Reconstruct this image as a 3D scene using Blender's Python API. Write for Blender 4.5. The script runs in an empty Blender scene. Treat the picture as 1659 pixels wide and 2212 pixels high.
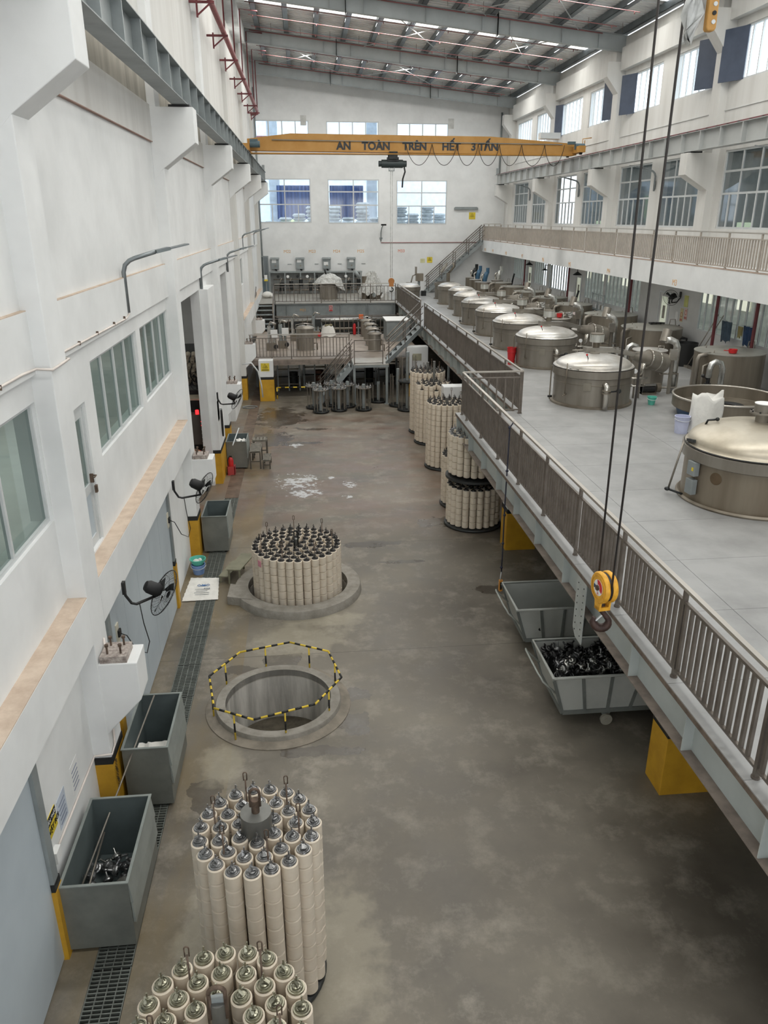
import bpy, math, random
from math import pi, sin, cos
from mathutils import Vector, Matrix
random.seed(7)
S = bpy.context.scene
COL = S.collection
# ------------------------------------------------------------------ camera
YAW, PIT, ROL, FPX = 0.09822701, 0.36599881, 0.00103329, 1659.28
def cam_axes():
    cy, sy = cos(YAW), sin(YAW)
    f = Vector((sy*cos(PIT), cy*cos(PIT), -sin(PIT)))
    r = Vector((cy, -sy, 0)); d = f.cross(r)
    c, s = cos(ROL), sin(ROL)
    return c*r+s*d, -s*r+c*d, f
_r, _d, _f = cam_axes()
cam = bpy.data.cameras.new('camera'); cam_o = bpy.data.objects.new('camera', cam); COL.objects.link(cam_o)
cam_o.matrix_world = Matrix(((_r.x, -_d.x, -_f.x, 0), (_r.y, -_d.y, -_f.y, 0), (_r.z, -_d.z, -_f.z, 7.5), (0, 0, 0, 1)))
cam.sensor_width = 36; cam.sensor_fit = 'AUTO'; cam.lens = FPX/2212*36; cam.clip_end = 500; cam.clip_start = .05
S.camera = cam_o
# ------------------------------------------------------------------ world, light, exposure
W = bpy.data.worlds.new('overcast'); S.world = W; W.use_nodes = True
bg = W.node_tree.nodes['Background']; bg.inputs[0].default_value = (.93, .965, 1, 1); bg.inputs[1].default_value = 4.0
S.view_settings.view_transform = 'Standard'; S.view_settings.look = 'None'; S.view_settings.gamma = 1
S.view_settings.use_curve_mapping = False
S.view_settings.exposure = -0.14
def area(name, loc, size, power, direction, color=(1, 1, 1)):
    l = bpy.data.lights.new(name, 'AREA'); l.shape = 'RECTANGLE'; l.size, l.size_y = size; l.energy = power; l.color = color
    o = bpy.data.objects.new(name, l); COL.objects.link(o); o.location = loc
    o.rotation_euler = Vector(direction).to_track_quat('-Z', 'Y').to_euler()
    return o
RS = -.106                                        # roof slope along x
def roof_z(x): return 15.03 + RS*(x-0)           # underside of rafters
SKY_Y = [4.6, 13.0, 21.5, 29.95, 38.3, 46.8]
for _y in SKY_Y:                                  # daylight through the translucent roof sheets
    o = area('skylight_daylight', (5.2, _y, roof_z(5.2)+.60), (13.6, .62), 900, (0, 0, -1), (1, .99, .95))
    o.rotation_euler = (0, -math.atan(RS), 0)
    o['kind'] = 'structure'
# ------------------------------------------------------------------ materials
MATS = {}
def _n(t, typ, **k):
    n = t.nodes.new(typ)
    for a, b in k.items(): setattr(n, a, b)
    return n
def srgb(c): return tuple(((v/255)/12.92 if v/255 <= .04045 else (((v/255)+.055)/1.055)**2.4) for v in c)+(1,)
def mat(name, col, rough=.6, metal=0., var=.08, scale=3., bump=0., bscale=40., streak=False, col2=None, emis=0, spec=.5, detail=4):
    if name in MATS: return MATS[name]
    m = bpy.data.materials.new(name); m.use_nodes = True; t = m.node_tree; p = t.nodes['Principled BSDF']
    base = srgb(col)
    p.inputs['Roughness'].default_value = rough; p.inputs['Metallic'].default_value = metal
    p.inputs['Specular IOR Level'].default_value = spec
    g = _n(t, 'ShaderNodeNewGeometry')
    mp = _n(t, 'ShaderNodeMapping'); t.links.new(g.outputs['Position'], mp.inputs[0])
    if streak: mp.inputs['Scale'].default_value = (1, 1, .12)
    nz = _n(t, 'ShaderNodeTexNoise'); nz.inputs['Scale'].default_value = scale; nz.inputs['Detail'].default_value = detail
    nz.inputs['Roughness'].default_value = .6
    t.links.new(mp.outputs[0], nz.inputs['Vector'])
    r = _n(t, 'ShaderNodeValToRGB'); t.links.new(nz.outputs[0], r.inputs[0])
    c2 = srgb(col2) if col2 else tuple(min(1, v*(1-2*var)) for v in base[:3])+(1,)
    hi = base if col2 else tuple(min(1, v*(1+var)) for v in base[:3])+(1,)
    r.color_ramp.elements[0].position = .3; r.color_ramp.elements[0].color = c2
    r.color_ramp.elements[1].position = .62; r.color_ramp.elements[1].color = hi
    t.links.new(r.outputs[0], p.inputs['Base Color'])
    if emis:
        p.inputs['Emission Color'].default_value = base; p.inputs['Emission Strength'].default_value = emis
    if bump:
        nb = _n(t, 'ShaderNodeTexNoise'); nb.inputs['Scale'].default_value = bscale; t.links.new(g.outputs['Position'], nb.inputs['Vector'])
        b = _n(t, 'ShaderNodeBump'); b.inputs['Strength'].default_value = bump; b.inputs['Distance'].default_value = .02
        t.links.new(nb.outputs[0], b.inputs['Height']); t.links.new(b.outputs[0], p.inputs['Normal'])
    MATS[name] = m; return m
WHITE = mat('white_plaster', (232, 233, 232), .85, var=.035, scale=.9, bump=.06, bscale=14, col2=(219, 220, 219))
WHITEU = mat('stained_white_plaster', (216, 215, 211), .88, var=.07, scale=1.6, streak=True, bump=.05, bscale=14, col2=(202, 200, 195))
DIRTYW = mat('dirty_plaster', (185, 180, 168), .9, var=.2, scale=2.2, streak=True, col2=(140, 135, 124))
LEDGE = mat('dusty_ledge_concrete', (208, 190, 172), .95, var=.12, scale=5, bump=.25, bscale=30, col2=(186, 166, 148))
GREYW = mat('grey_partition_paint', (204, 204, 202), .8, var=.05, scale=1)
PANEL = mat('blue_grey_sandwich_panel', (190, 200, 206), .45, var=.03, scale=.7, col2=(178, 188, 195))
STEELP = mat('grey_painted_steel', (146, 152, 152), .5, .1, var=.07, scale=2, col2=(128, 134, 134))
BEAMP = mat('blue_grey_girder_paint', (185, 191, 188), .5, .0, var=.05, scale=1.3, col2=(171, 177, 174))
FLANGE = mat('dusty_flange', (140, 128, 118), .9, 0, var=.15, scale=5, col2=(112, 102, 94))
ROOFST = mat('roof_frame_paint', (172, 178, 178), .55, .1, var=.06, scale=1)
PURLIN = mat('galvanised_purlin', (112, 120, 124), .38, .4, var=.12, scale=2)
SHEET = mat('roof_underside_sheet', (236, 238, 236), .5, 0, var=.1, scale=.8, col2=(206, 208, 208))
STAIN = mat('brushed_stainless', (150, 144, 134), .4, .55, var=.12, scale=3, streak=True, col2=(126, 119, 109))
STAINL = mat('bright_stainless', (206, 202, 194), .24, .88, var=.1, scale=1.6, col2=(172, 166, 156))
STAIND = mat('aged_stainless', (138, 130, 117), .45, .5, var=.14, scale=2.2, streak=True, col2=(108, 99, 86))
RAILM = mat('stainless_railing', (128, 120, 112), .36, .6, var=.08, scale=4, col2=(106, 98, 90))
RAILT = mat('polished_handrail', (190, 184, 175), .3, .7, var=.02, scale=1)
RAILW = mat('cream_railing_paint', (176, 167, 156), .5, .15, var=.06, scale=3)
ALUF = mat('aluminium_window_frame', (205, 208, 208), .5, .1, var=.03)
INSUL = mat('silver_insulation_foil', (206, 206, 202), .3, .9, var=.12, scale=9, bump=.25, bscale=18)
YARN = mat('cream_yarn', (220, 208, 190), .95, 0, var=.03, scale=6, col2=(212, 199, 180))
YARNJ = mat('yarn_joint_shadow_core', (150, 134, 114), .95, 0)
CAPM = mat('spindle_cap_metal', (150, 150, 150), .3, .85, var=.2, scale=18)
DISC = mat('dark_carrier_disc', (66, 68, 68), .5, .5, var=.15)
POSTM = mat('carrier_post_grey', (120, 120, 116), .45, .5, var=.1)
RUSTM = mat('brown_rusty_steel', (104, 88, 76), .6, .5, var=.25, scale=14)
YEL = mat('safety_yellow_paint', (206, 158, 42), .55, 0, var=.08, scale=3, col2=(186, 140, 34))
YELB = mat('bright_barrier_yellow', (228, 196, 66), .5, 0, var=.05)
BLK = mat('black_paint', (30, 30, 30), .5)
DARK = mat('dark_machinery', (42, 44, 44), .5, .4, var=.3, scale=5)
RUBB = mat('black_rubber', (24, 24, 25), .6)
CRANEY = mat('crane_orange_yellow', (192, 144, 76), .55, 0, var=.07, scale=1.5, col2=(180, 130, 58))
HOOKY = mat('chipped_yellow_hook_paint', (226, 168, 48), .5, 0, var=.1, scale=22, col2=(206, 146, 40))
RED = mat('red_paint', (190, 32, 36), .45)
DRED = mat('dark_red_pipe_paint', (106, 46, 50), .5)
PRED = mat('faded_red_pipe', (150, 96, 96), .55)
BINM = mat('grey_steel_bin_paint', (122, 124, 118), .5, .1, var=.1, scale=2.5, col2=(104, 106, 101))
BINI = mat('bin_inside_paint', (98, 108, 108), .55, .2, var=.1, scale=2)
CONC = mat('curb_concrete', (150, 145, 136), .85, 0, var=.14, scale=5, bump=.3, bscale=25, col2=(126, 121, 112))
PITM = mat('pit_wall_concrete', (206, 202, 194), .75, 0, var=.3, scale=4, streak=True, bump=.2, bscale=14, col2=(138, 135, 128))
GRATE = mat('grate_steel', (120, 124, 118), .6, .3, var=.12, scale=5)
CHAN = mat('drain_channel_dark', (58, 60, 56), .9)
PAPER = mat('white_paper', (228, 228, 226), .8, var=.02)
SACK = mat('white_woven_sack', (226, 224, 218), .8, 0, var=.04, scale=6, bump=.3, bscale=20)
PLAST = mat('translucent_white_plastic', (206, 206, 202), .35, 0, var=.12, scale=7, bump=.5, bscale=9, col2=(150, 150, 146))
TUB = mat('translucent_grey_tub_plastic', (176, 178, 172), .5, 0, var=.05, scale=2)
CARTM = mat('grey_cart_frame_paint', (118, 122, 118), .5, .2)
TEAL = mat('teal_plastic', (92, 186, 166), .4)
BLUEP = mat('blue_plastic', (126, 156, 206), .4)
LAV = mat('lavender_plastic_pail', (186, 190, 214), .4)
NAVY = mat('navy_cloth', (40, 62, 92), .9, var=.2, scale=9)
NAVY2 = mat('grey_blue_work_cloth', (62, 76, 88), .95, var=.2, scale=9)
BLUE = mat('blue_tank_paint', (30, 66, 104), .5)
ORANGE = mat('orange_text_paint', (216, 164, 96), .7)
LETT = mat('dark_lettering', (52, 56, 60), .6)
LAMPG = mat('lamp_grey_metal', (138, 144, 146), .4, .5)
WOODG = mat('weathered_slats', (120, 116, 106), .8, 0, var=.15, scale=9)
SIGNY = mat('warning_sign_yellow', (222, 198, 60), .5)
PINK = mat('pink_label', (206, 136, 150), .6)
ROPE = mat('dark_wire_rope', (58, 54, 52), .6, .4)
def emitm(name, col, s):
    m = bpy.data.materials.new(name); m.use_nodes = True; t = m.node_tree; t.nodes.clear()
    e = _n(t, 'ShaderNodeEmission'); e.inputs[0].default_value = srgb(col); e.inputs[1].default_value = s
    o = _n(t, 'ShaderNodeOutputMaterial'); t.links.new(e.outputs[0], o.inputs[0]); return m
SKYL = emitm('skylight_sheet', (255, 253, 242), 2.2)
REDLAMP = emitm('red_signal_light', (255, 40, 44), 3)
def glass(name, tint, gl=.12, rough=.05):
    m = bpy.data.materials.new(name); m.use_nodes = True; t = m.node_tree; t.nodes.clear()
    tr = _n(t, 'ShaderNodeBsdfTransparent'); tr.inputs[0].default_value = srgb(tint)
    g = _n(t, 'ShaderNodeBsdfGlossy'); g.inputs[1].default_value = rough
    mx = _n(t, 'ShaderNodeMixShader'); mx.inputs[0].default_value = gl
    o = _n(t, 'ShaderNodeOutputMaterial'); t.links.new(tr.outputs[0], mx.inputs[1]); t.links.new(g.outputs[0], mx.inputs[2]); t.links.new(mx.outputs[0], o.inputs[0]); return m
GLG = glass('green_grey_window_glass', (176, 190, 186), .16)
GLC = glass('clear_window_glass', (236, 244, 250), .08)
GLD = glass('dim_window_glass', (190, 196, 200), .14)
# ------------------------------------------------------------------ mesh builder
class MB:
    def __init__(s): s.v = []; s.f = []; s.s = []
    def add(s, vs, fs, sm=False):
        b = len(s.v); s.v += [tuple(v) for v in vs]; s.f += [tuple(b+i for i in f) for f in fs]
        s.s += ([sm]*len(fs) if isinstance(sm, bool) else list(sm)); return s
    def box(s, x0, x1, y0, y1, z0, z1):
        v = [(x, y, z) for z in (z0, z1) for y in (y0, y1) for x in (x0, x1)]
        return s.add(v, [(0, 2, 3, 1), (4, 5, 7, 6), (0, 1, 5, 4), (2, 6, 7, 3), (0, 4, 6, 2), (1, 3, 7, 5)])
    def obox(s, c, sx, sy, sz, M=None):
        c = Vector(c); M = M or Matrix.Identity(3); b = len(s.v)
        v = [c+M@Vector((x*sx/2, y*sy/2, z*sz/2)) for z in (-1, 1) for y in (-1, 1) for x in (-1, 1)]
        return s.add(v, [(0, 2, 3, 1), (4, 5, 7, 6), (0, 1, 5, 4), (2, 6, 7, 3), (0, 4, 6, 2), (1, 3, 7, 5)])
    def bar(s, p0, p1, w, h=None, up=(0, 0, 1)):
        p0, p1 = Vector(p0), Vector(p1); d = p1-p0; L = d.length; d.normalize(); u = Vector(up)
        if abs(d.dot(u)) > .98: u = Vector((0, 1, 0))
        sx = d.cross(u).normalized(); u = sx.cross(d).normalized()
        M = Matrix((sx, d, u)).transposed()
        return s.obox((p0+p1)/2, w, L, h or w, M)
    def tube(s, path, r, n=8, cap=True, r2=None):
        P = [Vector(p) for p in path]; m = len(P); rings = []
        T = [(P[min(i+1, m-1)]-P[max(i-1, 0)]).normalized() for i in range(m)]
        u = T[0].orthogonal().normalized()
        for i in range(m):
            u = (u-T[i]*u.dot(T[i])).normalized(); w = T[i].cross(u)
            rr = r if r2 is None else r+(r2-r)*i/(m-1)
            rings.append([P[i]+(u*cos(2*pi*k/n)+w*sin(2*pi*k/n))*rr for k in range(n)])
        v = [q for R in rings for q in R]; f = []; sm = []
        for i in range(m-1):
            for k in range(n):
                a, b = i*n+k, i*n+(k+1) % n; f.append((a, b, b+n, a+n)); sm.append(True)
        if cap: f += [tuple(range(n))[::-1], tuple((m-1)*n+k for k in range(n))]; sm += [False, False]
        return s.add(v, f, sm)
    def lathe(s, prof, c=(0, 0, 0), n=24, axis='z', a0=0, a1=2*pi):
        c = Vector(c); full = abs(a1-a0-2*pi) < 1e-6; k = n if full else n+1
        prof = [p for i, p in enumerate(prof) if i == 0 or (abs(p[0]-prof[i-1][0])+abs(p[1]-prof[i-1][1])) > 1e-6]
        runs = [[prof[0], prof[1]]]                 # split the profile where it turns sharply, so edges stay crisp
        for i in range(2, len(prof)):
            (ra, za), (rb, zb), (rc, zc) = prof[i-2], prof[i-1], prof[i]
            d = abs((math.atan2(zc-zb, rc-rb)-math.atan2(zb-za, rb-ra)+pi) % (2*pi)-pi)
            if d > .7: runs.append([prof[i-1], prof[i]])
            else: runs[-1].append(prof[i])
        for run in runs:
            v = []; f = []
            for r, z in run:
                for i in range(k):
                    a = a0+(a1-a0)*i/n
                    q = (r*cos(a), r*sin(a), z) if axis == 'z' else (z, r*cos(a), r*sin(a)) if axis == 'x' else (r*cos(a), z, r*sin(a))
                    v.append(c+Vector(q))
            for j in range(len(run)-1):
                for i in range(n):
                    a = j*k+i; b = j*k+(i+1) % k
                    f.append((a, b+k, a+k) if run[j][0] < 1e-6 else (a, b, a+k) if run[j+1][0] < 1e-6 else (a, b, b+k, a+k))
            s.add(v, f, True)
        return s
    def cyl(s, c, r, z0, z1, n=20, axis='z', r2=None):
        r2 = r if r2 is None else r2
        return s.lathe([(0, z0), (r, z0), (r2, z1), (0, z1)], c, n, axis)
    def prism(s, loop, vec):
        L = [Vector(p) for p in loop]; vec = Vector(vec); n = len(L)
        v = L+[p+vec for p in L]
        f = [tuple(range(n))[::-1], tuple(range(n, 2*n))]+[(i, (i+1) % n, n+(i+1) % n, n+i) for i in range(n)]
        return s.add(v, f)
    def sphere(s, c, r, n=12, m=8, sc=(1, 1, 1)):
        b = len(s.v)
        prof = [(r*sin(pi*i/m), -r*cos(pi*i/m)) for i in range(m+1)]
        prof[0] = (0, -r); prof[-1] = (0, r)
        s.lathe(prof, (0, 0, 0), n)
        for i in range(b, len(s.v)):
            q = s.v[i]; s.v[i] = (c[0]+q[0]*sc[0], c[1]+q[1]*sc[1], c[2]+q[2]*sc[2])
        return s
    def mesh(s, name, m, off=(0, 0, 0)):
        me = bpy.data.meshes.new(name)
        me.from_pydata([(v[0]-off[0], v[1]-off[1], v[2]-off[2]) for v in s.v], [], s.f)
        me.polygons.foreach_set('use_smooth', s.s); me.materials.append(m); me.update()
        return me
    def build(s, name, m, parent=None, bevel=0):
        o = bpy.data.objects.new(name, s.mesh(name, m, wloc(parent))); COL.objects.link(o)
        if parent is not None: o.parent = parent
        if bevel:
            b = o.modifiers.new('bevel', 'BEVEL'); b.width = bevel; b.segments = 2; b.limit_method = 'ANGLE'
        return o
def wloc(o):
    p = Vector((0, 0, 0))
    while o is not None: p += o.location; o = o.parent
    return p
def link(name, me, loc, parent, rot=None):
    """object sharing a mesh; loc in world coordinates (parents are unrotated while building)"""
    o = bpy.data.objects.new(name, me); COL.objects.link(o); o.parent = parent
    o.location = Vector(loc)-wloc(parent)
    if rot is not None: o.rotation_euler = rot
    return o
def thing(name, label, cat, loc=(0, 0, 0), group=None, kind=None):
    o = bpy.data.objects.new(name, None); COL.objects.link(o); o.location = loc; o.empty_display_size = .2
    return tag(o, label, cat, group, kind)
def tag(o, label=None, cat=None, group=None, kind=None):
    if label: o['label'] = label
    if cat: o['category'] = cat
    if group: o['group'] = group
    if kind: o['kind'] = kind
    return o
def struct(name, mb=None, m=None):
    if mb is None:
        o = bpy.data.objects.new(name, None); COL.objects.link(o)
    else: o = mb.build(name, m)
    o['kind'] = 'structure'; return o
def base_origin(o):
    """put a single-mesh thing's origin at its base"""
    me = o.data; xs = [v.co for v in me.vertices]
    c = Vector(((min(v.x for v in xs)+max(v.x for v in xs))/2, (min(v.y for v in xs)+max(v.y for v in xs))/2, min(v.z for v in xs)))
    me.transform(Matrix.Translation(-c)); o.location = o.location+c
    return o
def dup(root, loc, rz=None, label=None, group=None):
    r = root.copy(); COL.objects.link(r); r.location = loc
    if rz is not None: r.rotation_euler.z = rz
    if label: r['label'] = label
    if group: r['group'] = group
    for ch in list(root.children):
        c = ch.copy(); COL.objects.link(c); c.parent = r
        for g in ch.children:
            d = g.copy(); COL.objects.link(d); d.parent = c
    return r
def text(name, body, size, loc, rot, m, parent=None, ext=.004, align='LEFT', sx=1.0, bold=0):
    cu = bpy.data.curves.new(name, 'FONT'); cu.body = body; cu.size = size; cu.extrude = ext; cu.align_x = align; cu.offset = bold
    tmp = bpy.data.objects.new('tmp', cu); COL.objects.link(tmp); bpy.context.view_layer.update()
    me = bpy.data.meshes.new_from_object(tmp.evaluated_get(bpy.context.evaluated_depsgraph_get())); me.name = name
    bpy.data.objects.remove(tmp); me.materials.clear(); me.materials.append(m)
    o = bpy.data.objects.new(name, me); COL.objects.link(o)
    o.rotation_euler = rot; o.location = Vector(loc)-wloc(parent); o.scale = (sx, 1, 1)
    if parent is not None: o.parent = parent
    return o
FRONT = (pi/2, 0, 0)                 # text facing -y
def arc(c, r, a0, a1, n, plane='xz'):
    out = []
    for i in range(n+1):
        a = a0+(a1-a0)*i/n
        out.append((c[0]+r*cos(a), c[1], c[2]+r*sin(a)) if plane == 'xz' else (c[0], c[1]+r*cos(a), c[2]+r*sin(a)) if plane == 'yz' else (c[0]+r*cos(a), c[1]+r*sin(a), c[2]))
    return out
def cells(u, v, holes):
    us = sorted(set([u[0], u[1]]+[h for q in holes for h in q[:2] if u[0] < h < u[1]]))
    vs = sorted(set([v[0], v[1]]+[h for q in holes for h in q[2:] if v[0] < h < v[1]]))
    out = []
    for i in range(len(us)-1):
        run = None
        for j in range(len(vs)-1):
            cu, cv = (us[i]+us[i+1])/2, (vs[j]+vs[j+1])/2
            if any(h[0] < cu < h[1] and h[2] < cv < h[3] for h in holes):
                if run: out.append(run); run = None
            elif run: run = (run[0], run[1], run[2], vs[j+1])
            else: run = (us[i], us[i+1], vs[j], vs[j+1])
        if run: out.append(run)
    return out
# ================================================================== SETTING
YW = 52.6; YN = -3.0; CY = [-8.5, -.1, 8.36, 16.9, 25.3, 33.8, 42.2, 50.7]; XL, XLr = -2.68, -2.9
DZ = 2.9                                          # mezzanine deck level
# ---- floor material with stains that have a place of their own
def floor_mat():
    m = bpy.data.materials.new('hall_concrete_floor'); m.use_nodes = True; t = m.node_tree; p = t.nodes['Principled BSDF']; L = t.links.new
    g = _n(t, 'ShaderNodeNewGeometry')
    def noise(sc, de=5, ro=.6, sca=(1, 1, 1), off=0):
        mp = _n(t, 'ShaderNodeMapping'); mp.inputs['Scale'].default_value = sca; mp.inputs['Location'].default_value = (off, off, 0); L(g.outputs['Position'], mp.inputs[0])
        n = _n(t, 'ShaderNodeTexNoise'); n.inputs['Scale'].default_value = sc; n.inputs['Detail'].default_value = de; n.inputs['Roughness'].default_value = ro
        L(mp.outputs[0], n.inputs['Vector']); return n.outputs[0]
    def ramp(src, a, b, ca=(0, 0, 0, 1), cb=(1, 1, 1, 1)):
        r = _n(t, 'ShaderNodeValToRGB'); L(src, r.inputs[0]); r.color_ramp.elements[0].position = a; r.color_ramp.elements[1].position = b
        r.color_ramp.elements[0].color = ca; r.color_ramp.elements[1].color = cb; return r.outputs[0]
    def mix(fac, a, b):
        x = _n(t, 'ShaderNodeMix', data_type='RGBA')
        (L(fac, x.inputs[0]) if not isinstance(fac, float) else setattr(x.inputs[0], 'default_value', fac))
        for k, q in ((6, a), (7, b)): (setattr(x.inputs[k], 'default_value', q) if isinstance(q, tuple) else L(q, x.inputs[k]))
        return x.outputs[2]
    def M(op, a, b=None, c=None):
        x = _n(t, 'ShaderNodeMath', operation=op)
        for i, q in enumerate((a, b, c)):
            if q is None: continue
            (setattr(x.inputs[i], 'default_value', q) if isinstance(q, (int, float)) else L(q, x.inputs[i]))
        return x.outputs[0]
    sp = _n(t, 'ShaderNodeSeparateXYZ'); L(g.outputs['Position'], sp.inputs[0]); X, Y = sp.outputs[0], sp.outputs[1]
    base = ramp(noise(.55, 6), .33, .68, srgb((90, 84, 74)), srgb((136, 129, 116)))
    dust = ramp(noise(1.7, 8, .72, (1, 1, 1), 7), .5, .72)
    base = mix(M('MULTIPLY', dust, .55), base, srgb((178, 170, 156)))
    big = ramp(noise(.28, 3, .5, (1, .7, 1), 3), .42, .62)
    base = mix(M('MULTIPLY', big, .45), base, srgb((92, 86, 78)))
    # reddish brown wet band in the middle of the hall
    fy = M('MULTIPLY', M('SMOOTH_MIN', M('MULTIPLY', M('SUBTRACT', Y, 17.0), .35), M('MULTIPLY', M('SUBTRACT', 32.5, Y), .3), .4), 1.0)
    fy = M('MINIMUM', M('MAXIMUM', fy, 0.0), 1.0)
    red = M('MULTIPLY', fy, ramp(noise(.5, 6, .65, (1, 2.2, 1), 11), .38, .6))
    base = mix(M('MULTIPLY', red, .6), base, srgb((112, 84, 68)))
    yel = M('MULTIPLY', M('LESS_THAN', X, -1.35), ramp(noise(.9, 5, .6, (1, .35, 1), 2), .42, .65))
    base = mix(M('MULTIPLY', yel, .5), base, srgb((128, 108, 64)))
    scr = ramp(noise(2.5, 9, .8, (6, .5, 1), 5), .62, .7)
    base = mix(M('MULTIPLY', scr, .22), base, srgb((190, 182, 168)))
    # expansion joints
    for q, v in ((Y, 12.35), (Y, 17.4), (Y, 22.4), (X, 5.9)):
        j = M('LESS_THAN', M('ABSOLUTE', M('SUBTRACT', q, v)), .009)
        base = mix(M('MULTIPLY', j, .55), base, srgb((64, 58, 52)))
    # wet patches: (x, y, rx, ry)
    wet = None; ns = noise(2.6, 4, .6)
    for (x, y, rx, ry) in WET:
        dx = M('DIVIDE', M('SUBTRACT', X, x), rx); dy = M('DIVIDE', M('SUBTRACT', Y, y), ry)
        d = M('ADD', M('SQRT', M('ADD', M('MULTIPLY', dx, dx), M('MULTIPLY', dy, dy))), M('MULTIPLY', M('SUBTRACT', ns, .5), 2.6))
        w = M('LESS_THAN', d, 1.0); wet = w if wet is None else M('MAXIMUM', wet, w)
    base = mix(M('MULTIPLY', wet, .62), base, srgb((62, 55, 47)))
    foam = None; nf = noise(5.5, 4, .7, (1, 1, 1), 21)
    for (x, y, rx, ry) in FOAM:
        dx = M('DIVIDE', M('SUBTRACT', X, x), rx); dy = M('DIVIDE', M('SUBTRACT', Y, y), ry)
        d = M('ADD', M('SQRT', M('ADD', M('MULTIPLY', dx, dx), M('MULTIPLY', dy, dy))), M('MULTIPLY', M('SUBTRACT', nf, .5), 5))
        w = M('MULTIPLY', M('LESS_THAN', d, 1.0), ramp(noise(3.3, 3, .6, (1, 1, 1), 31), .45, .52)); foam = w if foam is None else M('MAXIMUM', foam, w)
    base = mix(M('MULTIPLY', foam, .75), base, srgb((208, 210, 212)))
    pale = None
    for (x, y, rx, ry) in PALE:
        dx = M('DIVIDE', M('SUBTRACT', X, x), rx); dy = M('DIVIDE', M('SUBTRACT', Y, y), ry)
        d = M('ADD', M('SQRT', M('ADD', M('MULTIPLY', dx, dx), M('MULTIPLY', dy, dy))), M('MULTIPLY', M('SUBTRACT', ns, .5), 1.8))
        w = ramp(d, .55, 1.15, (1, 1, 1, 1), (0, 0, 0, 1)); pale = w if pale is None else M('MAXIMUM', pale, w)
    base = mix(M('MULTIPLY', pale, .32), base, srgb((184, 176, 154)))
    L(base, p.inputs['Base Color'])
    ro = M('ADD', M('MULTIPLY', ramp(noise(1.1, 4), .35, .65), .2), .42)
    ro = M('SUBTRACT', ro, M('MULTIPLY', wet, .22)); ro = M('SUBTRACT', ro, M('MULTIPLY', red, .16))
    L(ro, p.inputs['Roughness'])
    b = _n(t, 'ShaderNodeBump'); b.inputs['Strength'].default_value = .12; b.inputs['Distance'].default_value = .01; L(noise(22, 4), b.inputs['Height']); L(b.outputs[0], p.inputs['Normal'])
    return m
WET = [(-1.66, 8.75, .24, .36), (-.62, 12.15, .45, .22), (-1.35, 11.9, .3, .16), (.62, 10.95, .24, .2), (.55, 10.2, .3, .26), (-.1, 9.55, .6, .12),
       (-1.2, 30.5, .9, 1.6), (-1.4, 27.2, .7, .9), (1.35, 17.3, .7, .2), (2.1, 16.2, .5, .1), (3.3, 18.6, .6, .3), (.1, 28.5, .7, .15), (-.2, 26.6, .8, .12), (3.9, 14.6, .5, .2)]
FOAM = [(-.4, 22.3, .55, .55), (-.2, 21.2, .4, .3), (1.15, 21.9, .16, .22), (1.0, 20.8, .12, .1), (-.55, 26.3, .2, .2), (.6, 22.6, .1, .1)]
PALE = [(.12, 6.1, .5, 1.2), (-1.45, 6.4, .3, .8), (-1.5, 9.4, .4, .5), (-.3, 12.9, 1.0, .7), (.2, 13.6, .9, .4)]
FLOORM = floor_mat()
PITS = [(-.68, 10.82, .86), (-.38, 15.0, 1.06)]
fl = MB()
XD0, XD1 = -2.52, -2.11                             # drain channel
def rect(mb, x0, x1, y0, y1, z=0): mb.add([(x0, y0, z), (x1, y0, z), (x1, y1, z), (x0, y1, z)], [(0, 1, 2, 3)])
rect(fl, -9.5, XD0, YN-1, YW); rect(fl, XD1, 13.2, YN-1, 9.5); rect(fl, XD1, 13.2, 16.5, YW); rect(fl, XD0, XD1, 21, YW)
rect(fl, .9, 13.2, 9.5, 16.5); rect(fl, -2.0, .9, 12.1, 13.7)
rect(fl, XD1, -2.0, 9.5, 16.5) 
for (cx, cy, r), (x0, x1, y0, y1) in zip(PITS, ((-2.0, .9, 9.5, 12.1), (-2.0, .9, 13.7, 16.5))):
    n = 48; inner = [(cx+r*cos(2*pi*k/n), cy+r*sin(2*pi*k/n), 0) for k in range(n)]; outer = []
    for k in range(n):
        a = 2*pi*k/n; c, s_ = cos(a), sin(a); tt = []
        if c > 1e-9: tt.append((x1-cx)/c)
        if c < -1e-9: tt.append((x0-cx)/c)
        if s_ > 1e-9: tt.append((y1-cy)/s_)
        if s_ < -1e-9: tt.append((y0-cy)/s_)
        q = min(tt); outer.append((cx+q*c, cy+q*s_, 0))
    fl.add(inner+outer, [(k, (k+1) % n, n+(k+1) % n, n+k) for k in range(n)])
    for X_, Y_ in ((x0, y0), (x1, y0), (x1, y1), (x0, y1)):     # corner triangles
        o = sorted(outer, key=lambda p: (p[0]-X_)**2+(p[1]-Y_)**2)
        e1 = [p for p in o if abs(p[0]-X_) < 1e-6][:1]; e2 = [p for p in o if abs(p[1]-Y_) < 1e-6][:1]
        if e1 and e2: fl.add([e1[0], e2[0], (X_, Y_, 0)], [(0, 1, 2)])
floor = struct('floor', fl, FLOORM)
ch = MB()
ch.box(XD0, XD1, YN, 21, -.26, -.22); ch.box(XD0-.02, XD0, YN, 21, -.25, -.002); ch.box(XD1, XD1+.02, YN, 21, -.25, -.002)
ch.build('drain_channel', CHAN, floor)
# solid cover plates over the drain further back
for k in range(15):
    y = 21+k*1.05
    MB().box(XD0+.01, XD1-.01, y+.006, y+1.04, .0, .012).build('cover_plate', mat('brown_cover_plate', (118, 100, 84), .5, .2, var=.2, scale=3, col2=(84, 68, 56)), floor)
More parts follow.
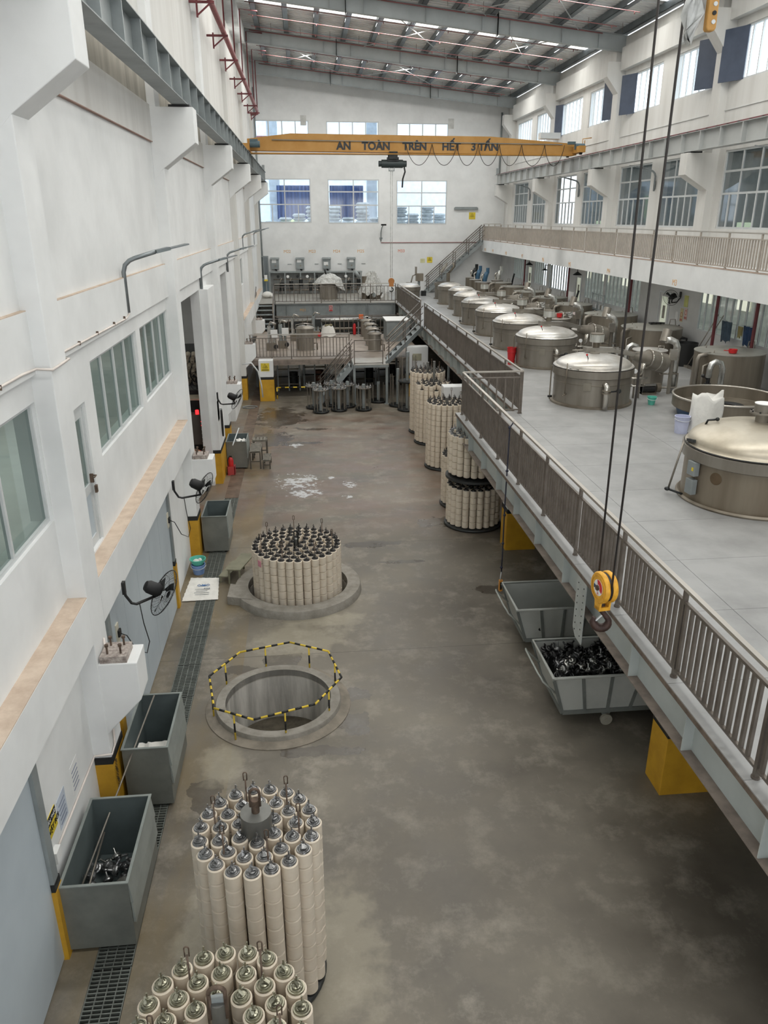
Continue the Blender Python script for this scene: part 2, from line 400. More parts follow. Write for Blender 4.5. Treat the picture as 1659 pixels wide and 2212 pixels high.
# ---- gratings over the drain, one metre each
gm = MB()
for k in range(21): gm.box(-.195, .195, k*.047, k*.047+.013, -.03, 0)
for i in range(5): gm.box(-.2+i*.0975, -.19+i*.0975, 0, .985, -.03, .002)
gme = gm.mesh('bars', GRATE)
for k in range(16):
    y = 5.2+k*1.0 if k < 16 else 0
    ORD = ['first', 'second', 'third', 'fourth', 'fifth', 'sixth', 'seventh', 'eighth', 'ninth', 'tenth', 'eleventh', 'twelfth', 'thirteenth', 'fourteenth', 'fifteenth', 'sixteenth']
    g = thing('drain_grate', '%s steel floor grate panel over the drain, counting from the bottom edge of the view' % ORD[k], 'grate', ((XD0+XD1)/2, y, .004), 'grate panels laid end to end over the floor drain')
    o = link('bars', gme, g.location, g); o['kind'] = 'stuff'
# ---- left wall
HL = [(5.0, 8.34, 4.33, 5.68), (10.63, 13.64, 4.39, 5.71), (13.98, 16.88, 4.39, 5.71), (9.59, 10.15, 3.37, 5.28),
      (18.5, 22.2, 0, 5.66), (26.8, 30.0, 0, 5.66), (35.2, 38.2, 4.6, 5.75), (43.2, 46.4, 4.6, 5.75)]
wl = MB()
for a, b, c, d in cells((YN, YW), (0, 17), HL): wl.box(XLr-.25, XLr, a, b, c, d)
wall_left = struct('wall_left', wl, WHITE)
for i, y in enumerate(CY[1:]):
    y1 = y+.55; cm = MB(); z0 = 0
    cm.box(XLr-.02, XL, y, min(y1, YW), 1.05, 9.49)
    cm.box(XLr-.02, XL-.06, y, min(y1, YW), 9.49, 16.8)
    cm.build('column', WHITE if y < 30 else WHITEU, wall_left, bevel=.012)
    MB().prism([(XLr+.01, y-.006, 8.2), (XL, y-.006, 8.41), (-2.03, y-.006, 8.87), (-2.03, y-.006, 9.495), (XLr+.01, y-.006, 9.495)], (0, .5, 0)).build('crane_corbel', WHITE, wall_left, bevel=.012)
    MB().box(-2.5, -2.1, y+.02, y+.46, 9.49, 9.54).build('bearing_pad', BLK, wall_left)
    MB().prism([(XLr+.01, y+.02, 1.3), (XL, y+.02, 1.4), (-2.22, y+.02, 1.88), (-2.22, y+.02, 2.41), (XLr+.01, y+.02, 2.41)], (0, .46, 0)).build('floor_corbel', WHITE, wall_left, bevel=.012)
    pl = MB(); pl.box(-2.66, -2.34, y+.04, y+.4, 2.41, 2.5); pl.build('rough_plinth', mat('rough_mortar', (186, 176, 168), .95, var=.2, scale=14, bump=.8, bscale=30, col2=(128, 116, 110)), wall_left)
    for bx in (-2.58, -2.42):
        for by in (.12, .32):
            MB().cyl((bx, y+by, 2.5), .013, 0, .12, 8).cyl((bx, y+by, 2.6), .024, 0, .03, 6).build('anchor_bolt', RUSTM, wall_left)
    MB().box(XLr, XL+.006, y-.006, y+.556, 0, .95).build('yellow_base', YEL, wall_left)
    MB().box(XLr, XL+.007, y-.007, y+.557, .95, 1.05).build('black_band', BLK, wall_left)
BAY = [(YN, -.1), (.45, 8.36), (8.91, 16.9), (17.45, 25.3), (25.85, 33.8), (34.35, 42.2), (42.75, 50.7)]
for i, (a, b) in enumerate(BAY):
    if i not in (3, 4):
        MB().box(XLr-.02, XL+.002 if 0 else XL, a, b, 2.72, 3.33).build('ledge_beam', WHITE, wall_left)
        MB().box(XLr-.01, XL-.004, a, b, 3.33, 3.342).build('ledge_top', LEDGE, wall_left)
    MB().box(XLr-.02, XLr+.06, a, b, 5.97, 6.61).build('wall_panel', WHITE, wall_left)
    MB().box(XLr-.02, XLr+.058, a, b, 6.61, 6.62).build('panel_top', LEDGE, wall_left)
    MB().box(XLr-.02, XLr+.05, a, b, 8.89, 9.53).build('upper_beam', WHITEU, wall_left)
    MB().box(XLr-.02, XLr+.052, a, b, 8.88, 8.892).build('stain_line', mat('rust_line', (168, 140, 128), .9), wall_left)
    MB().box(XLr-.01, XLr+.008, a, b, 9.53, 10.9).build('dirty_strip', DIRTYW, wall_left)
    MB().box(XLr-.01, XLr+.012, a, b, 10.9, 16.6).build('upper_wall_face', WHITEU, wall_left)
# windows of the left wall (frame, mullions, panes)
def window(name, plane, u0, u1, z0, z1, us, zs, gm, fm=ALUF, axis='x', w=.045, sash=None, fd=.06, off=0):
    """us: mullion positions, zs: transom positions; sash: list of mullions only below z"""
    root = struct(name)
    root.location = (plane, (u0+u1)/2, z0) if axis == 'x' else ((u0+u1)/2, plane, z0)
    fr = MB()
    def bx(a, b, c, d, t0, t1, mb):
        if axis == 'x': mb.box(plane+t0, plane+t1, a, b, c, d)
        else: mb.box(a, b, plane+t0, plane+t1, c, d)
    for a, b, c, d in ((u0, u0+w, z0, z1), (u1-w, u1, z0, z1), (u0+w, u1-w, z0, z0+w), (u0+w, u1-w, z1-w, z1)): bx(a, b, c, d, -fd/2, fd/2, fr)
    fr.build('window_frame', fm, root)
    allu = sorted(us)
    for u in us: bx(u-w/2, u+w/2, z0+w, z1-w, -fd/2+.004, fd/2-.004, q := MB()); q.build('mullion', fm, root)
    for z in zs: bx(u0+w, u1-w, z-w/2, z+w/2, -fd/2+.002, fd/2-.002, q := MB()); q.build('transom', fm, root)
    if sash:
        zt, uu = sash
        for u in uu: bx(u-w*.4, u+w*.4, z0+w, zt, -fd/2-.004, fd/2-.006, q := MB()); q.build('sash_stile', fm, root)
    eu = [u0+w]+allu+[u1-w]; ez = [z0+w]+sorted(zs)+[z1-w]
    for i in range(len(eu)-1):
        for j in range(len(ez)-1):
            q = MB()
            if axis == 'x': q.add([(plane, eu[i], ez[j]), (plane, eu[i+1], ez[j]), (plane, eu[i+1], ez[j+1]), (plane, eu[i], ez[j+1])], [(0, 1, 2, 3)])
            else: q.add([(eu[i], plane, ez[j]), (eu[i+1], plane, ez[j]), (eu[i+1], plane, ez[j+1]), (eu[i], plane, ez[j+1])], [(0, 1, 2, 3)])
            q.build('pane', gm, root)
    return root
def lin(a, b, n): return [a+(b-a)*k/n for k in range(1, n)]
wi = 0
for (a, b, c, d, n) in ((5.0, 8.34, 4.33, 5.68, 3), (10.63, 13.64, 4.39, 5.71, 4), (13.98, 16.88, 4.39, 5.71, 4), (35.2, 38.2, 4.6, 5.75, 4), (43.2, 46.4, 4.6, 5.75, 4)):
    wi += 1; window('window_%d' % wi, -2.97, a, b, c, d, lin(a, b, n), [], GLG)
# door on the ledge
dr = struct('door_1'); dr.location = (-2.97, 9.87, 3.37)
q = MB(); [q.box(-3.0, -2.93, *r) for r in ((9.59, 9.64, 3.37, 5.28), (10.10, 10.15, 3.37, 5.28), (9.64, 10.10, 5.22, 5.28))]; q.build('door_frame', ALUF, dr)
q = MB(); [q.box(-2.99, -2.945, *r) for r in ((9.64, 9.72, 3.38, 5.22), (10.02, 10.10, 3.38, 5.22), (9.72, 10.02, 5.1, 5.22), (9.72, 10.02, 4.08, 4.2), (9.72, 10.02, 3.38, 3.5))]; q.build('door_leaf', ALUF, dr)
MB().add([(-2.965, 9.72, 4.2), (-2.965, 10.02, 4.2), (-2.965, 10.02, 5.1), (-2.965, 9.72, 5.1)], [(0, 1, 2, 3)]).build('pane', GLG, dr)
MB().box(-2.985, -2.96, 9.72, 10.02, 3.5, 4.08).build('door_panel', PANEL, dr)
hd = MB().box(-2.945, -2.9, 10.05, 10.08, 4.2, 4.32).tube([(-2.92, 10.06, 4.3), (-2.86, 10.06, 4.3), (-2.86, 9.97, 4.3)], .01).build('door_handle', RUSTM, dr)
MB().box(-2.9, -2.87, 10.04, 10.1, 4.06, 4.16).build('padlock', RUSTM, hd)
# rooms behind the left wall
rm = MB(); rm.box(-9.6, -9.5, YN, YW, -.1, 9); rm.box(-9.5, XLr-.25, YN, YW, 6.6, 6.7)
rm.box(-9.5, XLr-.25, YN, 17.6, 3.2, 3.3); rm.box(-9.5, XLr-.25, 17.5, 17.6, 0, 6.6); rm.box(-9.5, XLr-.25, 33.0, 33.1, 0, 6.6); rm.box(-9.5, XLr-.25, 33.1, YW, 3.2, 3.3)
rm.box(-5.2, -4.9, 24.8, 25.2, 0, 6.6)
struct('wall_back_room', rm, GREYW)
# lower wall: sandwich panel doors, jambs with yellow feet
for (a, b, n, nm) in ((1.5, 6.35, 3, 'door_2'), (9.55, 14.4, 5, 'door_3')):
    d = struct(nm); d.location = (XLr, (a+b)/2, 0)
    for k in range(n):
        y0, y1 = a+(b-a)*k/n, a+(b-a)*(k+1)/n
        MB().box(XLr, XLr+.05, y0+.004, y1-.004, .03, 2.70).build('door_panel', PANEL, d)
    for yy in (a-.1, b):
        MB().box(XLr, XLr+.09, yy, yy+.14, 1.05, 2.72).build('jamb', STEELP, d)
        MB().box(XLr, XLr+.10, yy-.01, yy+.17, 0, .95).build('jamb_yellow_foot', YEL, d)
        MB().box(XLr, XLr+.095, yy-.005, yy+.16, .95, 1.05).build('jamb_black_band', BLK, d)
wn_ = MB()      # the end wall behind the viewer has the same window rows as the far wall
for a, b, c, d in cells((-9.5, 13.4), (0, 16.6), [(-2.2, 1.2, 6.8, 9.8), (2.0, 5.4, 6.8, 9.8), (6.2, 9.6, 6.8, 9.8), (-2.2, 1.2, 11.4, 13.2), (2.0, 5.4, 11.4, 13.2), (6.2, 9.6, 11.4, 13.2), (-1.6, 2.6, 0, 3.2)]): wn_.box(a, b, YN-.2, YN, c, d)
struct('wall_front', wn_, WHITE)
# ---- far wall
FX = lambda x: x*YW/57.5
FZ = lambda z: 7.5+(z-7.5)*YW/57.5
W1 = (FX(-2.96), FX(.62)); W2 = (FX(1.78), FX(5.34)); W3 = (FX(6.55), FX(10.12))
HF = [(W1[0], W1[1], FZ(7.16), FZ(10.0)), (W2[0], W2[1], FZ(7.1), FZ(9.97)), (W3[0], W3[1], FZ(7.04), FZ(9.92)),
      (W1[0], W1[1], FZ(12.2), FZ(13.58)), (W2[0], W2[1], FZ(12.2), FZ(13.55)), (W3[0], W3[1], FZ(12.2), FZ(13.48))]
wf = MB()
for a, b, c, d in cells((-9.5, 16), (0, 17.2), HF): wf.box(a, b, YW, YW+.25, c, d)
wall_back = struct('wall_back', wf, WHITE)
for k, (a, b, c, d) in enumerate(HF):
    wi += 1
    if k < 3: window('window_%d' % wi, YW+.02, a, b, c, d, [(a+b)/2], [c+(d-c)*.42, c+(d-c)*.72], GLC, axis='y', w=.07, sash=(c+(d-c)*.42, [a+(b-a)*.25, a+(b-a)*.75]))
    else: window('window_%d' % wi, YW+.02, a, b, c, d, lin(a, b, 4), [], GLC, axis='y', w=.07)
# hall beyond the far wall
bh = MB(); bh.box(-9.5, 16, 66, 66.2, 4, 17); bh.box(-9.5, 16, YW+.25, 66, 5.6, 5.7); bh.box(-9.5, 16, YW+.25, 66, 16.9, 17)
struct('wall_beyond', bh, mat('pale_blue_wall', (214, 222, 230), .8, var=.04, col2=(196, 208, 220)))
bm = MB(); bm.box(-9.5, 16, 59, 59.5, 12.6, 12.75); bm.box(-9.5, 16, 58.2, 58.3, 11.35, 11.5)
struct('trim_1', bm, PRED)
for x in (-2.2, 4.5, 5.7, 11.5): MB().box(x, x+.7, 57.5, 58.2, 5.7, 16.9).build('pillar', mat('bluish_pillar', (196, 206, 214), .7), wall_back)
crt = mat('dark_blue_curtain', (62, 84, 132), .9, var=.2, scale=3, streak=True, col2=(96, 116, 160))
for (a, b) in ((-1.7, .9), (1.9, 4.2)):
    q = MB(); n = 40
    v = [(a+(b-a)*k/n, 57+.06*sin(k*1.7), z) for k in range(n+1) for z in (7.4, 9.55)]
    q.add(v, [(2*k, 2*k+2, 2*k+3, 2*k+1) for k in range(n)], True)
    o = q.build('blue_curtain', crt); base_origin(o)
    tag(o, 'dark blue hanging curtain seen through the %s lower far window' % ('left' if a < 0 else 'middle'), 'curtain')
o = MB().box(-2.2, -.1, 65.8, 65.95, 6.5, 9.2).build('green_outdoor_opening', emitm('green_daylight', (206, 236, 176), 1.6)); o['kind'] = 'structure'
for _l in ((-6.2, 11, 6.1, 3, 12, 230), (-6.2, 26, 6.2, 3, 10, 70), (-6.2, 42, 6.2, 3, 14, 100), (15.6, 34, 10.2, 3, 34, 380), (15.6, 34, 5.3, 3, 34, 420)):
    area('back_room_fill', _l[:3], _l[3:5], _l[5], (0, 0, -1), (.97, 1, .96))['kind'] = 'structure'      # unseen fill lights added to brighten the rooms behind the windows
area('beyond_hall_daylight', (5, 61, 16.5), (18, 6), 1500, (0, 0, -1), (.95, .98, 1))['kind'] = 'structure'
# sacks stacked behind the far windows
def sack_mesh(w, d, h):
    q = MB(); nx, ny = 8, 6; V = []
    for s_ in (1, -1):
        for j in range(ny+1):
            for i in range(nx+1):
                u, v = i/nx*2-1, j/ny*2-1
                e = max(0, 1-u**6)*max(0, 1-v**6); V.append((u*w/2*(1-.06*v*v), v*d/2*(1-.06*u*u), h/2+s_*h/2*(e**.35)))
    n = (nx+1)*(ny+1); F = []
    for s_ in (0, 1):
        for j in range(ny):
            for i in range(nx):
                a = s_*n+j*(nx+1)+i; f = (a, a+1, a+nx+2, a+nx+1); F.append(f if s_ == 0 else f[::-1])
    q.add(V, F, True); return q
sm = sack_mesh(.9, .6, .22).mesh('sack', mat('pale_sack', (198, 204, 206), .8, var=.1, scale=5, col2=(150, 160, 164)))
zb = 5.7
for wn, (x0, nn, hh) in enumerate(((FX(-2.6), 4, (7, 8, 9, 11)), (FX(1.95), 4, (11, 8, 12, 8)), (FX(6.7), 4, (11, 9, 11, 9)))):
    for i in range(nn):
        for k in range(hh[i]):
            o = bpy.data.objects.new('sack', sm); COL.objects.link(o)
            o.location = (x0+i*.92+random.uniform(-.05, .05)+.3, 54.2+random.uniform(-.1, .1)+(i % 2)*.8, zb+.228*k+.01); o.rotation_euler.z = random.uniform(-.15, .15)
            tag(o, 'grey sack, layer %d from the top, %s stack, %s lower far window' % (hh[i]-k, ('first', 'second', 'third', 'last')[i], ('left', 'middle', 'right')[wn]), 'sack', 'sacks stacked behind the %s far window' % ('left', 'middle', 'right')[wn])
# ---- right wall
XR, XRr = 12.8, 13.05
HR = []
for y in CY[:-1]:
    for a, b in ((1.1, 3.95), (4.95, 8.0)):
        HR += [(y+a, y+b, 7.16, 9.42), (y+a, y+b, 11.3, 12.72)]
HP = [(26.0, 27.1, 2.9, 4.95)]
wr = MB()
for a, b, c, d in cells((YN, YW), (5.35, 14.2), HR): wr.box(XRr, XRr+.25, a, b, c, d)
wall_right = struct('wall_right', wr, WHITEU)
for y in CY[1:]:
    q = MB(); q.box(XR, XRr+.02, y, min(YW, y+.55), 6.14, 13.2); q.build('column', WHITEU, wall_right, bevel=.012)
    MB().prism([(XRr-.01, y-.006, 8.1), (XR, y-.006, 8.3), (12.02, y-.006, 8.75), (12.02, y-.006, 9.38), (XRr-.01, y-.006, 9.38)], (0, .5, 0)).build('crane_corbel', WHITEU, wall_right, bevel=.012)
    MB().box(12.12, 12.5, y+.02, y+.46, 9.38, 9.43).build('bearing_pad', BLK, wall_right)
    MB().prism([(XRr-.01, y-.006, 12.0), (XR, y-.006, 12.15), (12.3, y-.006, 12.75), (12.3, y-.006, 13.27), (XRr-.01, y-.006, 13.27)], (0, .5, 0)).build('roof_corbel', WHITEU, wall_right)
for i, y in enumerate(CY[:-1]):
    for a, b in ((1.1, 3.95), (4.95, 8.0)):
        if y+b < 18: continue
        u0, u1 = y+a, y+b; wi += 1
        window('window_%d' % wi, XRr+.06, u0, u1, 7.16, 9.42, lin(u0, u1, 3), [8.18, 8.82], GLD, w=.06, sash=(8.18, [u0+(u1-u0)*f for f in (.17, .5, .83)]))
        wi += 1
        window('window_%d' % wi, XRr+.06, u0, u1, 11.3, 12.72, lin(u0, u1, 6), [], GLC, w=.05)
    MB().box(XRr-.03, XRr+.02, y+.55, y+8.4, 10.55, 10.57).build('wall_seam', GREYW, wall_right)
    MB().box(XR, XRr+.1, y+.5, y+8.45, 12.95, 13.75).build('top_beam', WHITEU, wall_right)
# open dark shutters hanging on the near high windows
for yy, wv in ((25.3+1.1, .55), (33.8+.9, .5), (33.8-.9, .45), (42.2-.5, .3), (25.3-.35, .5)):
    o = MB().obox((XRr-.16, yy, 12.0), .03, wv*1.7, 1.4, Matrix.Rotation(.45, 3, 'Z')).build('window_shutter', mat('dark_blue_shutter', (70, 80, 98), .35), wall_right)
# room behind lower right windows
rb = MB(); rb.box(18, 18.2, YN, YW, 5.9, 10.6); rb.box(XRr+.25, 18, YN, YW, 6.1, 6.16); rb.box(XRr+.25, 18, YN, YW, 10.5, 10.6)
struct('wall_outer_room', rb, mat('dim_room_wall', (150, 156, 156), .8))
for k in range(9):
    y = 19+k*4.1
    MB().box(17.9, 17.96, y, y+1.1, 6.5, 6.8+.5*(k % 2)).build('far_lit_window', emitm('daylit_green_%d' % k, (214, 232, 196), 1.2), wall_right)
# ---- ground floor and mezzanine right side wall
q = MB(); q.box(13.1, 13.2, YN, YW, 0, 2.85); q.box(3, 13, YW-.1, YW, 0, 2.8); struct('wall_under_deck', q, GREYW)
# partition of the mezzanine, with windows and doors
XP = 13.0
HPt = []; k = 0; y = 4.0; PW = []; PD = []
segs = [(20.6, 25.1, 'w'), (27.25, 28.15, 'd'), (29.9, 33.6, 'w'), (33.8, 36.2, 'w'), (36.6, 37.5, 'd'), (38.6, 41.8, 'w'), (42.2, 44.6, 'w'), (45.0, 46.0, 'd'), (46.3, 49.2, 'w'), (14, 20.3, 'w')]
for a, b, kd in segs: HPt.append((a, b, 3.98 if kd == 'w' else 2.9, 5.3 if kd == 'w' else 5.0))
q = MB()
for a, b, c, d in cells((YN, YW), (2.9, 5.45), HPt): q.box(XP, XP+.08, a, b, c, d)
struct('wall_partition', q, GREYW)
q = MB(); q.box(18, 18.1, YN, YW, 2.8, 5.5); q.box(13.08, 18, YN, YW, 2.8, 2.88); q.box(13.08, 18, YN, YW, 5.45, 5.5); struct('wall_inner_room', q, mat('inner_room_wall', (196, 198, 192), .8))
di = 3
for n_, (a, b, kd) in enumerate(segs):
    if kd == 'w':
        wi += 1; window('window_%d' % wi, XP+.03, a, b, 3.98, 5.3, lin(a, b, max(2, round((b-a)/.42))), [], GLD, w=.05)
    else:
        di += 1; d = struct('door_%d' % di); d.location = (XP, (a+b)/2, 2.9)
        fr = MB(); [fr.box(XP-.02, XP+.06, *r) for r in ((a, a+.06, 2.9, 5.0), (b-.06, b, 2.9, 5.0), (a+.06, b-.06, 4.94, 5.0))]; fr.build('door_frame', ALUF, d)
        lf = MB(); [lf.box(XP, XP+.045, *r) for r in ((a+.06, a+.2, 2.92, 4.94), (b-.2, b-.06, 2.92, 4.94), (a+.2, b-.2, 2.92, 3.75), (a+.2, b-.2, 4.82, 4.94))]; lf.build('door_leaf', GREYW, d)
        MB().box(XP+.01, XP+.03, a+.2, b-.2, 3.75, 4.82).build('pane', mat('frosted_lit_pane', (222, 228, 208), .5, emis=.35), d)
        MB().box(XP-.004, XP+.01, a+.36, b-.36, 4.05, 4.5).build('notice', mat('grey_notice', (150, 146, 136), .8), d)
for k in range(12):
    y = 15+k*3.1
    MB().box(17.9, 17.95, y, y+.9, 3.9, 5.2).build('lit_window', mat('lit_inner_window', (250, 244, 222), .6, emis=1.1), wall_right)
# ---- balcony on the right
XB = 11.55
q = MB(); q.box(XB, XRr+.1, YN, YW-.35, 5.9, 6.14); q.box(XB, XB+.22, YN, YW-.35, 5.44, 5.9); q.box(XB+.22, XRr+.1, YN, YW, 5.42, 5.46)
balc = struct('floor_balcony', q, WHITE)
MB().box(XB-.003, XB+.2, YN, YW-.35, 6.14, 6.16).build('balcony_edge', mat('reddish_dust_edge', (176, 156, 142), .9, var=.15, scale=3), balc)
for lab, y in (('M2', 17.9), ('M3', 24.0), ('M4', 29.6), ('M5', 34.2), ('M6', 38.2), ('M7', 42.0), ('M8', 45.5), ('M9', 48.8), ('M10', 51)):
    text('bay_number', lab, .26, (XB-.003, y+.25, 5.5), (pi/2, 0, -pi/2), ORANGE, balc, ext=.001)
def railing(name, label, p0, p1, posts, pitch, mb_, mt, group=None, h=1.08, gap=.1, sq=.022, bal=.016, topw=.06, flat=.0):
    """straight railing from p0 to p1; posts: list of distances; pitch: baluster spacing. Every baluster and post is a part"""
    p0, p1 = Vector(p0), Vector(p1); d = (p1-p0); L = d.length; d.normalize()
    r = thing(name, label, 'railing', p0, group)
    ang = math.atan2(d.y, d.x)
    MB().bar(p0+Vector((0, 0, h-.02)), p1+Vector((0, 0, h-.02)), topw, .035).build('handrail', mt, r)
    MB().bar(p0+Vector((0, 0, h-.17)), p1+Vector((0, 0, h-.17)), .035, .03).build('upper_rail', mb_, r)
    MB().bar(p0+Vector((0, 0, gap)), p1+Vector((0, 0, gap)), .035, .03).build('lower_rail', mb_, r)
    pm = MB().box(-sq, sq, -sq, sq, 0, h-.035).cyl((0, 0, 0), .04, 0, .02, 12).mesh('post', mb_)
    bm_ = MB().box(-bal, bal, -bal*.8, bal*.8, gap+.015, h-.185).mesh('baluster', mb_)
    for s_ in posts: link('post', pm, p0+d*s_, r, (0, 0, ang))
    n = max(1, round(L/pitch)); cnt = 0; rest = []
    for k in range(1, n):
        s_ = L*k/n
        if any(abs(s_-q) < pitch*.45 for q in posts): continue
        if cnt < 298: link('baluster', bm_, p0+d*s_, r, (0, 0, ang)); cnt += 1
        else: rest.append(s_)
    if rest:
        q = MB(); Mz = Matrix.Rotation(ang, 3, 'Z')
        for s_ in rest:
            c = p0+d*s_; q.obox(c+Vector((0, 0, (gap+h-.17)/2)), bal*2, bal*1.6, h-.2-gap, Mz)
        o = q.build('baluster', mb_, r); o['kind'] = 'stuff'
    return r
Lb = YW-.5-13.0
railing('balcony_railing', 'long cream railing with tight vertical bars along the white balcony', (XB+.09, 13.0, 6.16), (XB+.09, YW-.5, 6.16), [.2+1.63*k for k in range(25) if .2+1.63*k < Lb], .135, RAILW, RAILT, h=.97, bal=.02, gap=.06)
# ================================================================== ROOF
X0R, X1R = -3.0, 13.3
roof = struct('ceiling'); roof.location = (5, 25, 14)
def rz(x, o=0): return roof_z(x)+o
for i, y in enumerate([y for y in CY if y > -9]):
    y = min(y+.28, YW-.12)
    q = MB()
    # I-section rafter, deeper towards the right wall
    for (xa, xb) in ((X0R, 4.6), (4.6, X1R)):
        q.prism([(xa, y-.008, rz(xa)), (xb, y-.008, rz(xb)), (xb, y-.008, rz(xb, .56)), (xa, y-.008, rz(xa, .56))], (0, .016, 0))
        q.prism([(xa, y-.11, rz(xa, -.015)), (xb, y-.11, rz(xb, -.015)), (xb, y-.11, rz(xb, .005)), (xa, y-.11, rz(xa, .005))], (0, .22, 0))
        q.prism([(xa, y-.11, rz(xa, .555)), (xb, y-.11, rz(xb, .555)), (xb, y-.11, rz(xb, .575)), (xa, y-.11, rz(xa, .575))], (0, .22, 0))
    q.build('rafter', ROOFST, roof)
    for x in (-1.2, 1.3, 2.6, 5.0, 7.2, 8.3, 10.4, 11.9):
        q = MB(); q.box(x-.006, x+.006, y-.1, y+.1, rz(x), rz(x, .56)); q.build('rafter_stiffener', ROOFST, roof)
    for x in (1.9, 7.8): MB().prism([(x-.012, y-.2, rz(x, -.1)), (x-.012, y-.2, rz(x, .66)), (x-.012, y-.12, rz(x, .74)), (x-.012, y-.12, rz(x, -.12))], (.024, 0, 0)).box(x-.012, x+.012, y-.2, y+.1, rz(x, -.1), rz(x, .66)).build('splice_plate', ROOFST, roof)
    MB().tube([(-2.2, y-.16, rz(-2.2, .5)), (12, y-.16, rz(12, .5))], .022, 6).build('sprinkler_branch_pipe', PRED, roof)
xp = -1.8; PX = []
while xp < 13.0: PX.append(xp); xp += 1.34
for x in PX:
    q = MB(); z = rz(x, .58)
    q.box(x-.1, x+.1, YN, YW, z+.24, z+.255); q.box(x-.1, x-.085, YN, YW, z, z+.24); q.box(x-.1, x+.12, YN, YW, z, z+.012); q.box(x+.108, x+.12, YN, YW, z+.012, z+.05)
    q.build('purlin', PURLIN, roof)
# sheet strips between the skylights
edges = [YN]+[v for y in SKY_Y for v in (y-.26, y+.26)]+[YW]
for k in range(0, len(edges), 2):
    a, b = edges[k], edges[k+1]; n = max(1, int((b-a)/.3)); q = MB(); V = []; z = .86
    for j in range(n+1):
        yy = a+(b-a)*j/n
        for xx in (X0R-.3, X1R+.2): V.append((xx, yy, rz(xx, z)))
    q.add(V, [(2*j, 2*j+2, 2*j+3, 2*j+1) for j in range(n)])
    for j in range(1, n): yy = a+(b-a)*j/n; q.prism([(X0R, yy-.012, rz(X0R, z-.035)), (X1R, yy-.012, rz(X1R, z-.035)), (X1R, yy-.012, rz(X1R, z)), (X0R, yy-.012, rz(X0R, z))], (0, .024, 0))
    o = q.build('roof_sheet', SHEET, roof)
for y in SKY_Y:
    q = MB(); z = .88; q.add([(X0R+.9, y-.26, rz(X0R+.9, z)), (12.7, y-.26, rz(12.7, z)), (12.7, y+.26, rz(12.7, z)), (X0R+.9, y+.26, rz(X0R+.9, z))], [(0, 1, 2, 3)])
    q.build('skylight_sheet', SKYL, roof)
    for x in PX: MB().tube([(x+.67, y+2.6, rz(x+.67, .62)), (x+.67, y+2.6, rz(x+.67, .3))], .008, 5).build('hanger_rod', RUSTM, roof) if x < 12 else None
for k in range(len(CY)-1):
    y = CY[k]+.28
    for dy in (2.1, 4.2, 6.3):
        q = MB(); q.tube([(-2, y+dy, rz(-2, .3)), (11.8, y+dy, rz(11.8, .3))], .014, 5)
        for x in PX[::2]: q.tube([(x, y+dy, rz(x, .3)), (x, y+dy, rz(x, .22))], .02, 5)
        q.build('sprinkler_branch_pipe', PRED, roof)
for (xa, xb, k) in ((-1.5, 2.4, 6), (3.5, 8, 6), (3.2, 7.3, 5), (8, 11.5, 5), (3.2, 7.3, 4), (6.5, 11, 4)):
    ya, yb = CY[k]+.4, min(CY[k]+8.6, YW-.2)
    if k == 6: ya, yb = 43, 50.5
    MB().tube([(xa, ya, rz(xa, .5)), (xb, yb, rz(xb, .5))], .02, 6).build('roof_brace_rod', ALUF, roof)
    MB().tube([(xb, ya, rz(xb, .5)), (xa, yb, rz(xa, .5))], .02, 6).build('roof_brace_rod', ALUF, roof)
# left eaves box with louvred sheet
q = MB()
for k in range(30): q.box(-2.95, -2.4, 33.6+.28*k, 33.62+.28*k, 15.1, 15.75)
q.build('eaves_louvre', SHEET, roof)
# sprinkler main pipe along the left wall
sp = thing('sprinkler_main_pipe', 'dark red sprinkler pipe running high along the left wall', 'pipe', (-2.4, 4, 13.1))
MB().tube([(-2.35, 2, 13.15), (-2.35, 49.2, 13.15), (-2.35, 49.45, 13.05), (-2.75, 49.45, 13.0)], .085, 10).build('main_pipe', mat('weathered_red_main', (142, 92, 92), .5, var=.12), sp)
for y in [12, 16.4, 20.8, 25, 29.2, 33.4, 37.6, 41.8, 46, 49]:
    MB().bar((-2.9, y, 13.02), (-2.2, y, 13.02), .06, .06).bar((-2.68, y, 12.7), (-2.3, y, 13.0), .04, .04).bar((-2.68, y, 12.65), (-2.68, y, 13.1), .05, .05).build('wall_bracket', DRED, sp)
    MB().tube([(-2.35, y+.6, 13.15), (-2.35, y+.6, rz(-2.2, .45)), (-1.6, y+.6, rz(-1.6, .45))], .028, 6).build('riser_pipe', DRED, sp)
# ================================================================== MEZZANINE
def deck_mat():
    m = mat('grey_tread_plate_deck', (166, 166, 165), .45, .2, var=.06, scale=1.6, col2=(146, 146, 145), detail=8)
    t = m.node_tree; p = t.nodes['Principled BSDF']; L = t.links.new
    g = [n for n in t.nodes if n.type == 'NEW_GEOMETRY'][0]
    mp = _n(t, 'ShaderNodeMapping'); mp.inputs['Rotation'].default_value = (0, 0, .785); mp.inputs['Scale'].default_value = (1, 2.6, 1); L(g.outputs['Position'], mp.inputs[0])
    v = _n(t, 'ShaderNodeTexVoronoi'); v.inputs['Scale'].default_value = 17; v.inputs['Randomness'].default_value = 0; L(mp.outputs[0], v.inputs['Vector'])
    r = _n(t, 'ShaderNodeValToRGB'); r.color_ramp.elements[0].position = .12; r.color_ramp.elements[1].position = .3; r.color_ramp.elements[0].color = (1, 1, 1, 1); r.color_ramp.elements[1].color = (0, 0, 0, 1)
    L(v.outputs['Distance'], r.inputs[0]); b = _n(t, 'ShaderNodeBump'); b.inputs['Strength'].default_value = .5; b.inputs['Distance'].default_value = .006
    L(r.outputs[0], b.inputs['Height']); L(b.outputs[0], p.inputs['Normal']); return m
DECK = deck_mat()
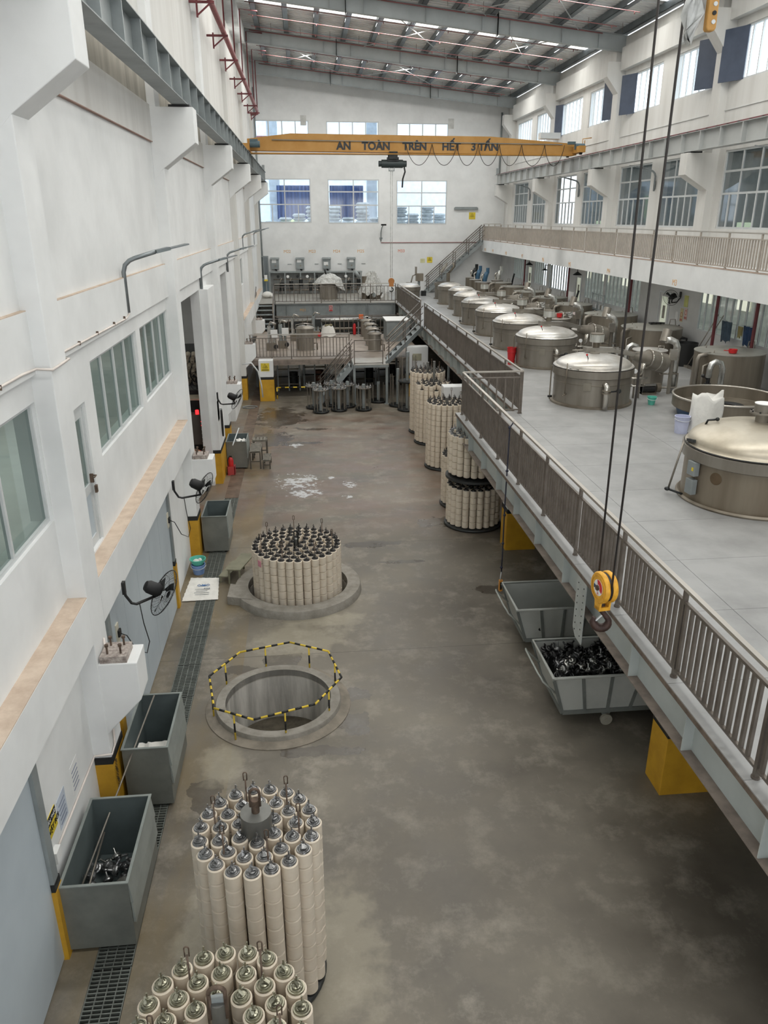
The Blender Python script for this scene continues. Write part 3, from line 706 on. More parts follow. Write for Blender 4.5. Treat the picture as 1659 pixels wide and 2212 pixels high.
mez = struct('floor_mezzanine'); mez.location = (8, 20, DZ)
XE1, XE2, YE = 3.66, 5.2, 18.75
DX = [3.66, 5.2, 7.7, 10.2, 13.1]
yy = [-2.4+1.5*k for k in range(15)]; yy[-1] = YE
for j in range(len(yy)-1):
    for i in range(4): MB().box(DX[i]+.003, DX[i+1]-.003, yy[j]+.003, yy[j+1]-.003, DZ-.012, DZ).build('deck_plate', DECK, mez)
yy = [YE+1.7*k for k in range(20)]+[YW]
for j in range(len(yy)-1):
    for i in range(1, 4): MB().box(DX[i]+.003, DX[i+1]-.003, yy[j]+.003, yy[j+1]-.003, DZ-.012, DZ).build('deck_plate', DECK, mez)
MB().box(3.75, 13.1, -2.4, YE-.02, DZ-.1, DZ-.013).box(5.3, 13.1, YE-.02, YW, DZ-.1, DZ-.013).build('deck_slab', STEELP, mez)
q = MB(); q.box(3.66, 3.74, -2.4, YE, DZ-.07, DZ-.012); q.box(5.2, 5.28, YE, YW, DZ-.07, DZ-.012); q.build('deck_edge', mat('rusty_deck_edge', (112, 98, 86), .8, .2, var=.2, scale=8), mez)
def girder(name, label, x, y0, y1, zt, zb, side, stiff, m=BEAMP, fw=.13):
    g = thing(name, label, 'girder', (x, (y0+y1)/2, zb))
    MB().box(x-.008, x+.008, y0, y1, zb+.014, zt-.014).build('web', m, g)
    MB().box(x-fw, x+fw, y0, y1, zt-.014, zt).build('top_flange', m, g)
    MB().box(x-fw, x+fw, y0, y1, zb, zb+.014).build('bottom_flange', FLANGE, g)
    for y in stiff: MB().box(x-fw+.01, x-.008, y-.007, y+.007, zb+.014, zt-.014).box(x+.008, x+fw-.01, y-.007, y+.007, zb+.014, zt-.014).build('stiffener', m, g)
    return g
g1 = girder('edge_girder', 'blue grey steel girder carrying the near mezzanine edge', 3.84, -2.4, YE, DZ-.07, 2.3, -1, [y for y in (-1.2, .4, 1.9, 3.4, 4.8, 6.25, 7.65, 9.5, 10.21, 11.7, 13.1, 14.5, 15.9, 17.3)])
MB().box(3.7, 3.98, YE-.02, YE, 2.25, 2.83).build('end_plate', BEAMP, g1)
q = MB().box(3.70, 3.712, 9.06, 9.42, 1.95, 2.86)
pg = thing('splice_plate', 'perforated grey steel plate hanging on the girder behind the yellow hook', 'plate', (3.7, 9.25, 1.95))
MB().prism([(3.66, 9.08, 2.84), (3.66, 9.44, 2.84), (3.66, 9.44, 2.0), (3.66, 9.32, 1.9), (3.66, 9.08, 1.9)], (.014, 0, 0)).build('plate', mat('pale_splice_plate', (176, 180, 176), .5, .1), pg)
for k in range(8):
    for yv in (9.15, 9.36): MB().cyl((3.655, yv, 2.0+k*.105), .011, 0, .008, 8, 'x').build('bolt_hole', BLK, pg)
girder('edge_girder', 'grey steel girder carrying the set-back far mezzanine edge', 5.38, YE+.05, 45.9, DZ-.07, 2.28, -1, [20.2+1.35*k for k in range(19)], BEAMP)
q = MB()
for y in (8.4, 16.9, 25.4, 33.9, 42.3): q.box(5.3 if y > 20 else 3.95, 13.1, y-.1, y+.1, 2.3, 2.8)
for x in (6.5, 9, 11.5): q.box(x-.08, x+.08, -2.3, YW, 2.45, 2.8)
q.build('floor_beams', STEELP, mez)
# columns under the deck
def pier(x0, x1, y0, y1, label, zt, top=WHITE, yz=.95, plaque=False):
    p = thing('concrete_pier', label, 'pillar', ((x0+x1)/2, (y0+y1)/2, 0))
    MB().box(x0, x1, y0, y1, yz+.1, zt).build('white_shaft', top, p, bevel=.02)
    MB().box(x0-.008, x1+.008, y0-.008, y1+.008, yz, yz+.1).build('black_band', BLK, p)
    MB().box(x0-.006, x1+.006, y0-.006, y1+.006, 0, yz).build('yellow_base', YEL, p, bevel=.01)
    return p
pier(4.64, 5.4, 8.14, 8.6, 'yellow pillar base under the near mezzanine, at the lower right', 2.2)
pier(4.57, 5.3, 16.6, 17.1, 'yellow pillar base beyond the carts, beside the hanging yellow pendant', 2.2)
p3 = pier(4.5, 5.25, 25.2, 25.7, 'white pillar rising beside the cream yarn stacks at the deck edge', 2.2)
MB().box(4.49, 4.498, 25.3, 25.6, 1.3, 1.75).build('yellow_notice', SIGNY, p3)
p4 = pier(4.35, 5.3, 33.8, 34.3, 'white pillar with small notice under the deck beside the stairs', 2.2)
MB().box(4.6, 5.0, 33.785, 33.79, 1.6, 1.9).build('small_notice', mat('beige_notice', (178, 174, 150), .8), p4)
p5 = pier(-2.12, -1.5, 33.45, 33.92, 'white pillar with yellow warning sign left under the low platform', 1.78)
q = MB().box(-2.02, -1.66, 33.438, 33.445, 1.32, 1.66); sg = q.build('warning_sign', SIGNY, p5)
def warn(px, py, pz, s, parent):
    """black-bordered triangle with a falling-load mark, flat on a wall facing -y"""
    o = MB(); a = s*.42
    for (u0, v0, u1, v1) in ((-a, -a*.5, a, -a*.5), (a, -a*.5, 0, a), (0, a, -a, -a*.5)): o.bar((px+u0, py, pz+v0), (px+u1, py, pz+v1), .006, s*.07, up=(0, 1, 0))
    o.bar((px-a*.3, py, pz-a*.2), (px+a*.2, py, pz+a*.25), .006, s*.1, up=(0, 1, 0)); o.bar((px-a*.2, py, pz-a*.33), (px+a*.35, py, pz-a*.05), .006, s*.06, up=(0, 1, 0))
    o.build('warning_triangle', BLK, parent)
warn(-1.84, 33.433, 1.52, .26, sg)
MB().box(-1.99, -1.69, 33.43, 33.436, 1.36, 1.385).build('caption_strip', BLK, sg)
# ---- railings of the mezzanine
railing('deck_railing', 'stainless railing along the near mezzanine edge, behind the yellow hook', (3.78, -1.5, DZ), (3.78, 18.5, DZ), [.3+1.6*k-.08 for k in range(13)], .115, RAILM, RAILT, topw=.055, h=1.07, bal=.02)
railing('deck_railing', 'short stainless cross railing closing the step in the deck edge', (3.78, 18.5, DZ), (5.27, 18.5, DZ), [0, 1.45], .21, RAILM, RAILT)
railing('deck_railing', 'stainless railing along the far deck edge from the step to the stairs', (5.27, 18.5, DZ), (5.27, 34.9, DZ), [1.75*k for k in range(10)]+[16.4], .125, RAILM, RAILT)
railing('deck_railing', 'stainless railing along the deck edge beyond the stairs', (5.29, 36.3, DZ), (5.29, 45.6, DZ), [0, 1.8, 3.6, 5.4, 7.2, 9.2], .13, RAILM, RAILT)
railing('platform_railing', 'stainless railing along the front of the upper far platform', (-1.75, 45.9, DZ), (5.2, 45.9, DZ), [0, 1.1, 2.65, 4.1, 5.5, 6.95], .22, RAILM, RAILT)
# ---- upper far platform
q = MB(); q.box(-2.9, 5.2, 45.8, YW, DZ-.03, DZ); up = struct('floor_far_platform', q, mat('far_platform_plate', (160, 156, 148), .5, .2, var=.12, scale=2))
g3 = thing('platform_girder', 'grey steel girder under the upper far platform', 'girder', (1.7, 45.9, 2.1))
MB().box(-1.7, 5.2, 45.88, 45.9, 2.12, 2.85).build('web', STEELP, g3); MB().box(-1.75, 5.25, 45.8, 46.0, 2.84, 2.87).build('top_flange', STEELP, g3); MB().box(-1.75, 5.25, 45.78, 46.0, 2.1, 2.12).build('bottom_flange', FLANGE, g3)
for x in (-1.1, .45, 2.0, 3.5, 3.62, 5.0): MB().box(x-.015, x+.015, 45.8, 45.88, 2.12, 2.84).build('stiffener', STEELP, g3)
text('machine_number', 'M21', .2, (-.35, 45.87, 2.45), FRONT, ORANGE, g3, ext=.001)
s_ = MB().box(1.32, 1.55, 45.84, 45.86, 2.42, 2.78).build('prohibition_sign', mat('red_white_sign', (206, 170, 168), .6), g3)
MB().lathe([(.075, -.004), (.095, -.004), (.095, 0), (.075, 0)], (1.435, 45.836, 2.64), 20, 'y').bar((1.38, 45.835, 2.585), (1.49, 45.835, 2.695), .008, .02, up=(0, 1, 0)).box(1.34, 1.53, 45.83, 45.838, 2.45, 2.51).build('red_ring', RED, s_)
# ---- low platform
LZ = 1.72
q = MB(); q.box(-2.6, 1.9, 34.0, 41.4, LZ-.04, LZ); q.box(1.9, 5.2, 34.0, 41.4, LZ-.04, LZ); q.box(-2.8, -1.7, 41.4, 42.9, LZ-.04, LZ)
lowp = struct('floor_low_platform', q, mat('brownish_platform_plate', (164, 152, 140), .5, .2, var=.1, scale=1.5, col2=(138, 126, 115)))
g4 = thing('platform_girder', 'brown grey steel edge beam of the low platform', 'girder', (0, 34, 1.5))
MB().box(-2.6, 1.9, 33.98, 34.0, 1.5, LZ-.04).build('web', FLANGE, g4); MB().box(-2.6, 1.9, 33.93, 34.05, 1.48, 1.5).build('bottom_flange', FLANGE, g4)
q = MB(); [q.box(x-.05, x+.05, y-.05, y+.05, 0, LZ-.04) for x in (-2.4, -.2, 1.8, 4.2) for y in (36.5, 40, 41.2)]; q.build('platform_legs', STEELP, lowp)
railing('platform_railing', 'stainless railing along the front of the low platform', (-2.5, 34.05, LZ), (1.86, 34.05, LZ), [.05, .95, 1.8, 3.1, 4.33], .145, RAILM, RAILT)
railing('platform_railing', 'dark stainless railing along the back of the low platform', (-1.65, 41.35, LZ), (5.1, 41.35, LZ), [0, 1.7, 3.4, 5.1, 6.7], .24, RAILM, RAILM, h=1.0)
ld = thing('stair_landing', 'steel stair landing on slim legs between the two flights', 'landing', (2.6, 33.2, 0))
MB().box(1.9, 3.4, 32.35, 34.0, LZ-.03, LZ).build('landing_plate', mat('landing_plate', (170, 166, 158), .45, .3, var=.08), ld)
q = MB(); [q.box(*r) for r in ((1.9, 3.4, 32.35, 32.4, LZ-.13, LZ-.03), (1.9, 1.95, 32.4, 34, LZ-.13, LZ-.03), (3.35, 3.4, 32.4, 34, LZ-.13, LZ-.03))]; q.build('landing_frame', STEELP, ld)
for x in (1.94, 3.32): MB().box(x-.05, x+.05, 32.38, 32.48, .02, LZ-.13).box(x-.1, x+.1, 32.33, 32.53, 0, .02).build('leg', STEELP, ld)
for z in (LZ+.05, LZ+.55, LZ+1.0): MB().tube([(1.95, 32.4, z), (3.15, 32.4, z)], .018, 8).build('guard_rail', RAILM, ld)
for x in (1.95, 3.15): MB().box(x-.02, x+.02, 32.38, 32.42, LZ, LZ+1.0).build('guard_post', RAILM, ld)
def stair(name, label, a0, a1, b0, b1, n, rails=True, posts=3, m=STEELP, open_=True, h=.95):
    """a0,a1: bottom left/right corners, b0,b1: top corners (world)"""
    a0, a1, b0, b1 = map(Vector, (a0, a1, b0, b1)); r = thing(name, label, 'stairs', (a0+a1)/2)
    for p, q_ in ((a0, b0), (a1, b1)): MB().bar(p, q_, .04, .2).build('stringer', m, r)
    d = (a1-a0); run = (b0-a0)/n; flat = Vector((run.x, run.y, 0))
    for k in range(n):
        c0 = a0+run*(k+.5); c1 = a1+(b1-a1)*(k+.5)/n; e = flat*.95
        v = [c0-e/2, c1-e/2, c1+e/2, c0+e/2]; q = MB()
        q.prism([tuple(p) for p in v], (0, 0, .03)); q.build('tread', m, r)
    if rails:
        for p, q_ in ((a0, b0), (a1, b1)):
            for hh, rr in ((h, .026), (h*.68, .018), (h*.36, .018)): MB().tube([p+Vector((0, 0, hh)), q_+Vector((0, 0, hh))], rr, 8).build('handrail' if hh == h else 'side_rail', RAILM, r)
            for k in range(posts):
                s0 = p.lerp(q_, (k+.15)/(posts-.7)) if posts > 1 else p
                MB().bar(s0, s0+Vector((0, 0, h)), .04, .04, up=(0, 1, 0)).build('post', RAILM, r)
    return r
stair('steel_stairs', 'steel flight from the hall floor up to the stair landing', (.42, 32.45, .05), (.42, 33.3, .05), (1.9, 32.45, LZ-.02), (1.9, 33.3, LZ-.02), 8)
stair('steel_stairs', 'steel flight from the stair landing up to the mezzanine deck', (3.3, 32.5, LZ), (3.45, 33.7, LZ), (5.2, 34.95, DZ-.03), (5.2, 36.2, DZ-.03), 7)
stair('steel_stairs', 'short steel flight with flat treads at the left wall, up to the far platform', (-2.78, 42.9, LZ+.02), (-1.8, 42.9, LZ+.02), (-2.78, 45.8, DZ-.02), (-1.8, 45.8, DZ-.02), 6, posts=2)
stair('steel_stairs', 'tall thin steel flight along the far wall up to the balcony', (7.9, YW-.95, DZ), (7.9, YW-.15, DZ), (11.6, YW-.95, 6.1), (11.6, YW-.15, 6.1), 15, posts=5)
railing('balcony_railing', 'short cream railing at the stair end of the balcony', (XB+.09, YW-.5, 6.16), (XRr-.3, YW-.5, 6.16), [0, 1.1], .14, RAILW, RAILT, h=.97)
# low yellow and black barrier under the low platform
br = thing('floor_barrier', 'low yellow and black striped barrier bar under the low platform', 'barrier', (-.4, 33.9, 0))
def striped(p0, p1, r, n, par, k0=0, nm='striped_bar'):
    p0, p1 = Vector(p0), Vector(p1)
    base = MB().tube([p0, p1], r, 8).build(nm, YELB, par)
    q = MB()
    for k in range(n):
        if (k+k0) % 2: MB().tube([p0.lerp(p1, k/n), p0.lerp(p1, (k+1)/n)], r*1.06, 8).build('black_stripe', BLK, base)
    return base
striped((-1.4, 33.9, .5), (.55, 33.9, .5), .03, 11, br); striped((-1.4, 33.9, 0), (-1.4, 33.9, .5), .03, 3, br, nm='leg'); striped((.55, 33.9, 0), (.55, 33.9, .5), .03, 3, br, nm='leg')
# ================================================================== CRANE RUNWAYS AND CRANE
def runway(name, label, x, zt, zb, side, stub, col=STEELP):
    g = thing(name, label, 'girder', (x, 22, zb))
    y0, y1 = -2.5, 51.6; fw = .15
    MB().box(x-.006, x+.006, y0, y1, zb+.015, zt-.015).build('web', col, g)
    MB().box(x-fw, x+fw, y0, y1, zt-.015, zt).build('top_flange', col, g)
    MB().box(x-fw, x+fw, y0, y1, zb, zb+.015).build('bottom_flange', col, g)
    y = y0+.5
    while y < y1: MB().box(x-fw+.01, x+fw-.01, y-.02, y+.02, zb+.015, zt-.015).build('stiffener', col, g); y += 1.22
    MB().box(x-.03, x+.03, y0, y1, zt, zt+.06).build('crane_rail', stub, g)
    y = y0+.2
    q = MB()
    while y < y1:
        q.box(x+.03, x+.13, y-.035, y+.035, zt, zt+.025); q.box(x-.13, x-.03, y-.035, y+.035, zt, zt+.025); y += .61
    o = q.build('rail_clips', DARK, g); o['kind'] = 'stuff'
    MB().box(x-.08, x+.08, y1-.1, y1, zt, zt+.4).build('end_stop', STEELP, g)
    return g
runway('crane_runway', 'grey crane runway girder on the left wall corbels', -2.28, 10.09, 9.54, 1, RUSTM)
runway('crane_runway', 'grey crane runway girder on the right wall corbels', 12.25, 9.97, 9.42, -1, DRED, mat('right_runway_paint', (176, 178, 176), .5, .05, var=.04, scale=1))
cr = thing('overhead_crane', 'orange yellow overhead crane beam spanning the hall', 'crane', (5, 37, 10.1))
yc = 37.0
MB().prism([(-2.25, yc-.2, 10.2), (12.3, yc-.2, 10.1), (12.3, yc-.2, 10.55), (8.4, yc-.2, 10.82), (-.4, yc-.2, 10.88), (-2.25, yc-.2, 10.66)], (0, .4, 0)).build('bridge_beam', CRANEY, cr)
MB().box(-2.3, 12.2, yc-.26, yc+.26, 10.08, 10.12).build('bottom_flange', mat('crane_flange', (186, 132, 44), .5), cr)
MB().tube([(-1.2, yc-.26, 10.62), (11.6, yc-.26, 10.52)], .018, 6).build('festoon_wire', STEELP, cr)
for body, x in (('AN', 1.58), ('TOÀN', 2.68), ('TRÊN', 4.46), ('HẾT', 6.2), ('3 TẤN', 7.5)):
    text('lettering', body, .42, (x, yc-.212, 10.27), FRONT, LETT, cr, ext=.004, sx=1.02, bold=.017)
for x, nm in ((-2.28, 'end_carriage'), (12.25, 'end_carriage')):
    e = MB().box(x-.14, x+.14, yc-1.1, yc+1.1, 10.16, 10.42).build(nm, CRANEY, cr)
    for dy in (-.9, .9): MB().cyl((x-.05, yc+dy, 10.17), .1, 0, .1, 14, 'x').build('wheel', DARK, e)
    sx = 1 if x < 0 else -1
    MB().cyl((x+sx*.16, yc-.55, 10.42), .13, 0, .42, 12, 'x').box(x+sx*.16, x+sx*.5, yc-.6, yc-.5, 10.5, 10.62).build('drive_motor', mat('blue_grey_motor', (82, 104, 112), .5), e)
MB().box(10.6, 11.5, yc-.25, yc+.15, 10.75, 11.0).build('control_box', ALUF, cr)
q = MB(); q.tube([(12.5, yc-.3, 10.4), (12.5, yc-.3, 10.75), (12.9, yc-.3, 10.8)], .02, 6); q.tube([(12.6, yc-.3, 10.4), (12.6, yc-.3, 10.7)], .02, 6); q.build('collector_arm', CRANEY, cr)
hz = thing('chain_hoist', 'dark green hoist trolley hanging from the orange crane beam', 'hoist', (4.0, 37, 9.6))
q = MB(); q.cyl((3.55, yc, 9.72), .17, 0, .95, 16, 'x'); q.cyl((3.42, yc, 9.72), .12, 0, .14, 14, 'x'); q.cyl((4.5, yc, 9.72), .13, 0, .16, 14, 'x'); q.build('drum', mat('dark_green_hoist', (52, 62, 62), .5), hz)
MB().box(3.8, 4.3, yc-.18, yc+.18, 9.8, 9.98).box(3.86, 4.24, yc-.24, yc-.18, 9.9, 10.2).box(3.86, 4.24, yc+.18, yc+.24, 9.9, 10.2).build('trolley', DARK, hz)
for x in (3.92, 4.18): MB().cyl((x, yc-.17, 10.14), .06, 0, .06, 10, 'y').build('trolley_wheel', STEELP, hz)
MB().box(3.88, 4.12, yc-.08, yc+.08, 9.42, 9.45).box(3.88, 3.9, yc-.08, yc+.08, 9.42, 9.6).box(4.1, 4.12, yc-.08, yc+.08, 9.42, 9.6).build('rope_guard', STEELP, hz)
MB().tube([(4.55, yc, 9.65), (4.6, yc, 9.4), (4.5, yc, 9.1), (4.48, yc, 8.75)], .035, 8).build('hanging_cable_bundle', BLK, hz)
for x in (3.96, 4.04): MB().tube([(x, yc, 9.6), (x, yc, 4.9)], .012, 5).build('rope', PLAST, hz)
MB().cyl((4.0, yc-.05, 4.74), .14, 0, .1, 16, 'y').box(3.9, 4.1, yc-.06, yc+.06, 4.5, 4.74).build('hook_block', mat('orange_brown_block', (176, 116, 60), .5), hz)
MB().tube(arc((4.0, yc, 4.36), .09, pi*.5, -pi*.85, 12), .025, 8).build('hook', DARK, hz)
fe = MB(); xx = [4.6, 5.75, 6.85, 7.8, 8.75, 9.75, 10.8, 11.7]
for a, b in zip(xx, xx[1:]):
    fe = MB(); dep = .85
    fe.tube([(a+(b-a)*k/14, yc-.28, 10.5-dep*(1-(2*k/14-1)**2)**.75) for k in range(15)], .013, 5).build('festoon_cable', ROPE, cr)
# near hoist block with two ropes, from the crane overhead
HX, HY = 2.33, 5.4
hb = thing('hook_block', 'chipped yellow hook block hanging on two ropes in front of the railing', 'hook', (HX, HY, 4.37))
Rz = Matrix.Rotation(math.radians(-82), 3, 'Z'); cz = 4.70
def rot_mb(mb, c, M):
    c = Vector(c); mb.v = [tuple(c+M@(Vector(v)-c)) for v in mb.v]; return mb
c0 = (HX, HY, cz)
def sheave(y0, y1, r): return [(0, y0), (r*.93, y0), (r, y0+.012), (r, y1-.012), (r*.93, y1), (0, y1)]
rot_mb(MB().lathe(sheave(-.056, -.012, .132), c0, 36, 'y').lathe(sheave(.012, .056, .132), c0, 36, 'y'), c0, Rz).build('side_cheek', HOOKY, hb)
rot_mb(MB().lathe([(0, -.013), (.118, -.013), (.118, .013), (0, .013)], c0, 30, 'y'), c0, Rz).build('sheave', RUBB, hb)
rot_mb(MB().lathe([(.098, -.06), (.104, -.06), (.104, -.056), (.098, -.056)], c0, 30, 'y'), c0, Rz).build('cheek_ring', HOOKY, hb)
rot_mb(MB().lathe([(0, -.0585), (.068, -.0585), (.068, -.056)], c0, 28, 'y'), c0, Rz).build('round_label', PAPER, hb)
rot_mb(MB().lathe([(.028, -.0595), (.067, -.0595)], c0, 20, 'y', -.5, 1.9), c0, Rz).build('red_label_arc', RED, hb)
rot_mb(MB().lathe([(.028, -.0595), (.067, -.0595)], c0, 10, 'y', 2.9, 3.5), c0, Rz).build('blue_label_arc', BLUE, hb)
rot_mb(MB().lathe([(0, -.074), (.024, -.074), (.024, -.058)], c0, 6, 'y'), c0, Rz).build('axle_nut', RUSTM, hb)
t_ = text('load_mark', '3t', .035, (0, 0, 0), FRONT, RED, hb, ext=.0005); t_.matrix_local = Matrix.Translation(Vector(c0)-hb.location)@(Rz.to_4x4())@Matrix.Translation((-.012, -.0598, -.06))@Matrix.Rotation(pi/2, 4, 'X')
rot_mb(MB().prism([(HX-.05, HY-.05, cz-.1), (HX+.05, HY-.05, cz-.1), (HX+.035, HY-.05, cz-.2), (HX-.035, HY-.05, cz-.2)], (0, .016, 0)).prism([(HX-.05, HY+.034, cz-.1), (HX+.05, HY+.034, cz-.1), (HX+.035, HY+.034, cz-.2), (HX-.035, HY+.034, cz-.2)], (0, .016, 0)).box(HX-.04, HX+.04, HY-.05, HY+.05, cz-.2, cz-.17), c0, Rz).build('yoke', HOOKY, hb)
hk = MB(); pth = [(HX, HY, cz-.16), (HX, HY, cz-.22), (HX+.03, HY, cz-.255)]+[(HX+.0+.062*cos(a), HY, cz-.315+.062*sin(a)) for a in [math.radians(d) for d in range(50, -215, -20)]]
V = Vector
rr = [.024, .024, .022]+[.024+.014*max(0, sin(math.radians((k-1)*15))) if k < 12 else .018 for k in range(len(pth)-3)]
# variable-radius hook built ring by ring
def vtube(mb, P, R, n=10):
    P = [V(p) for p in P]; m = len(P); T = [(P[min(i+1, m-1)]-P[max(i-1, 0)]).normalized() for i in range(m)]; u = T[0].orthogonal().normalized(); vv = []
    for i in range(m):
        u = (u-T[i]*u.dot(T[i])).normalized(); w = T[i].cross(u); vv += [P[i]+(u*cos(2*pi*k/n)+w*sin(2*pi*k/n))*R[i] for k in range(n)]
    f = [(i*n+k, i*n+(k+1) % n, (i+1)*n+(k+1) % n, (i+1)*n+k) for i in range(m-1) for k in range(n)]
    return mb.add(vv, f+[tuple(range(n))[::-1], tuple((m-1)*n+k for k in range(n))], [True]*len(f)+[False]*2)
rot_mb(vtube(MB(), pth, rr), c0, Matrix.Rotation(math.radians(-20), 3, 'Z')).build('hook', mat('dark_brown_hook', (62, 44, 38), .5, .4, var=.2, scale=20), hb)
rot_mb(MB().bar((HX+.01, HY, cz-.25), (HX-.045, HY, cz-.32), .02, .008), c0, Matrix.Rotation(math.radians(-20), 3, 'Z')).build('safety_latch', ALUF, hb)
for dx, dt, nm in ((-.095, -.11, 'left'), (.095, .13, 'right')):
    MB().tube([(HX+dx*.1, HY-dx*1.25, cz+.02), (HX+dt*.3, HY-dt*1.2, 10.6)], .0085, 6).build('wire_rope', ROPE, hb)
pn = thing('crane_pendant', 'yellow crane push button pendant at the top right edge of the view', 'pendant', (2.4, 5.0, 8.5))
MB().tube([(2.405, 5.0, 8.56), (2.405, 5, 9.6)], .012, 6).build('cable', BLK, pn)
q = MB(); q.prism([(2.38, 4.975, 8.53), (2.39, 4.975, 8.515), (2.43, 4.975, 8.515), (2.44, 4.975, 8.53), (2.44, 4.975, 8.88), (2.38, 4.975, 8.88)], (0, .05, 0)); q.build('housing', CRANEY, pn, bevel=.008)
for k in range(7): MB().cyl((2.415, 4.968, 8.56+k*.045), .012, 0, .01, 10, 'y').build('push_button', DARK if k % 2 else ALUF, pn)
V_ = []; q = MB()
for j in range(8):
    for i in range(7): V_.append((2.26+.13*i/6*(1-.5*(j < 2))+.02*sin(j*2+i), 5.02+.03*sin(i*2.1+j), 8.46+.07*j+.02*sin(i*1.7)))
q.add(V_, [(j*7+i, j*7+i+1, (j+1)*7+i+1, (j+1)*7+i) for j in range(7) for i in range(6)], True); q.build('plastic_cover', PLAST, pn)
# ================================================================== PITS
for i, (cx, cy, r) in enumerate(PITS):
    ro, hc = ((1.02, .12), (1.34, .17))[i]
    p = thing('dyeing_pit', ('open round concrete pit ringed by the striped barrier', 'round concrete pit holding the large cream yarn carrier')[i], 'pit', (cx, cy, 0))
    MB().lathe([(r, -.02), (r, hc), (ro-.01, hc), (ro, hc-.015), (ro+.02, 0)], (cx, cy, 0), 64).build('curb', CONC, p)
    PD_ = (1.05, 1.6)[i]; MB().lathe([(r, hc-.001), (r, -PD_), (0, -PD_)], (cx, cy, 0), 64).build('pit_wall', PITM, p)
    if i == 0:
        MB().lathe([(0, .0), (r-.01, 0)], (cx, cy, -.84), 48).build('pit_water', mat('wet_sediment', (92, 86, 74), .15, var=.3, scale=3, col2=(56, 52, 44)), p); MB().prism([(cx-.5, cy+.1, -.838), (cx+.1, cy-.2, -.838), (cx+.5, cy+.1, -.838), (cx+.1, cy+.35, -.838)], (0, 0, .03)).build('sediment', CONC, p)
        MB().lathe([(ro+.02, 0), (ro+.16, 0), (ro+.16, .012), (ro+.01, .05)], (cx, cy, 0), 64).build('curb_fillet', mat('curb_fillet', (132, 124, 112), .9, var=.15, scale=4), p)
    else:
        MB().prism([(cx-ro-.12, cy-.55, 0), (cx-ro+.42, cy-.72, 0), (cx-ro+.24, cy-.1, 0), (cx-ro-.1, cy+.06, 0)], (0, 0, .19)).build('curb_step', CONC, p, bevel=.01)
# striped octagonal barrier
bar = thing('pit_barrier', 'yellow and black striped octagonal barrier round the open pit', 'barrier', (-.68, 10.65, 0))
CR = [(-1.62, 10.1), (-1.0, 9.75), (-.08, 10.05), (.36, 10.75), (.17, 11.58), (-.5, 11.95), (-1.35, 11.7), (-1.79, 11.0)]
for k in range(8):
    a, b = CR[k], CR[(k+1) % 8]
    L_ = math.dist(a, b); striped((a[0], a[1], .5), (b[0], b[1], .5), .017, max(6, round(L_/.105)), bar, k % 2, 'top_bar')
    mx, my = (a[0]+b[0])/2, (a[1]+b[1])/2
    striped((mx, my, 0), (mx, my, .5), .014, 3, bar, 0, 'leg')
# ================================================================== YARN CARRIERS
PR, PH = .083, .168
pk = MB().lathe([(.035, 0), (PR-.011, 0), (PR, .009), (PR, PH-.014), (PR-.011, PH-.005), (.035, PH-.005)], (0, 0, 0), 20)
PK = pk.mesh('yarn_package', YARN)
def cap_mesh(seed, m):
    rnd = random.Random(seed); q = MB()
    q.lathe([(0, .012), (.066, .012), (.070, 0)], (0, 0, 0), 18); q.lathe([(.05, .012), (.053, .02), (.056, .012)], (0, 0, 0), 18)
    q.lathe([(.034, .016), (.034, .03), (.02, .036), (0, .036)], (0, 0, 0), 12)
    q.tube([(.046*cos(a), .046*sin(a), .022+.002*a) for a in [k*.5 for k in range(10)]], .004, 5)
    q.cyl((0, 0, .03), .007, 0, .1, 8)
    a = rnd.uniform(0, 6.28)
    q.obox((.014*cos(a), .014*sin(a), .062), .07, .028, .005, Matrix.Rotation(a, 3, 'Z')@Matrix.Rotation(.5, 3, 'Y'))
    q.obox((-.018*cos(a), -.018*sin(a), .072), .05, .022, .004, Matrix.Rotation(a+.9, 3, 'Z')@Matrix.Rotation(-.7, 3, 'Y'))
    q.tube([(.03*cos(a+1.5), .03*sin(a+1.5), .05), (0, 0, .085), (-.026*cos(a+1.5), -.026*sin(a+1.5), .1)], .0055, 5)
    return q.mesh('spindle_cap', m)
CAPW = mat('brassy_spindle_cap', (160, 158, 140), .28, .85, var=.2, scale=18)
CAPD = mat('dark_spindle_cap', (84, 82, 80), .35, .8, var=.25, scale=18)
CAPS = {k: [cap_mesh(i*7+j, m) for i in range(5)] for j, (k, m) in enumerate((('g', CAPM), ('w', CAPW), ('d', CAPD)))}
ctab = {}
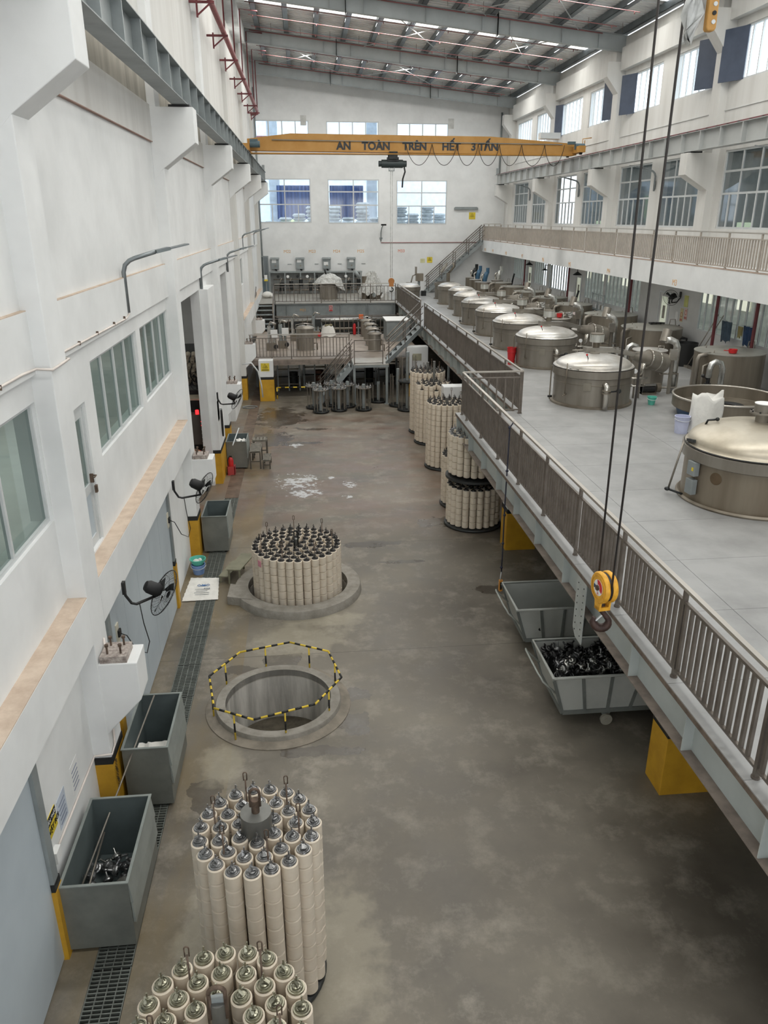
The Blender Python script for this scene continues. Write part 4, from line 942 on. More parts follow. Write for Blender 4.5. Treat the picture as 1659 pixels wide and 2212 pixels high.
def carrier(label, cx, cy, z0, rings, n, cap='g', post=(.11, .35, 'ring'), ind=lambda a, ring: True, disc=True, rods=0, top=None, drop=0, group=None, name='yarn_carrier', outer_pad=.1, tiltseed=0):
    """rings: [(radius, count, phase)]; ind(angle, ring_index) -> packages built one by one (those the photo shows)"""
    c = thing(name, label, 'yarn carrier', (cx, cy, z0), group)
    R = rings[0][0]; rnd = random.Random(tiltseed+5); tot = 0
    if disc:
        MB().lathe([(0, 0), (R+outer_pad, 0), (R+outer_pad+.01, .02), (R+outer_pad, .05), (R-.02, .07), (0, .07)], (cx, cy, z0), 40).build('base_disc', DISC, c)
    zb_ = z0+.08; rest = MB(); core = MB()
    for ri, (r, cnt, ph) in enumerate(rings):
        for k in range(cnt):
            a = 2*pi*k/cnt+ph; x, y = cx+r*cos(a), cy+r*sin(a)
            x += rnd.uniform(-.006, .006); y += rnd.uniform(-.006, .006); nn = n-(1 if rnd.random() < drop else 0)
            vis = ind(a, ri)
            for j in range(nn):
                if (vis or j >= nn-2) and tot < 295: link('yarn_package', PK, (x, y, zb_+j*PH), c, (0, 0, rnd.uniform(0, 6))); tot += 1
                elif j > nn-4: rest.lathe([(.03, 0), (PR, 0), (PR, PH-.004), (.03, PH-.004)], (x, y, zb_+j*PH), 10)
                elif ri == 0 and j < nn: rest.lathe([(PR, 0), (PR, PH-.004)], (x, y, zb_+j*PH), 8)
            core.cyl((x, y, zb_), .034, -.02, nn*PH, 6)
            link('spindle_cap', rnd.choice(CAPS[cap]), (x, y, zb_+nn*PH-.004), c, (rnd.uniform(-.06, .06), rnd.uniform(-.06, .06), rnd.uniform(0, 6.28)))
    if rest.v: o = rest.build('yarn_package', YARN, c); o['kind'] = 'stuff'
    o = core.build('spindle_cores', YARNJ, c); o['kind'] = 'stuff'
    zt = zb_+n*PH; pr_, ph_, st = post
    MB().lathe([(pr_, z0+.05), (pr_, zt+ph_), (0, zt+ph_+.005)], (cx, cy, 0), 24).build('centre_post', POSTM, c)
    if st == 'ring':
        MB().cyl((cx, cy, zt+ph_), .04, 0, .15, 12).build('post_neck', RUSTM, c)
        zz = zt+ph_+.15; MB().tube([(cx-.045, cy, zz-.08), (cx-.045, cy, zz+.08)]+arc((cx, cy, zz+.08), .045, pi, 0, 8)+[(cx+.045, cy, zz+.08), (cx+.045, cy, zz-.08)], .014, 8).build('lifting_eye', RUSTM, c)
    for k in range(rods):
        a = 2*pi*(k+.5)/rods+.3; r = rings[min(1, len(rings)-1)][0]*1.06+.03; x, y = cx+r*cos(a), cy+r*sin(a)
        MB().tube([(x, y, z0+.1), (x, y, zt+.26)], .009, 6).tube([(x-.016, y, zt+.25), (x-.018, y, zt+.33)]+arc((x, y, zt+.33), .018, pi, 0, 6)+[(x+.016, y, zt+.25)], .006, 6).build('lifting_rod', RUSTM, c)
    return c
front = lambda a, ri: ri == 0 and (sin(a) < .35)
c1_ = carrier('tall cream yarn carrier standing free before the open pit, grey centre drum', -.66, 6.0, 0, [(.55, 19, .05), (.37, 13, .1), (.19, 6, .6)], 11, 'g', (.15, .2, 'ring'), front, rods=6, outer_pad=.07)
c0_ = carrier('cream yarn carrier cut by the bottom edge, brassy spindle caps', -.82, 4.05, 0, [(.60, 21, .1), (.42, 14, .3), (.24, 8, .2)], 11, 'w', (.06, .25, 'eye'), lambda a, ri: False, rods=5)
zt = .08+11*PH
MB().prism([(-.87, 4.03, zt+.1), (-.77, 4.03, zt+.1), (-.77, 4.03, zt+.3), (-.87, 4.03, zt+.3)], (0, .03, 0)).build('post_bracket', STEELP, c0_)
MB().tube([(-.88, 4.03, zt+.1), (-.88, 4.03, zt+.35)]+arc((-.82, 4.03, zt+.35), .06, pi, 0, 8)+[(-.76, 4.03, zt+.35), (-.76, 4.03, zt+.1)], .017, 8).build('lifting_eye', RUSTM, c0_)
c2_ = carrier('wide cream yarn carrier lowered into the curbed pit', -.38, 15.0, -1.02, [(.86, 31, .1), (.685, 24, .2), (.51, 17, 0), (.33, 10, .3), (.16, 4, .5)], 12, 'd', (.05, .12, 'none'), lambda a, ri: ri == 0 and sin(a) < -.05, rods=7, outer_pad=.06)
zt = -1.02+.08+12*PH
MB().tube([(-.42, 14.9, zt-.1), (-.42, 14.9, zt+.3)]+arc((-.38, 14.9, zt+.3), .04, pi, 0, 8)+[(-.34, 14.9, zt+.3), (-.34, 14.9, zt-.1)], .016, 8).build('lifting_eye', DARK, c2_)
MB().obox((-1.13, 14.41, 1.0-.08), .1, .012, .13, Matrix.Rotation(-.95, 3, 'Z')).build('pink_tag', PINK, c2_)
# carriers under the deck edge
lf = lambda a, ri: ri == 0 and (cos(a) < .35 or sin(a) < -.2) and sin(a) < .8
cA = carrier('lower tier of the nearest cream yarn carrier under the girder, black caps', 4.15, 18.45, .02, [(.62, 21, 0), (.44, 14, .2), (.25, 8, .1)], 6, 'd', (.07, .1, 'none'), lf, outer_pad=.12)
MB().lathe([(0, 1.3), (.74, 1.3), (.74, 1.36), (0, 1.36)], (4.15, 18.45, 0), 40).build('tier_disc', DISC, cA)
for k in range(6):
    a = k*pi/3+.2; MB().cyl((4.15+.3*cos(a), 18.45+.3*sin(a), 1.0), .02, 0, .32, 8).build('tier_support', DARK, cA)
carrier('upper tier of the nearest cream yarn carrier under the girder', 4.15, 18.47, 1.36, [(.62, 21, 0), (.44, 14, .2), (.25, 8, .1)], 6, 'g', (.05, .1, 'none'), lf, disc=False)
carrier('cream yarn carrier just behind the two-tier one, mostly hidden', 4.2, 19.95, .02, [(.56, 20, 0), (.38, 13, .2), (.2, 7, .1)], 8, 'd', (.05, .1, 'none'), lf)
carrier('tall cream yarn carrier under the deck edge, third from the front', 4.3, 23.45, .02, [(.57, 20, 0), (.39, 13, .2), (.2, 7, .1)], 12, 'd', (.05, .12, 'none'), lf, rods=4)
carrier('tall cream yarn carrier beside the white pillar, with rusty centre tube', 4.35, 25.0-.2+1.55, .02, [(.57, 20, 0), (.39, 13, .2), (.2, 7, .1)], 12, 'd', (.045, .75, 'none'), lf, rods=3, drop=.3, tiltseed=3)
carrier('farthest tall cream yarn carrier under the deck edge', 4.35, 27.8, .02, [(.57, 20, 0), (.39, 13, .2), (.2, 7, .1)], 13, 'd', (.05, .3, 'none'), lf, rods=4, tiltseed=9)
# empty carriers at the far stairs
def rack(label, x, y, h=1.1, r=.33, n=9, tiers=1, z=0, top=True):
    c = thing('empty_carrier', label, 'carrier rack', (x, y, z), 'empty steel yarn carriers by the far stairs')
    MB().lathe([(0, .04), (r, .04), (r+.02, .06), (r, .09), (0, .09)], (x, y, z), 28).lathe([(r-.05, 0), (r-.05, .04), (r-.09, .04), (r-.09, 0)], (x, y, z), 20).build('base_disc', DARK, c)
    for k in range(n):
        a = 2*pi*k/n; MB().cyl((x+r*.86*cos(a), y+r*.86*sin(a), z+.09), .017, 0, h*.78+(.0 if k % 2 else .03), 7).build('rod', STAIN, c)
    MB().cyl((x, y, z+.09), .07, 0, h-.1, 14).build('centre_tube', STEELP, c)
    if top:
        MB().lathe([(.12, 0), (r, 0), (r, .03), (.12, .03)], (x, y, z+h*.85), 26).build('top_ring', STAIN, c)
        for k in range(n):
            a = 2*pi*k/n+.2; link('spindle_cap', CAPS['g'][k % 5], (x+r*.86*cos(a), y+r*.86*sin(a), z+h*.88), c, (0, 0, k))
    return c
rack('empty steel yarn carrier, front left one by the far stairs', .47, 31.15)
rack('empty steel yarn carrier, front middle one below the far stairs', 1.22, 31.4)
rack('empty steel yarn carrier, half hidden behind the front left one', .2, 31.95)
rack('empty steel yarn carrier, right of the stairs with a taller centre tube', 2.25, 31.4)
rack('empty steel yarn carrier, behind by the landing leg', 1.62, 32.05)
rack('empty steel yarn carrier, third of the back row below the stairs', .95, 32.3)
rack('low empty rod rack under the landing, right side', 3.0, 32.9, .9, .4, 8, top=False)
rack('empty steel carrier in front of the far yellow pillar, lower tier', 4.05, 31.2, 1.15, .4, 8, top=False)
rack('tall empty steel carrier stacked on the lower one at the far pillar', 4.05, 31.2, 1.25, .38, 8, z=1.17, top=False)
rack('empty steel carrier left behind the stacked pair', 3.75, 32.0, 1.6, .36, 8, top=False)
# ================================================================== STEEL BINS ALONG THE LEFT WALL
def sbin(label, x0, x1, y0, y1, h=.96, z=.05, flap=True):
    b = thing('steel_bin', label, 'bin', ((x0+x1)/2, (y0+y1)/2, 0)); t = .012
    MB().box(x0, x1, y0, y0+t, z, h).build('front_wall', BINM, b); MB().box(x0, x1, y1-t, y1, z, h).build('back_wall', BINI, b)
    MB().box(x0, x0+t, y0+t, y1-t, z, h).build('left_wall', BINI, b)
    w = x1-x0; M_ = lambda f: z+(h-z)*f
    q = MB().box(x1-t, x1, y0+t, y1-t, z, M_(.36)); q.build('right_wall', BINM, b)
    for k, f0, f1, off in ((0, .36, .68, .03), (1, .68, 1.0, .0)):
        q = MB(); q.prism([(x1-t+off*.5, y0+t, M_(f0)), (x1+.03, y0+t, M_(f0)-.01), (x1+off*.5+.0, y0+t, M_(f1)), (x1-t+off*.5, y0+t, M_(f1))], (0, y1-y0-2*t, 0)); q.build('folded_side_panel', mat('light_bin_edge', (150, 156, 152), .5, .2), b)
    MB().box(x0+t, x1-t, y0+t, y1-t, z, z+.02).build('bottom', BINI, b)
    q = MB(); [q.box(*r) for r in ((x0-.012, x1+.012, y0-.012, y0+.02, h, h+.012), (x0-.012, x1+.012, y1-.02, y1+.012, h, h+.012), (x0-.012, x0+.02, y0+.02, y1-.02, h, h+.012), (x1-.02, x1+.012, y0+.02, y1-.02, h, h+.012))]; q.build('rim', mat('bin_rim', (138, 144, 140), .5, .3), b)
    q = MB(); [q.box(x-.03, x+.03, y-.03, y+.03, 0, z) for x in (x0+.08, x1-.08) for y in (y0+.08, y1-.08)]; q.build('feet', DARK, b)
    return b
sbin('nearest grey steel bin, with metal spindle parts inside', -2.8, -2.1, 6.42, 7.75, .93)
b2 = sbin('grey steel bin second from the front, with a white sack inside', -2.62, -2.03, 8.6, 9.85, .97)
b3 = sbin('empty grey steel bin beside the yellow pillar foot, mid hall', -2.62, -2.04, 17.15, 18.25, .93)
b4 = sbin('grey steel bin by the red fire extinguisher and the slatted stools', -2.66, -2.03, 23.75, 24.75, .9)
for (x0, x1, y0, y1, lab) in ((-2.55, -2.1, 8.75, 9.2, 'crumpled white sack lying in the second steel bin'), (-2.4, -2.1, 24.1, 24.45, 'crumpled white cloth lying in the bin by the extinguisher')):
    q = MB(); n = 10; h0 = .6 if y0 < 10 else .78
    q.add([(x0+(x1-x0)*i/n, y0+(y1-y0)*j/n, h0+.06*sin(i*1.3+j*.7)*cos(j*1.1)+.03*random.random()) for j in range(n+1) for i in range(n+1)], [(j*(n+1)+i, j*(n+1)+i+1, (j+1)*(n+1)+i+1, (j+1)*(n+1)+i) for j in range(n) for i in range(n)], True)
    q.box(x0+.03, x1-.03, y0+.03, y1-.03, .07, h0-.05)
    o = q.build('white_sack', SACK); base_origin(o); tag(o, lab, 'sack')
# loose spindle parts
def spindle_part(seed, m=CAPM):
    rnd = random.Random(seed); q = MB()
    q.lathe([(.015, -.02), (.062, -.018), (.064, 0), (.048, .008), (.04, .03), (.03, .035), (.015, .035)], (0, 0, 0), 16)
    q.lathe([(.05, .009), (.053, .014), (.05, .018)], (0, 0, 0), 16)
    q.cyl((0, 0, 0), .014, .02, .1+.03*rnd.random(), 8); q.obox((0, 0, .1), .045, .022, .006, Matrix.Rotation(.5, 3, 'Y'))
    return q.mesh('spindle_part', m)
SPM = [spindle_part(3, mat('loose_part_silver', (176, 176, 172), .25, .9)), spindle_part(4, mat('loose_part_dark', (66, 66, 66), .35, .8)), spindle_part(5, CAPM)]
def scatter(n, x0, x1, y0, y1, z, dz, lab, group, mix=(0, 1, 2), sc=1.0, seed=1):
    rnd = random.Random(seed)
    for k in range(n):
        o = bpy.data.objects.new('spindle_part', SPM[rnd.choice(mix)]); COL.objects.link(o)
        o.location = (rnd.uniform(x0, x1), rnd.uniform(y0, y1), z+dz*rnd.random()); o.scale = (sc, sc, sc)
        o.rotation_euler = (rnd.uniform(-1.4, 1.4), rnd.uniform(-1.4, 1.4), rnd.uniform(0, 6.3)); tag(o, lab, 'metal part', group)
scatter(34, -2.72, -2.2, 6.9, 7.5, .12, .3, 'loose metal spindle part heaped in the nearest steel bin', 'spindle parts in the nearest bin', (2, 2, 0), 1.0, 4)
o = MB().lathe([(0, 0), (.1, 0), (.1, .17), (.095, .17), (.095, .01), (0, .01)], (0, 0, 0), 24).build('metal_pot', STAINL); o.location = (-2.32, 6.98, .34); o.rotation_euler = (1.2, .9, 0); tag(o, 'round bright metal can lying on the parts in the nearest bin', 'can')
for (p, q_, lab) in (((-2.74, 6.75, .5), (-2.36, 9.6, 1.12), 'long thin steel pipe leaning across the two nearest bins'), ((-2.7, 6.5, .35), (-2.66, 7.6, .55), 'thin steel rod standing inside the nearest bin at the wall side')):
    o = MB().tube([p, q_], .012, 8).build('steel_pipe', STAIN); base_origin(o); tag(o, lab, 'pipe')
o = MB().tube([(-2.4, 23.2, .95), (-2.28, 24.3, 1.2)], .02, 8).build('white_pipe', ALUF); base_origin(o); tag(o, 'pale pipe sticking out of the bin by the extinguisher', 'pipe')
# ================================================================== CARTS
def cart(label, x0, y0, w, d, zt, zb):
    c = thing('tub_cart', label, 'cart', (x0+w/2, y0+d/2, 0)); ins = .2
    T = [(x0, y0), (x0+w, y0), (x0+w, y0+d), (x0, y0+d)]; B = [(x0+ins, y0+.06), (x0+w-ins, y0+.06), (x0+w-ins, y0+d-.06), (x0+ins, y0+d-.06)]
    q = MB()
    for k in range(4):
        a, b = k, (k+1) % 4; q.add([(B[a][0], B[a][1], zb), (B[b][0], B[b][1], zb), (T[b][0], T[b][1], zt), (T[a][0], T[a][1], zt)], [(0, 1, 2, 3)])
    q.add([(p[0], p[1], zb+.01) for p in B], [(0, 1, 2, 3)]); o = q.build('tub', TUB, c)
    sm_ = o.modifiers.new('thick', 'SOLIDIFY'); sm_.thickness = .012
    MB().tube([(p[0], p[1], zt) for p in T+T[:1]]+[(T[0][0]+.05, T[0][1], zt)], .024, 8).build('rim', mat('cart_rim', (172, 174, 168), .5), c)
    fr = MB()
    for k in range(4): a, b = k, (k+1) % 4; fr.bar((B[a][0], B[a][1], zb), (B[b][0], B[b][1], zb), .05, .07)
    fr.build('base_frame', CARTM, c)
    for side, (ia, ib) in enumerate(((0, 1), (3, 2))):
        sy = -1 if side == 0 else 1
        for f in (0, .25, .5, .75, 1):
            pb = (B[ia][0]+(B[ib][0]-B[ia][0])*f, B[ia][1]+sy*.012, zb); pt = (T[ia][0]+(T[ib][0]-T[ia][0])*f, T[ia][1]+sy*.012, zt-.02)
            MB().bar(pb, pt, .05, .02, up=(0, 1, 0)).build('side_rib', CARTM, c)
        for f in (.5,):
            x = B[0][0]+(B[1][0]-B[0][0])*f; y = (y0+.1 if side == 0 else y0+d-.1)
            MB().prism([(x-.09, y-.02, zb-.03), (x+.09, y-.02, zb-.03), (x+.03, y-.02, .1), (x-.03, y-.02, .1)], (0, .04, 0)).build('wheel_fork', CARTM, c)
            MB().cyl((x, y-.07, .095), .095, 0, .045, 22, 'y').cyl((x, y-.08, .095), .03, 0, .06, 10, 'y').build('wheel', mat('cream_wheel', (158, 154, 140), .5), c)
    for x in (x0+ins+.15, x0+w-ins-.15):
        MB().cyl((x, y0+d/2-.02, .07), .07, 0, .04, 16, 'y').build('caster', DARK, c); MB().box(x-.03, x+.03, y0+d/2-.04, y0+d/2+.04, .1, zb).build('caster_fork', CARTM, c)
    yy0, yy1 = y0+.12, y0+d-.12; xh = x0-.13
    MB().tube([(x0+.1, yy0, zt-.35), (xh, yy0, zt-.12), (xh-.03, yy0+.03, zt-.06), (xh-.05, yy0+.12, zt-.04), (xh-.05, yy1-.12, zt-.04), (xh-.03, yy1-.03, zt-.06), (xh, yy1, zt-.12), (x0+.1, yy1, zt-.35)], .016, 8).build('push_handle', mat('pale_handle_paint', (164, 168, 162), .45, .2), c)
    return c
cart('grey tub cart heaped with dark metal spindle parts, under the deck edge', 3.56, 9.72, 1.85, 1.15, .93, .27)
cart('grey tub cart nearly empty, behind the full one under the deck edge', 3.58, 11.93, 1.75, 1.12, .92, .27)
scatter(190, 3.68, 5.2, 9.84, 10.74, .74, .17, 'dark metal spindle part heaped in the front tub cart', 'spindle parts in the front tub cart', (1, 1, 1, 2), 1.0, 8)
scatter(10, 3.75, 4.6, 9.86, 10.2, .9, .05, 'bright metal spindle disc on top of the heap in the front tub cart', 'bright discs in the front tub cart', (0,), 1.05, 21)
o = MB().box(3.8, 5.1, 9.9, 10.7, .3, .74).build('heap_core', BLK); base_origin(o); tag(o, 'dark tangled metal parts filling the front tub cart', 'metal parts', kind='stuff')
rnd = random.Random(3)
for k in range(12):
    x = 3.85+.12*k+rnd.uniform(-.03, .03); o = MB().lathe([(0, 0), (.03, 0), (.03, .12), (.038, .12), (.038, .18), (0, .18)], (0, 0, 0), 10).build('tube_part', DARK)
    o.location = (x, 12.12+rnd.uniform(0, .1), .4+.08*rnd.random()); o.rotation_euler = (1.4, rnd.uniform(-1.2, 1.2), rnd.uniform(0, 3)); tag(o, 'dark metal tube lying at the bottom of the rear tub cart', 'tube', 'dark tubes in the rear tub cart')
# pendant control hung from the railing
pd = thing('string_pendant', 'orange push button pendant dangling on a dark string below the deck railing', 'pendant', (3.7, 13.62, .45))
MB().tube([(3.78, 13.62, DZ+1.07), (3.70, 13.62, DZ+.95), (3.69, 13.62, 2.2), (3.70, 13.62, 1.3), (3.7, 13.62, .85)], .013, 6).build('string', mat('dark_blue_string', (40, 42, 58), .7), pd)
for z in (3.85, 3.0, 2.1, 1.5, .98): MB().sphere((3.695, 13.62, z), .03, 8, 6).build('knot', mat('dark_blue_string', (40, 42, 58)), pd)
MB().tube([(3.7, 13.62, .9), (3.68, 13.6, .75), (3.7, 13.62, .68)], .01, 6).build('cable', ALUF, pd)
MB().box(3.665, 3.735, 13.59, 13.65, .47, .7).cyl((3.7, 13.62, .45), .02, 0, .04, 8).build('housing', mat('orange_pendant', (214, 146, 62), .5), pd)
MB().box(3.68, 3.72, 13.585, 13.59, .5, .66).build('button_strip', BLK, pd)
# small black and yellow hazard post at the lower right
hp = thing('hazard_post', 'short yellow and black post under the deck, right of the yellow pillar', 'post', (5.75, 7.9, 0)); striped((5.75, 7.9, 0), (5.75, 7.9, .6), .035, 3, hp, 1, 'post')
# ================================================================== DYEING KETTLES ON THE MEZZANINE
LIDM = mat('polished_lid_steel', (222, 220, 216), .34, .6, var=.1, scale=1.3, col2=(176, 170, 160))
PLATE = mat('maker_plate', (146, 140, 128), .4, .6)
PHI = -1.936                                     # direction from the kettles towards the hall entrance
def pol(r, a): return (r*cos(a), r*sin(a))
def kettle(label, cx, cy, r=1.0, h=.95, lid='dome', detail=True, group='stainless dyeing kettles in the front row', lm=LIDM):
    k = thing('dyeing_kettle', label, 'kettle', (cx, cy, DZ), group); z = DZ; phi = math.atan2(-cy, -cx)
    P = lambda rr, a, zz: (cx+rr*cos(phi+a), cy+rr*sin(phi+a), z+zz)
    MB().lathe([(r, .05), (r, h-.02)], (cx, cy, z), 56).lathe([(r-.02, h-.4), (r-.02, h), (r+.03, h)], (cx, cy, z), 56).build('body', STAIN, k)
    MB().lathe([(r+.004, h*.62), (r+.008, h*.62+.008), (r+.004, h*.62+.016)], (cx, cy, z), 56).build('weld_band', STAIND, k)
    q = MB().lathe([(r, 0), (r+.07, 0), (r+.07, .05), (r, .06)], (cx, cy, z), 56)
    q.build('base_ring', STAIND, k)
    MB().lathe([(r, h-.2), (r+.05, h-.18)], (cx, cy, z), 56).lathe([(r+.05, h-.18), (r+.05, h)], (cx, cy, z), 56).lathe([(r+.05, h), (r-.02, h+.005)], (cx, cy, z), 56).build('rim_flange', STAIN, k)
    if lid == 'dome':
        lz = h+.012; pr = [(r+.02, lz-.01), (r+.04, lz+.012), (r+.02, lz+.035), (r-.03, lz+.035)]+[((r-.03)*cos(t), lz+.035+.27*r*sin(t)) for t in [pi/2*i/10 for i in range(1, 11)]]
        pr[-1] = (0, pr[-1][1]); L_ = MB().lathe(pr, (cx, cy, z), 56).build('lid', lm, k)
        MB().lathe([(.13, lz+.03+.25*r), (.13, lz+.035+.29*r), (0, lz+.035+.29*r)], (cx, cy, z), 20).build('lid_boss', STAIN, L_)
        MB().lathe([(r+.036, lz+.002), (r+.05, lz+.006), (r+.036, lz+.01)], (cx, cy, z), 56).build('gasket', RUBB, L_)
    elif lid == 'flat': MB().lathe([(r+.02, h), (r+.02, h+.03), (0, h+.06)], (cx, cy, z), 48).build('lid', lm, k)
    if not detail: return k
    a = -.10; c = P(r+.01, a, h*.6); Mz = Matrix.Rotation(phi+a, 3, 'Z')
    MB().obox(c, .02, .2, .2, Mz).build('maker_plate', PLATE, k)
    a = .33; e = r+.16
    op = MB().tube([P(r-.05, a, .62), P(r+.08, a, .66), P(e, a, .6), P(e, a, .5), P(e, a, .05)], .07, 14).build('outlet_pipe', STAINL, k)
    MB().lathe([(.07, .44), (.11, .44), (.11, .47), (.07, .47)], P(e, a, 0), 18).lathe([(.07, .5), (.11, .5), (.11, .53), (.07, .53)], P(e, a, 0), 18).build('flange', STAIND, op)
    vp = P(e+.02, a+.28, .5); MB().tube([P(e, a, .48), vp], .02, 8).sphere(vp, .065, 12, 8).build('valve', DARK, op)
    a = -.62; e = r+.1
    cr_ = MB().tube([P(e, a, h+.18), P(e+.02, a, .35)], .014, 8).tube([P(e-.06, a-.02, .33), P(e+.1, a+.03, .33)], .02, 8).tube([P(e, a, .33), P(e+.12, a, .3)], .013, 6).build('crank_rod', STAIND, k)
    q = MB(); q.bar(P(r+.02, a+.02, h+.03), P(r+.02, a+.28, h+.03), .03, .03); q.build('lid_clamp', DARK, k)
    kb = P(r*.62, -.22, h+.2); lv = MB().tube([kb, (kb[0]-.02, kb[1], kb[2]+.1), (kb[0]-.05, kb[1], kb[2]+.15)], .01, 6).build('vent_lever', DARK, k)
    MB().sphere((kb[0]-.05, kb[1], kb[2]+.17), .028, 10, 8).build('red_knob', RED, lv)
    a = -1.35; MB().cyl(P(r+.09, a, 0), .018, .05, h, 8).build('hinge_rod', STAIND, k); MB().tube([P(r+.03, a, .12), P(r+.14, a, .12)], .03, 8).build('foot_bracket', DARK, k)
    return k
KT = [(7.50, 19.68, 1.0), (7.88, 25.15, .97), (7.96, 28.85, .96), (8.05, 32.45, .95), (8.10, 35.9, .93)]
nm_ = ['nearest of the domed dyeing kettles in the row behind the railing', 'second domed dyeing kettle of the row, beside the tall red bin', 'third domed dyeing kettle of the row, just behind the one by the red bin', 'fourth domed dyeing kettle of the row along the deck', 'fifth domed dyeing kettle of the row along the deck']
for (x, y, r), n in zip(KT, nm_): kettle(n, x, y, r)
for (x, y, r, lab, lid) in ((8.18, 39.15, .78, 'sixth dyeing kettle of the deck row, smaller domed lid', 'dome'), (8.35, 42.1, .68, 'seventh dyeing kettle of the deck row, narrow with brownish dome', 'dome'), (8.2, 44.75, .66, 'eighth dyeing kettle of the deck row, narrow', 'dome'), (8.42, 47.7, .6, 'open narrow kettle, last of the row before the white far wall', 'none')):
    kettle(lab, x, y, r, lid=lid, detail=False)
# lid lifters with motor, arm and horizontal drum; insulated pipes; pumps; valve stands
FINM = mat('finned_motor_silver', (206, 206, 200), .35, .6)
def tilt(axis_from, axis_to): return (Vector(axis_to)-Vector(axis_from)).to_track_quat('Z', 'Y').to_matrix()
def placed(mb, c, M):
    c = Vector(c); mb.v = [tuple(c+M@Vector(v)) for v in mb.v]; return mb
ordn = ['nearest', 'second', 'third', 'fourth', 'fifth']
for i, (x, y, r) in enumerate(KT):
    dx, dy = x-7.5, y-19.68; o = lambda a, b, c: (a+dx, b+dy, c)
    l = thing('lid_lifter', 'stainless lid lifting arm with motor and drum over the %s kettle of the row' % ordn[i], 'lifting arm', o(9.3, 20.35, DZ), 'lid lifting arms of the kettle row')
    MB().bar(o(7.3, 19.9, 4.24), o(8.1, 19.98, 4.2), .22, .12).build('arm_box', STAINL, l)
    MB().bar(o(8.05, 19.98, 4.2), o(9.0, 20.2, 3.98), .16, .1).build('arm_beam', STAINL, l)
    MB().bar(o(8.05, 19.9, 4.29), o(8.9, 20.1, 4.07), .03, .02).build('guide_bar', RAILT, l)
    q = MB()
    A, B, Cc = Vector(o(8.75, 20.15, 4.0)), Vector(o(9.2, 20.25, 3.9)), Vector(o(9.78, 20.4, 3.74))
    placed(MB().lathe([(0, 0), (.1, 0), (.22, (B-A).length), (0, (B-A).length)], (0, 0, 0), 24), A, tilt(A, B)).build('conical_housing', STAIN, l)
    placed(MB().lathe([(0, 0), (.25, 0), (.26, .01), (.26, (Cc-B).length-.01), (.25, (Cc-B).length), (0, (Cc-B).length)], (0, 0, 0), 28), B, tilt(B, Cc)).build('drum', STAIN, l)
    for f in (.02, .5): placed(MB().lathe([(.262, 0), (.266, .006), (.262, .03)], (0, 0, 0), 28), B.lerp(Cc, f), tilt(B, Cc)).build('drum_strap', STAINL, l)
    mt_ = MB().cyl(o(7.64, 19.98, 4.42), .17, 0, .2, 20).build('motor', FINM, l)
    q = MB(); [q.obox(o(7.64+.175*cos(t), 19.98+.175*sin(t), 4.52), .02, .02, .19, Matrix.Rotation(t, 3, 'Z')) for t in [2*pi*k/14 for k in range(14)]]; q.build('cooling_fins', FINM, mt_)
    MB().cyl(o(7.64, 19.98, 4.62), .18, 0, .02, 20).build('motor_cap', STAIND, mt_); MB().cyl(o(7.64, 19.98, 4.29), .09, 0, .14, 14).build('gearbox', STAIND, mt_)
    MB().box(9.2+dx, 9.4+dx, 20.3+dy, 20.45+dy, DZ, 3.8).build('column', STAIN, l)
    p = thing('insulated_pipe', 'silver foil insulated pipe bend beside the %s kettle of the row' % ordn[i], 'pipe', o(10.1, 20.5, DZ), 'foil insulated pipes of the kettle row')
    MB().tube([o(10.12, 20.45, DZ), o(10.12, 20.45, 4.18), o(10.06, 20.45, 4.3), o(9.92, 20.5, 4.36), o(9.8, 20.5, 4.36)], .095, 14).build('pipe_bend', INSUL, p)
    placed(MB().cyl((0, 0, 0), .13, 0, .34, 18), o(9.78, 20.55, 4.3), tilt((0, 0, 0), (.12, .1, .4))).build('canister', STAIN, p)
    MB().box(9.92+dx, 10.0+dx, 20.28+dy, 20.34+dy, DZ, 4.1).build('stand', STAIN, p); MB().box(9.83+dx, 10.04+dx, 20.2+dy, 20.27+dy, 3.85, 4.15).build('control_panel', STAINL, p)
    u = thing('pump', 'black pump motor on the deck beside the %s kettle of the row' % ordn[i], 'pump', o(9.4, 20.4, DZ), 'pump motors of the kettle row')
    MB().cyl(o(9.2, 20.35, DZ+.16), .115, 0, .36, 18, 'x').build('motor', BLK, u); MB().box(9.22+dx, 9.55+dx, 20.22+dy, 20.34+dy, DZ+.25, DZ+.31).build('junction_box', STAINL, u)
    MB().cyl(o(9.6, 20.35, DZ+.17), .13, 0, .12, 18, 'x').build('volute', STAIND, u)
    MB().tube([o(9.7, 20.35, DZ+.17), o(10.2, 20.35, DZ+.17), o(10.2, 20.35, DZ+.55), o(9.7, 20.4, DZ+.55)], .03, 8).build('pipework', STAIN, u); MB().box(9.2+dx, 9.6+dx, 20.25+dy, 20.45+dy, DZ, DZ+.05).build('foot', STAIND, u)
    v = thing('valve_stand', 'stainless valve stand with gauges right of the %s kettle of the row' % ordn[i], 'valve stand', o(8.75, 19.9, DZ), 'valve stands of the kettle row')
    for xx in (8.62, 8.78, 8.92): MB().tube([o(xx, 19.9, DZ), o(xx, 19.9, DZ+.62+(xx-8.6))], .03, 8).build('stand_pipe', STAIN, v)
    MB().tube([o(8.5, 19.85, DZ+.55), o(9.1, 19.85, DZ+.55)], .028, 8).tube([o(8.55, 19.8, DZ+.35), o(9.05, 19.8, DZ+.35)], .02, 8).build('cross_pipe', STAINL, v)
    MB().cyl(o(8.72, 19.78, DZ+.75), .06, 0, .04, 14, 'y').build('gauge', PAPER, v); MB().tube([o(8.92, 19.9, DZ+.6), o(8.98, 19.86, DZ+.95)], .05, 8).build('valve_body', STAINL, v)
    if i == 0:
        continue
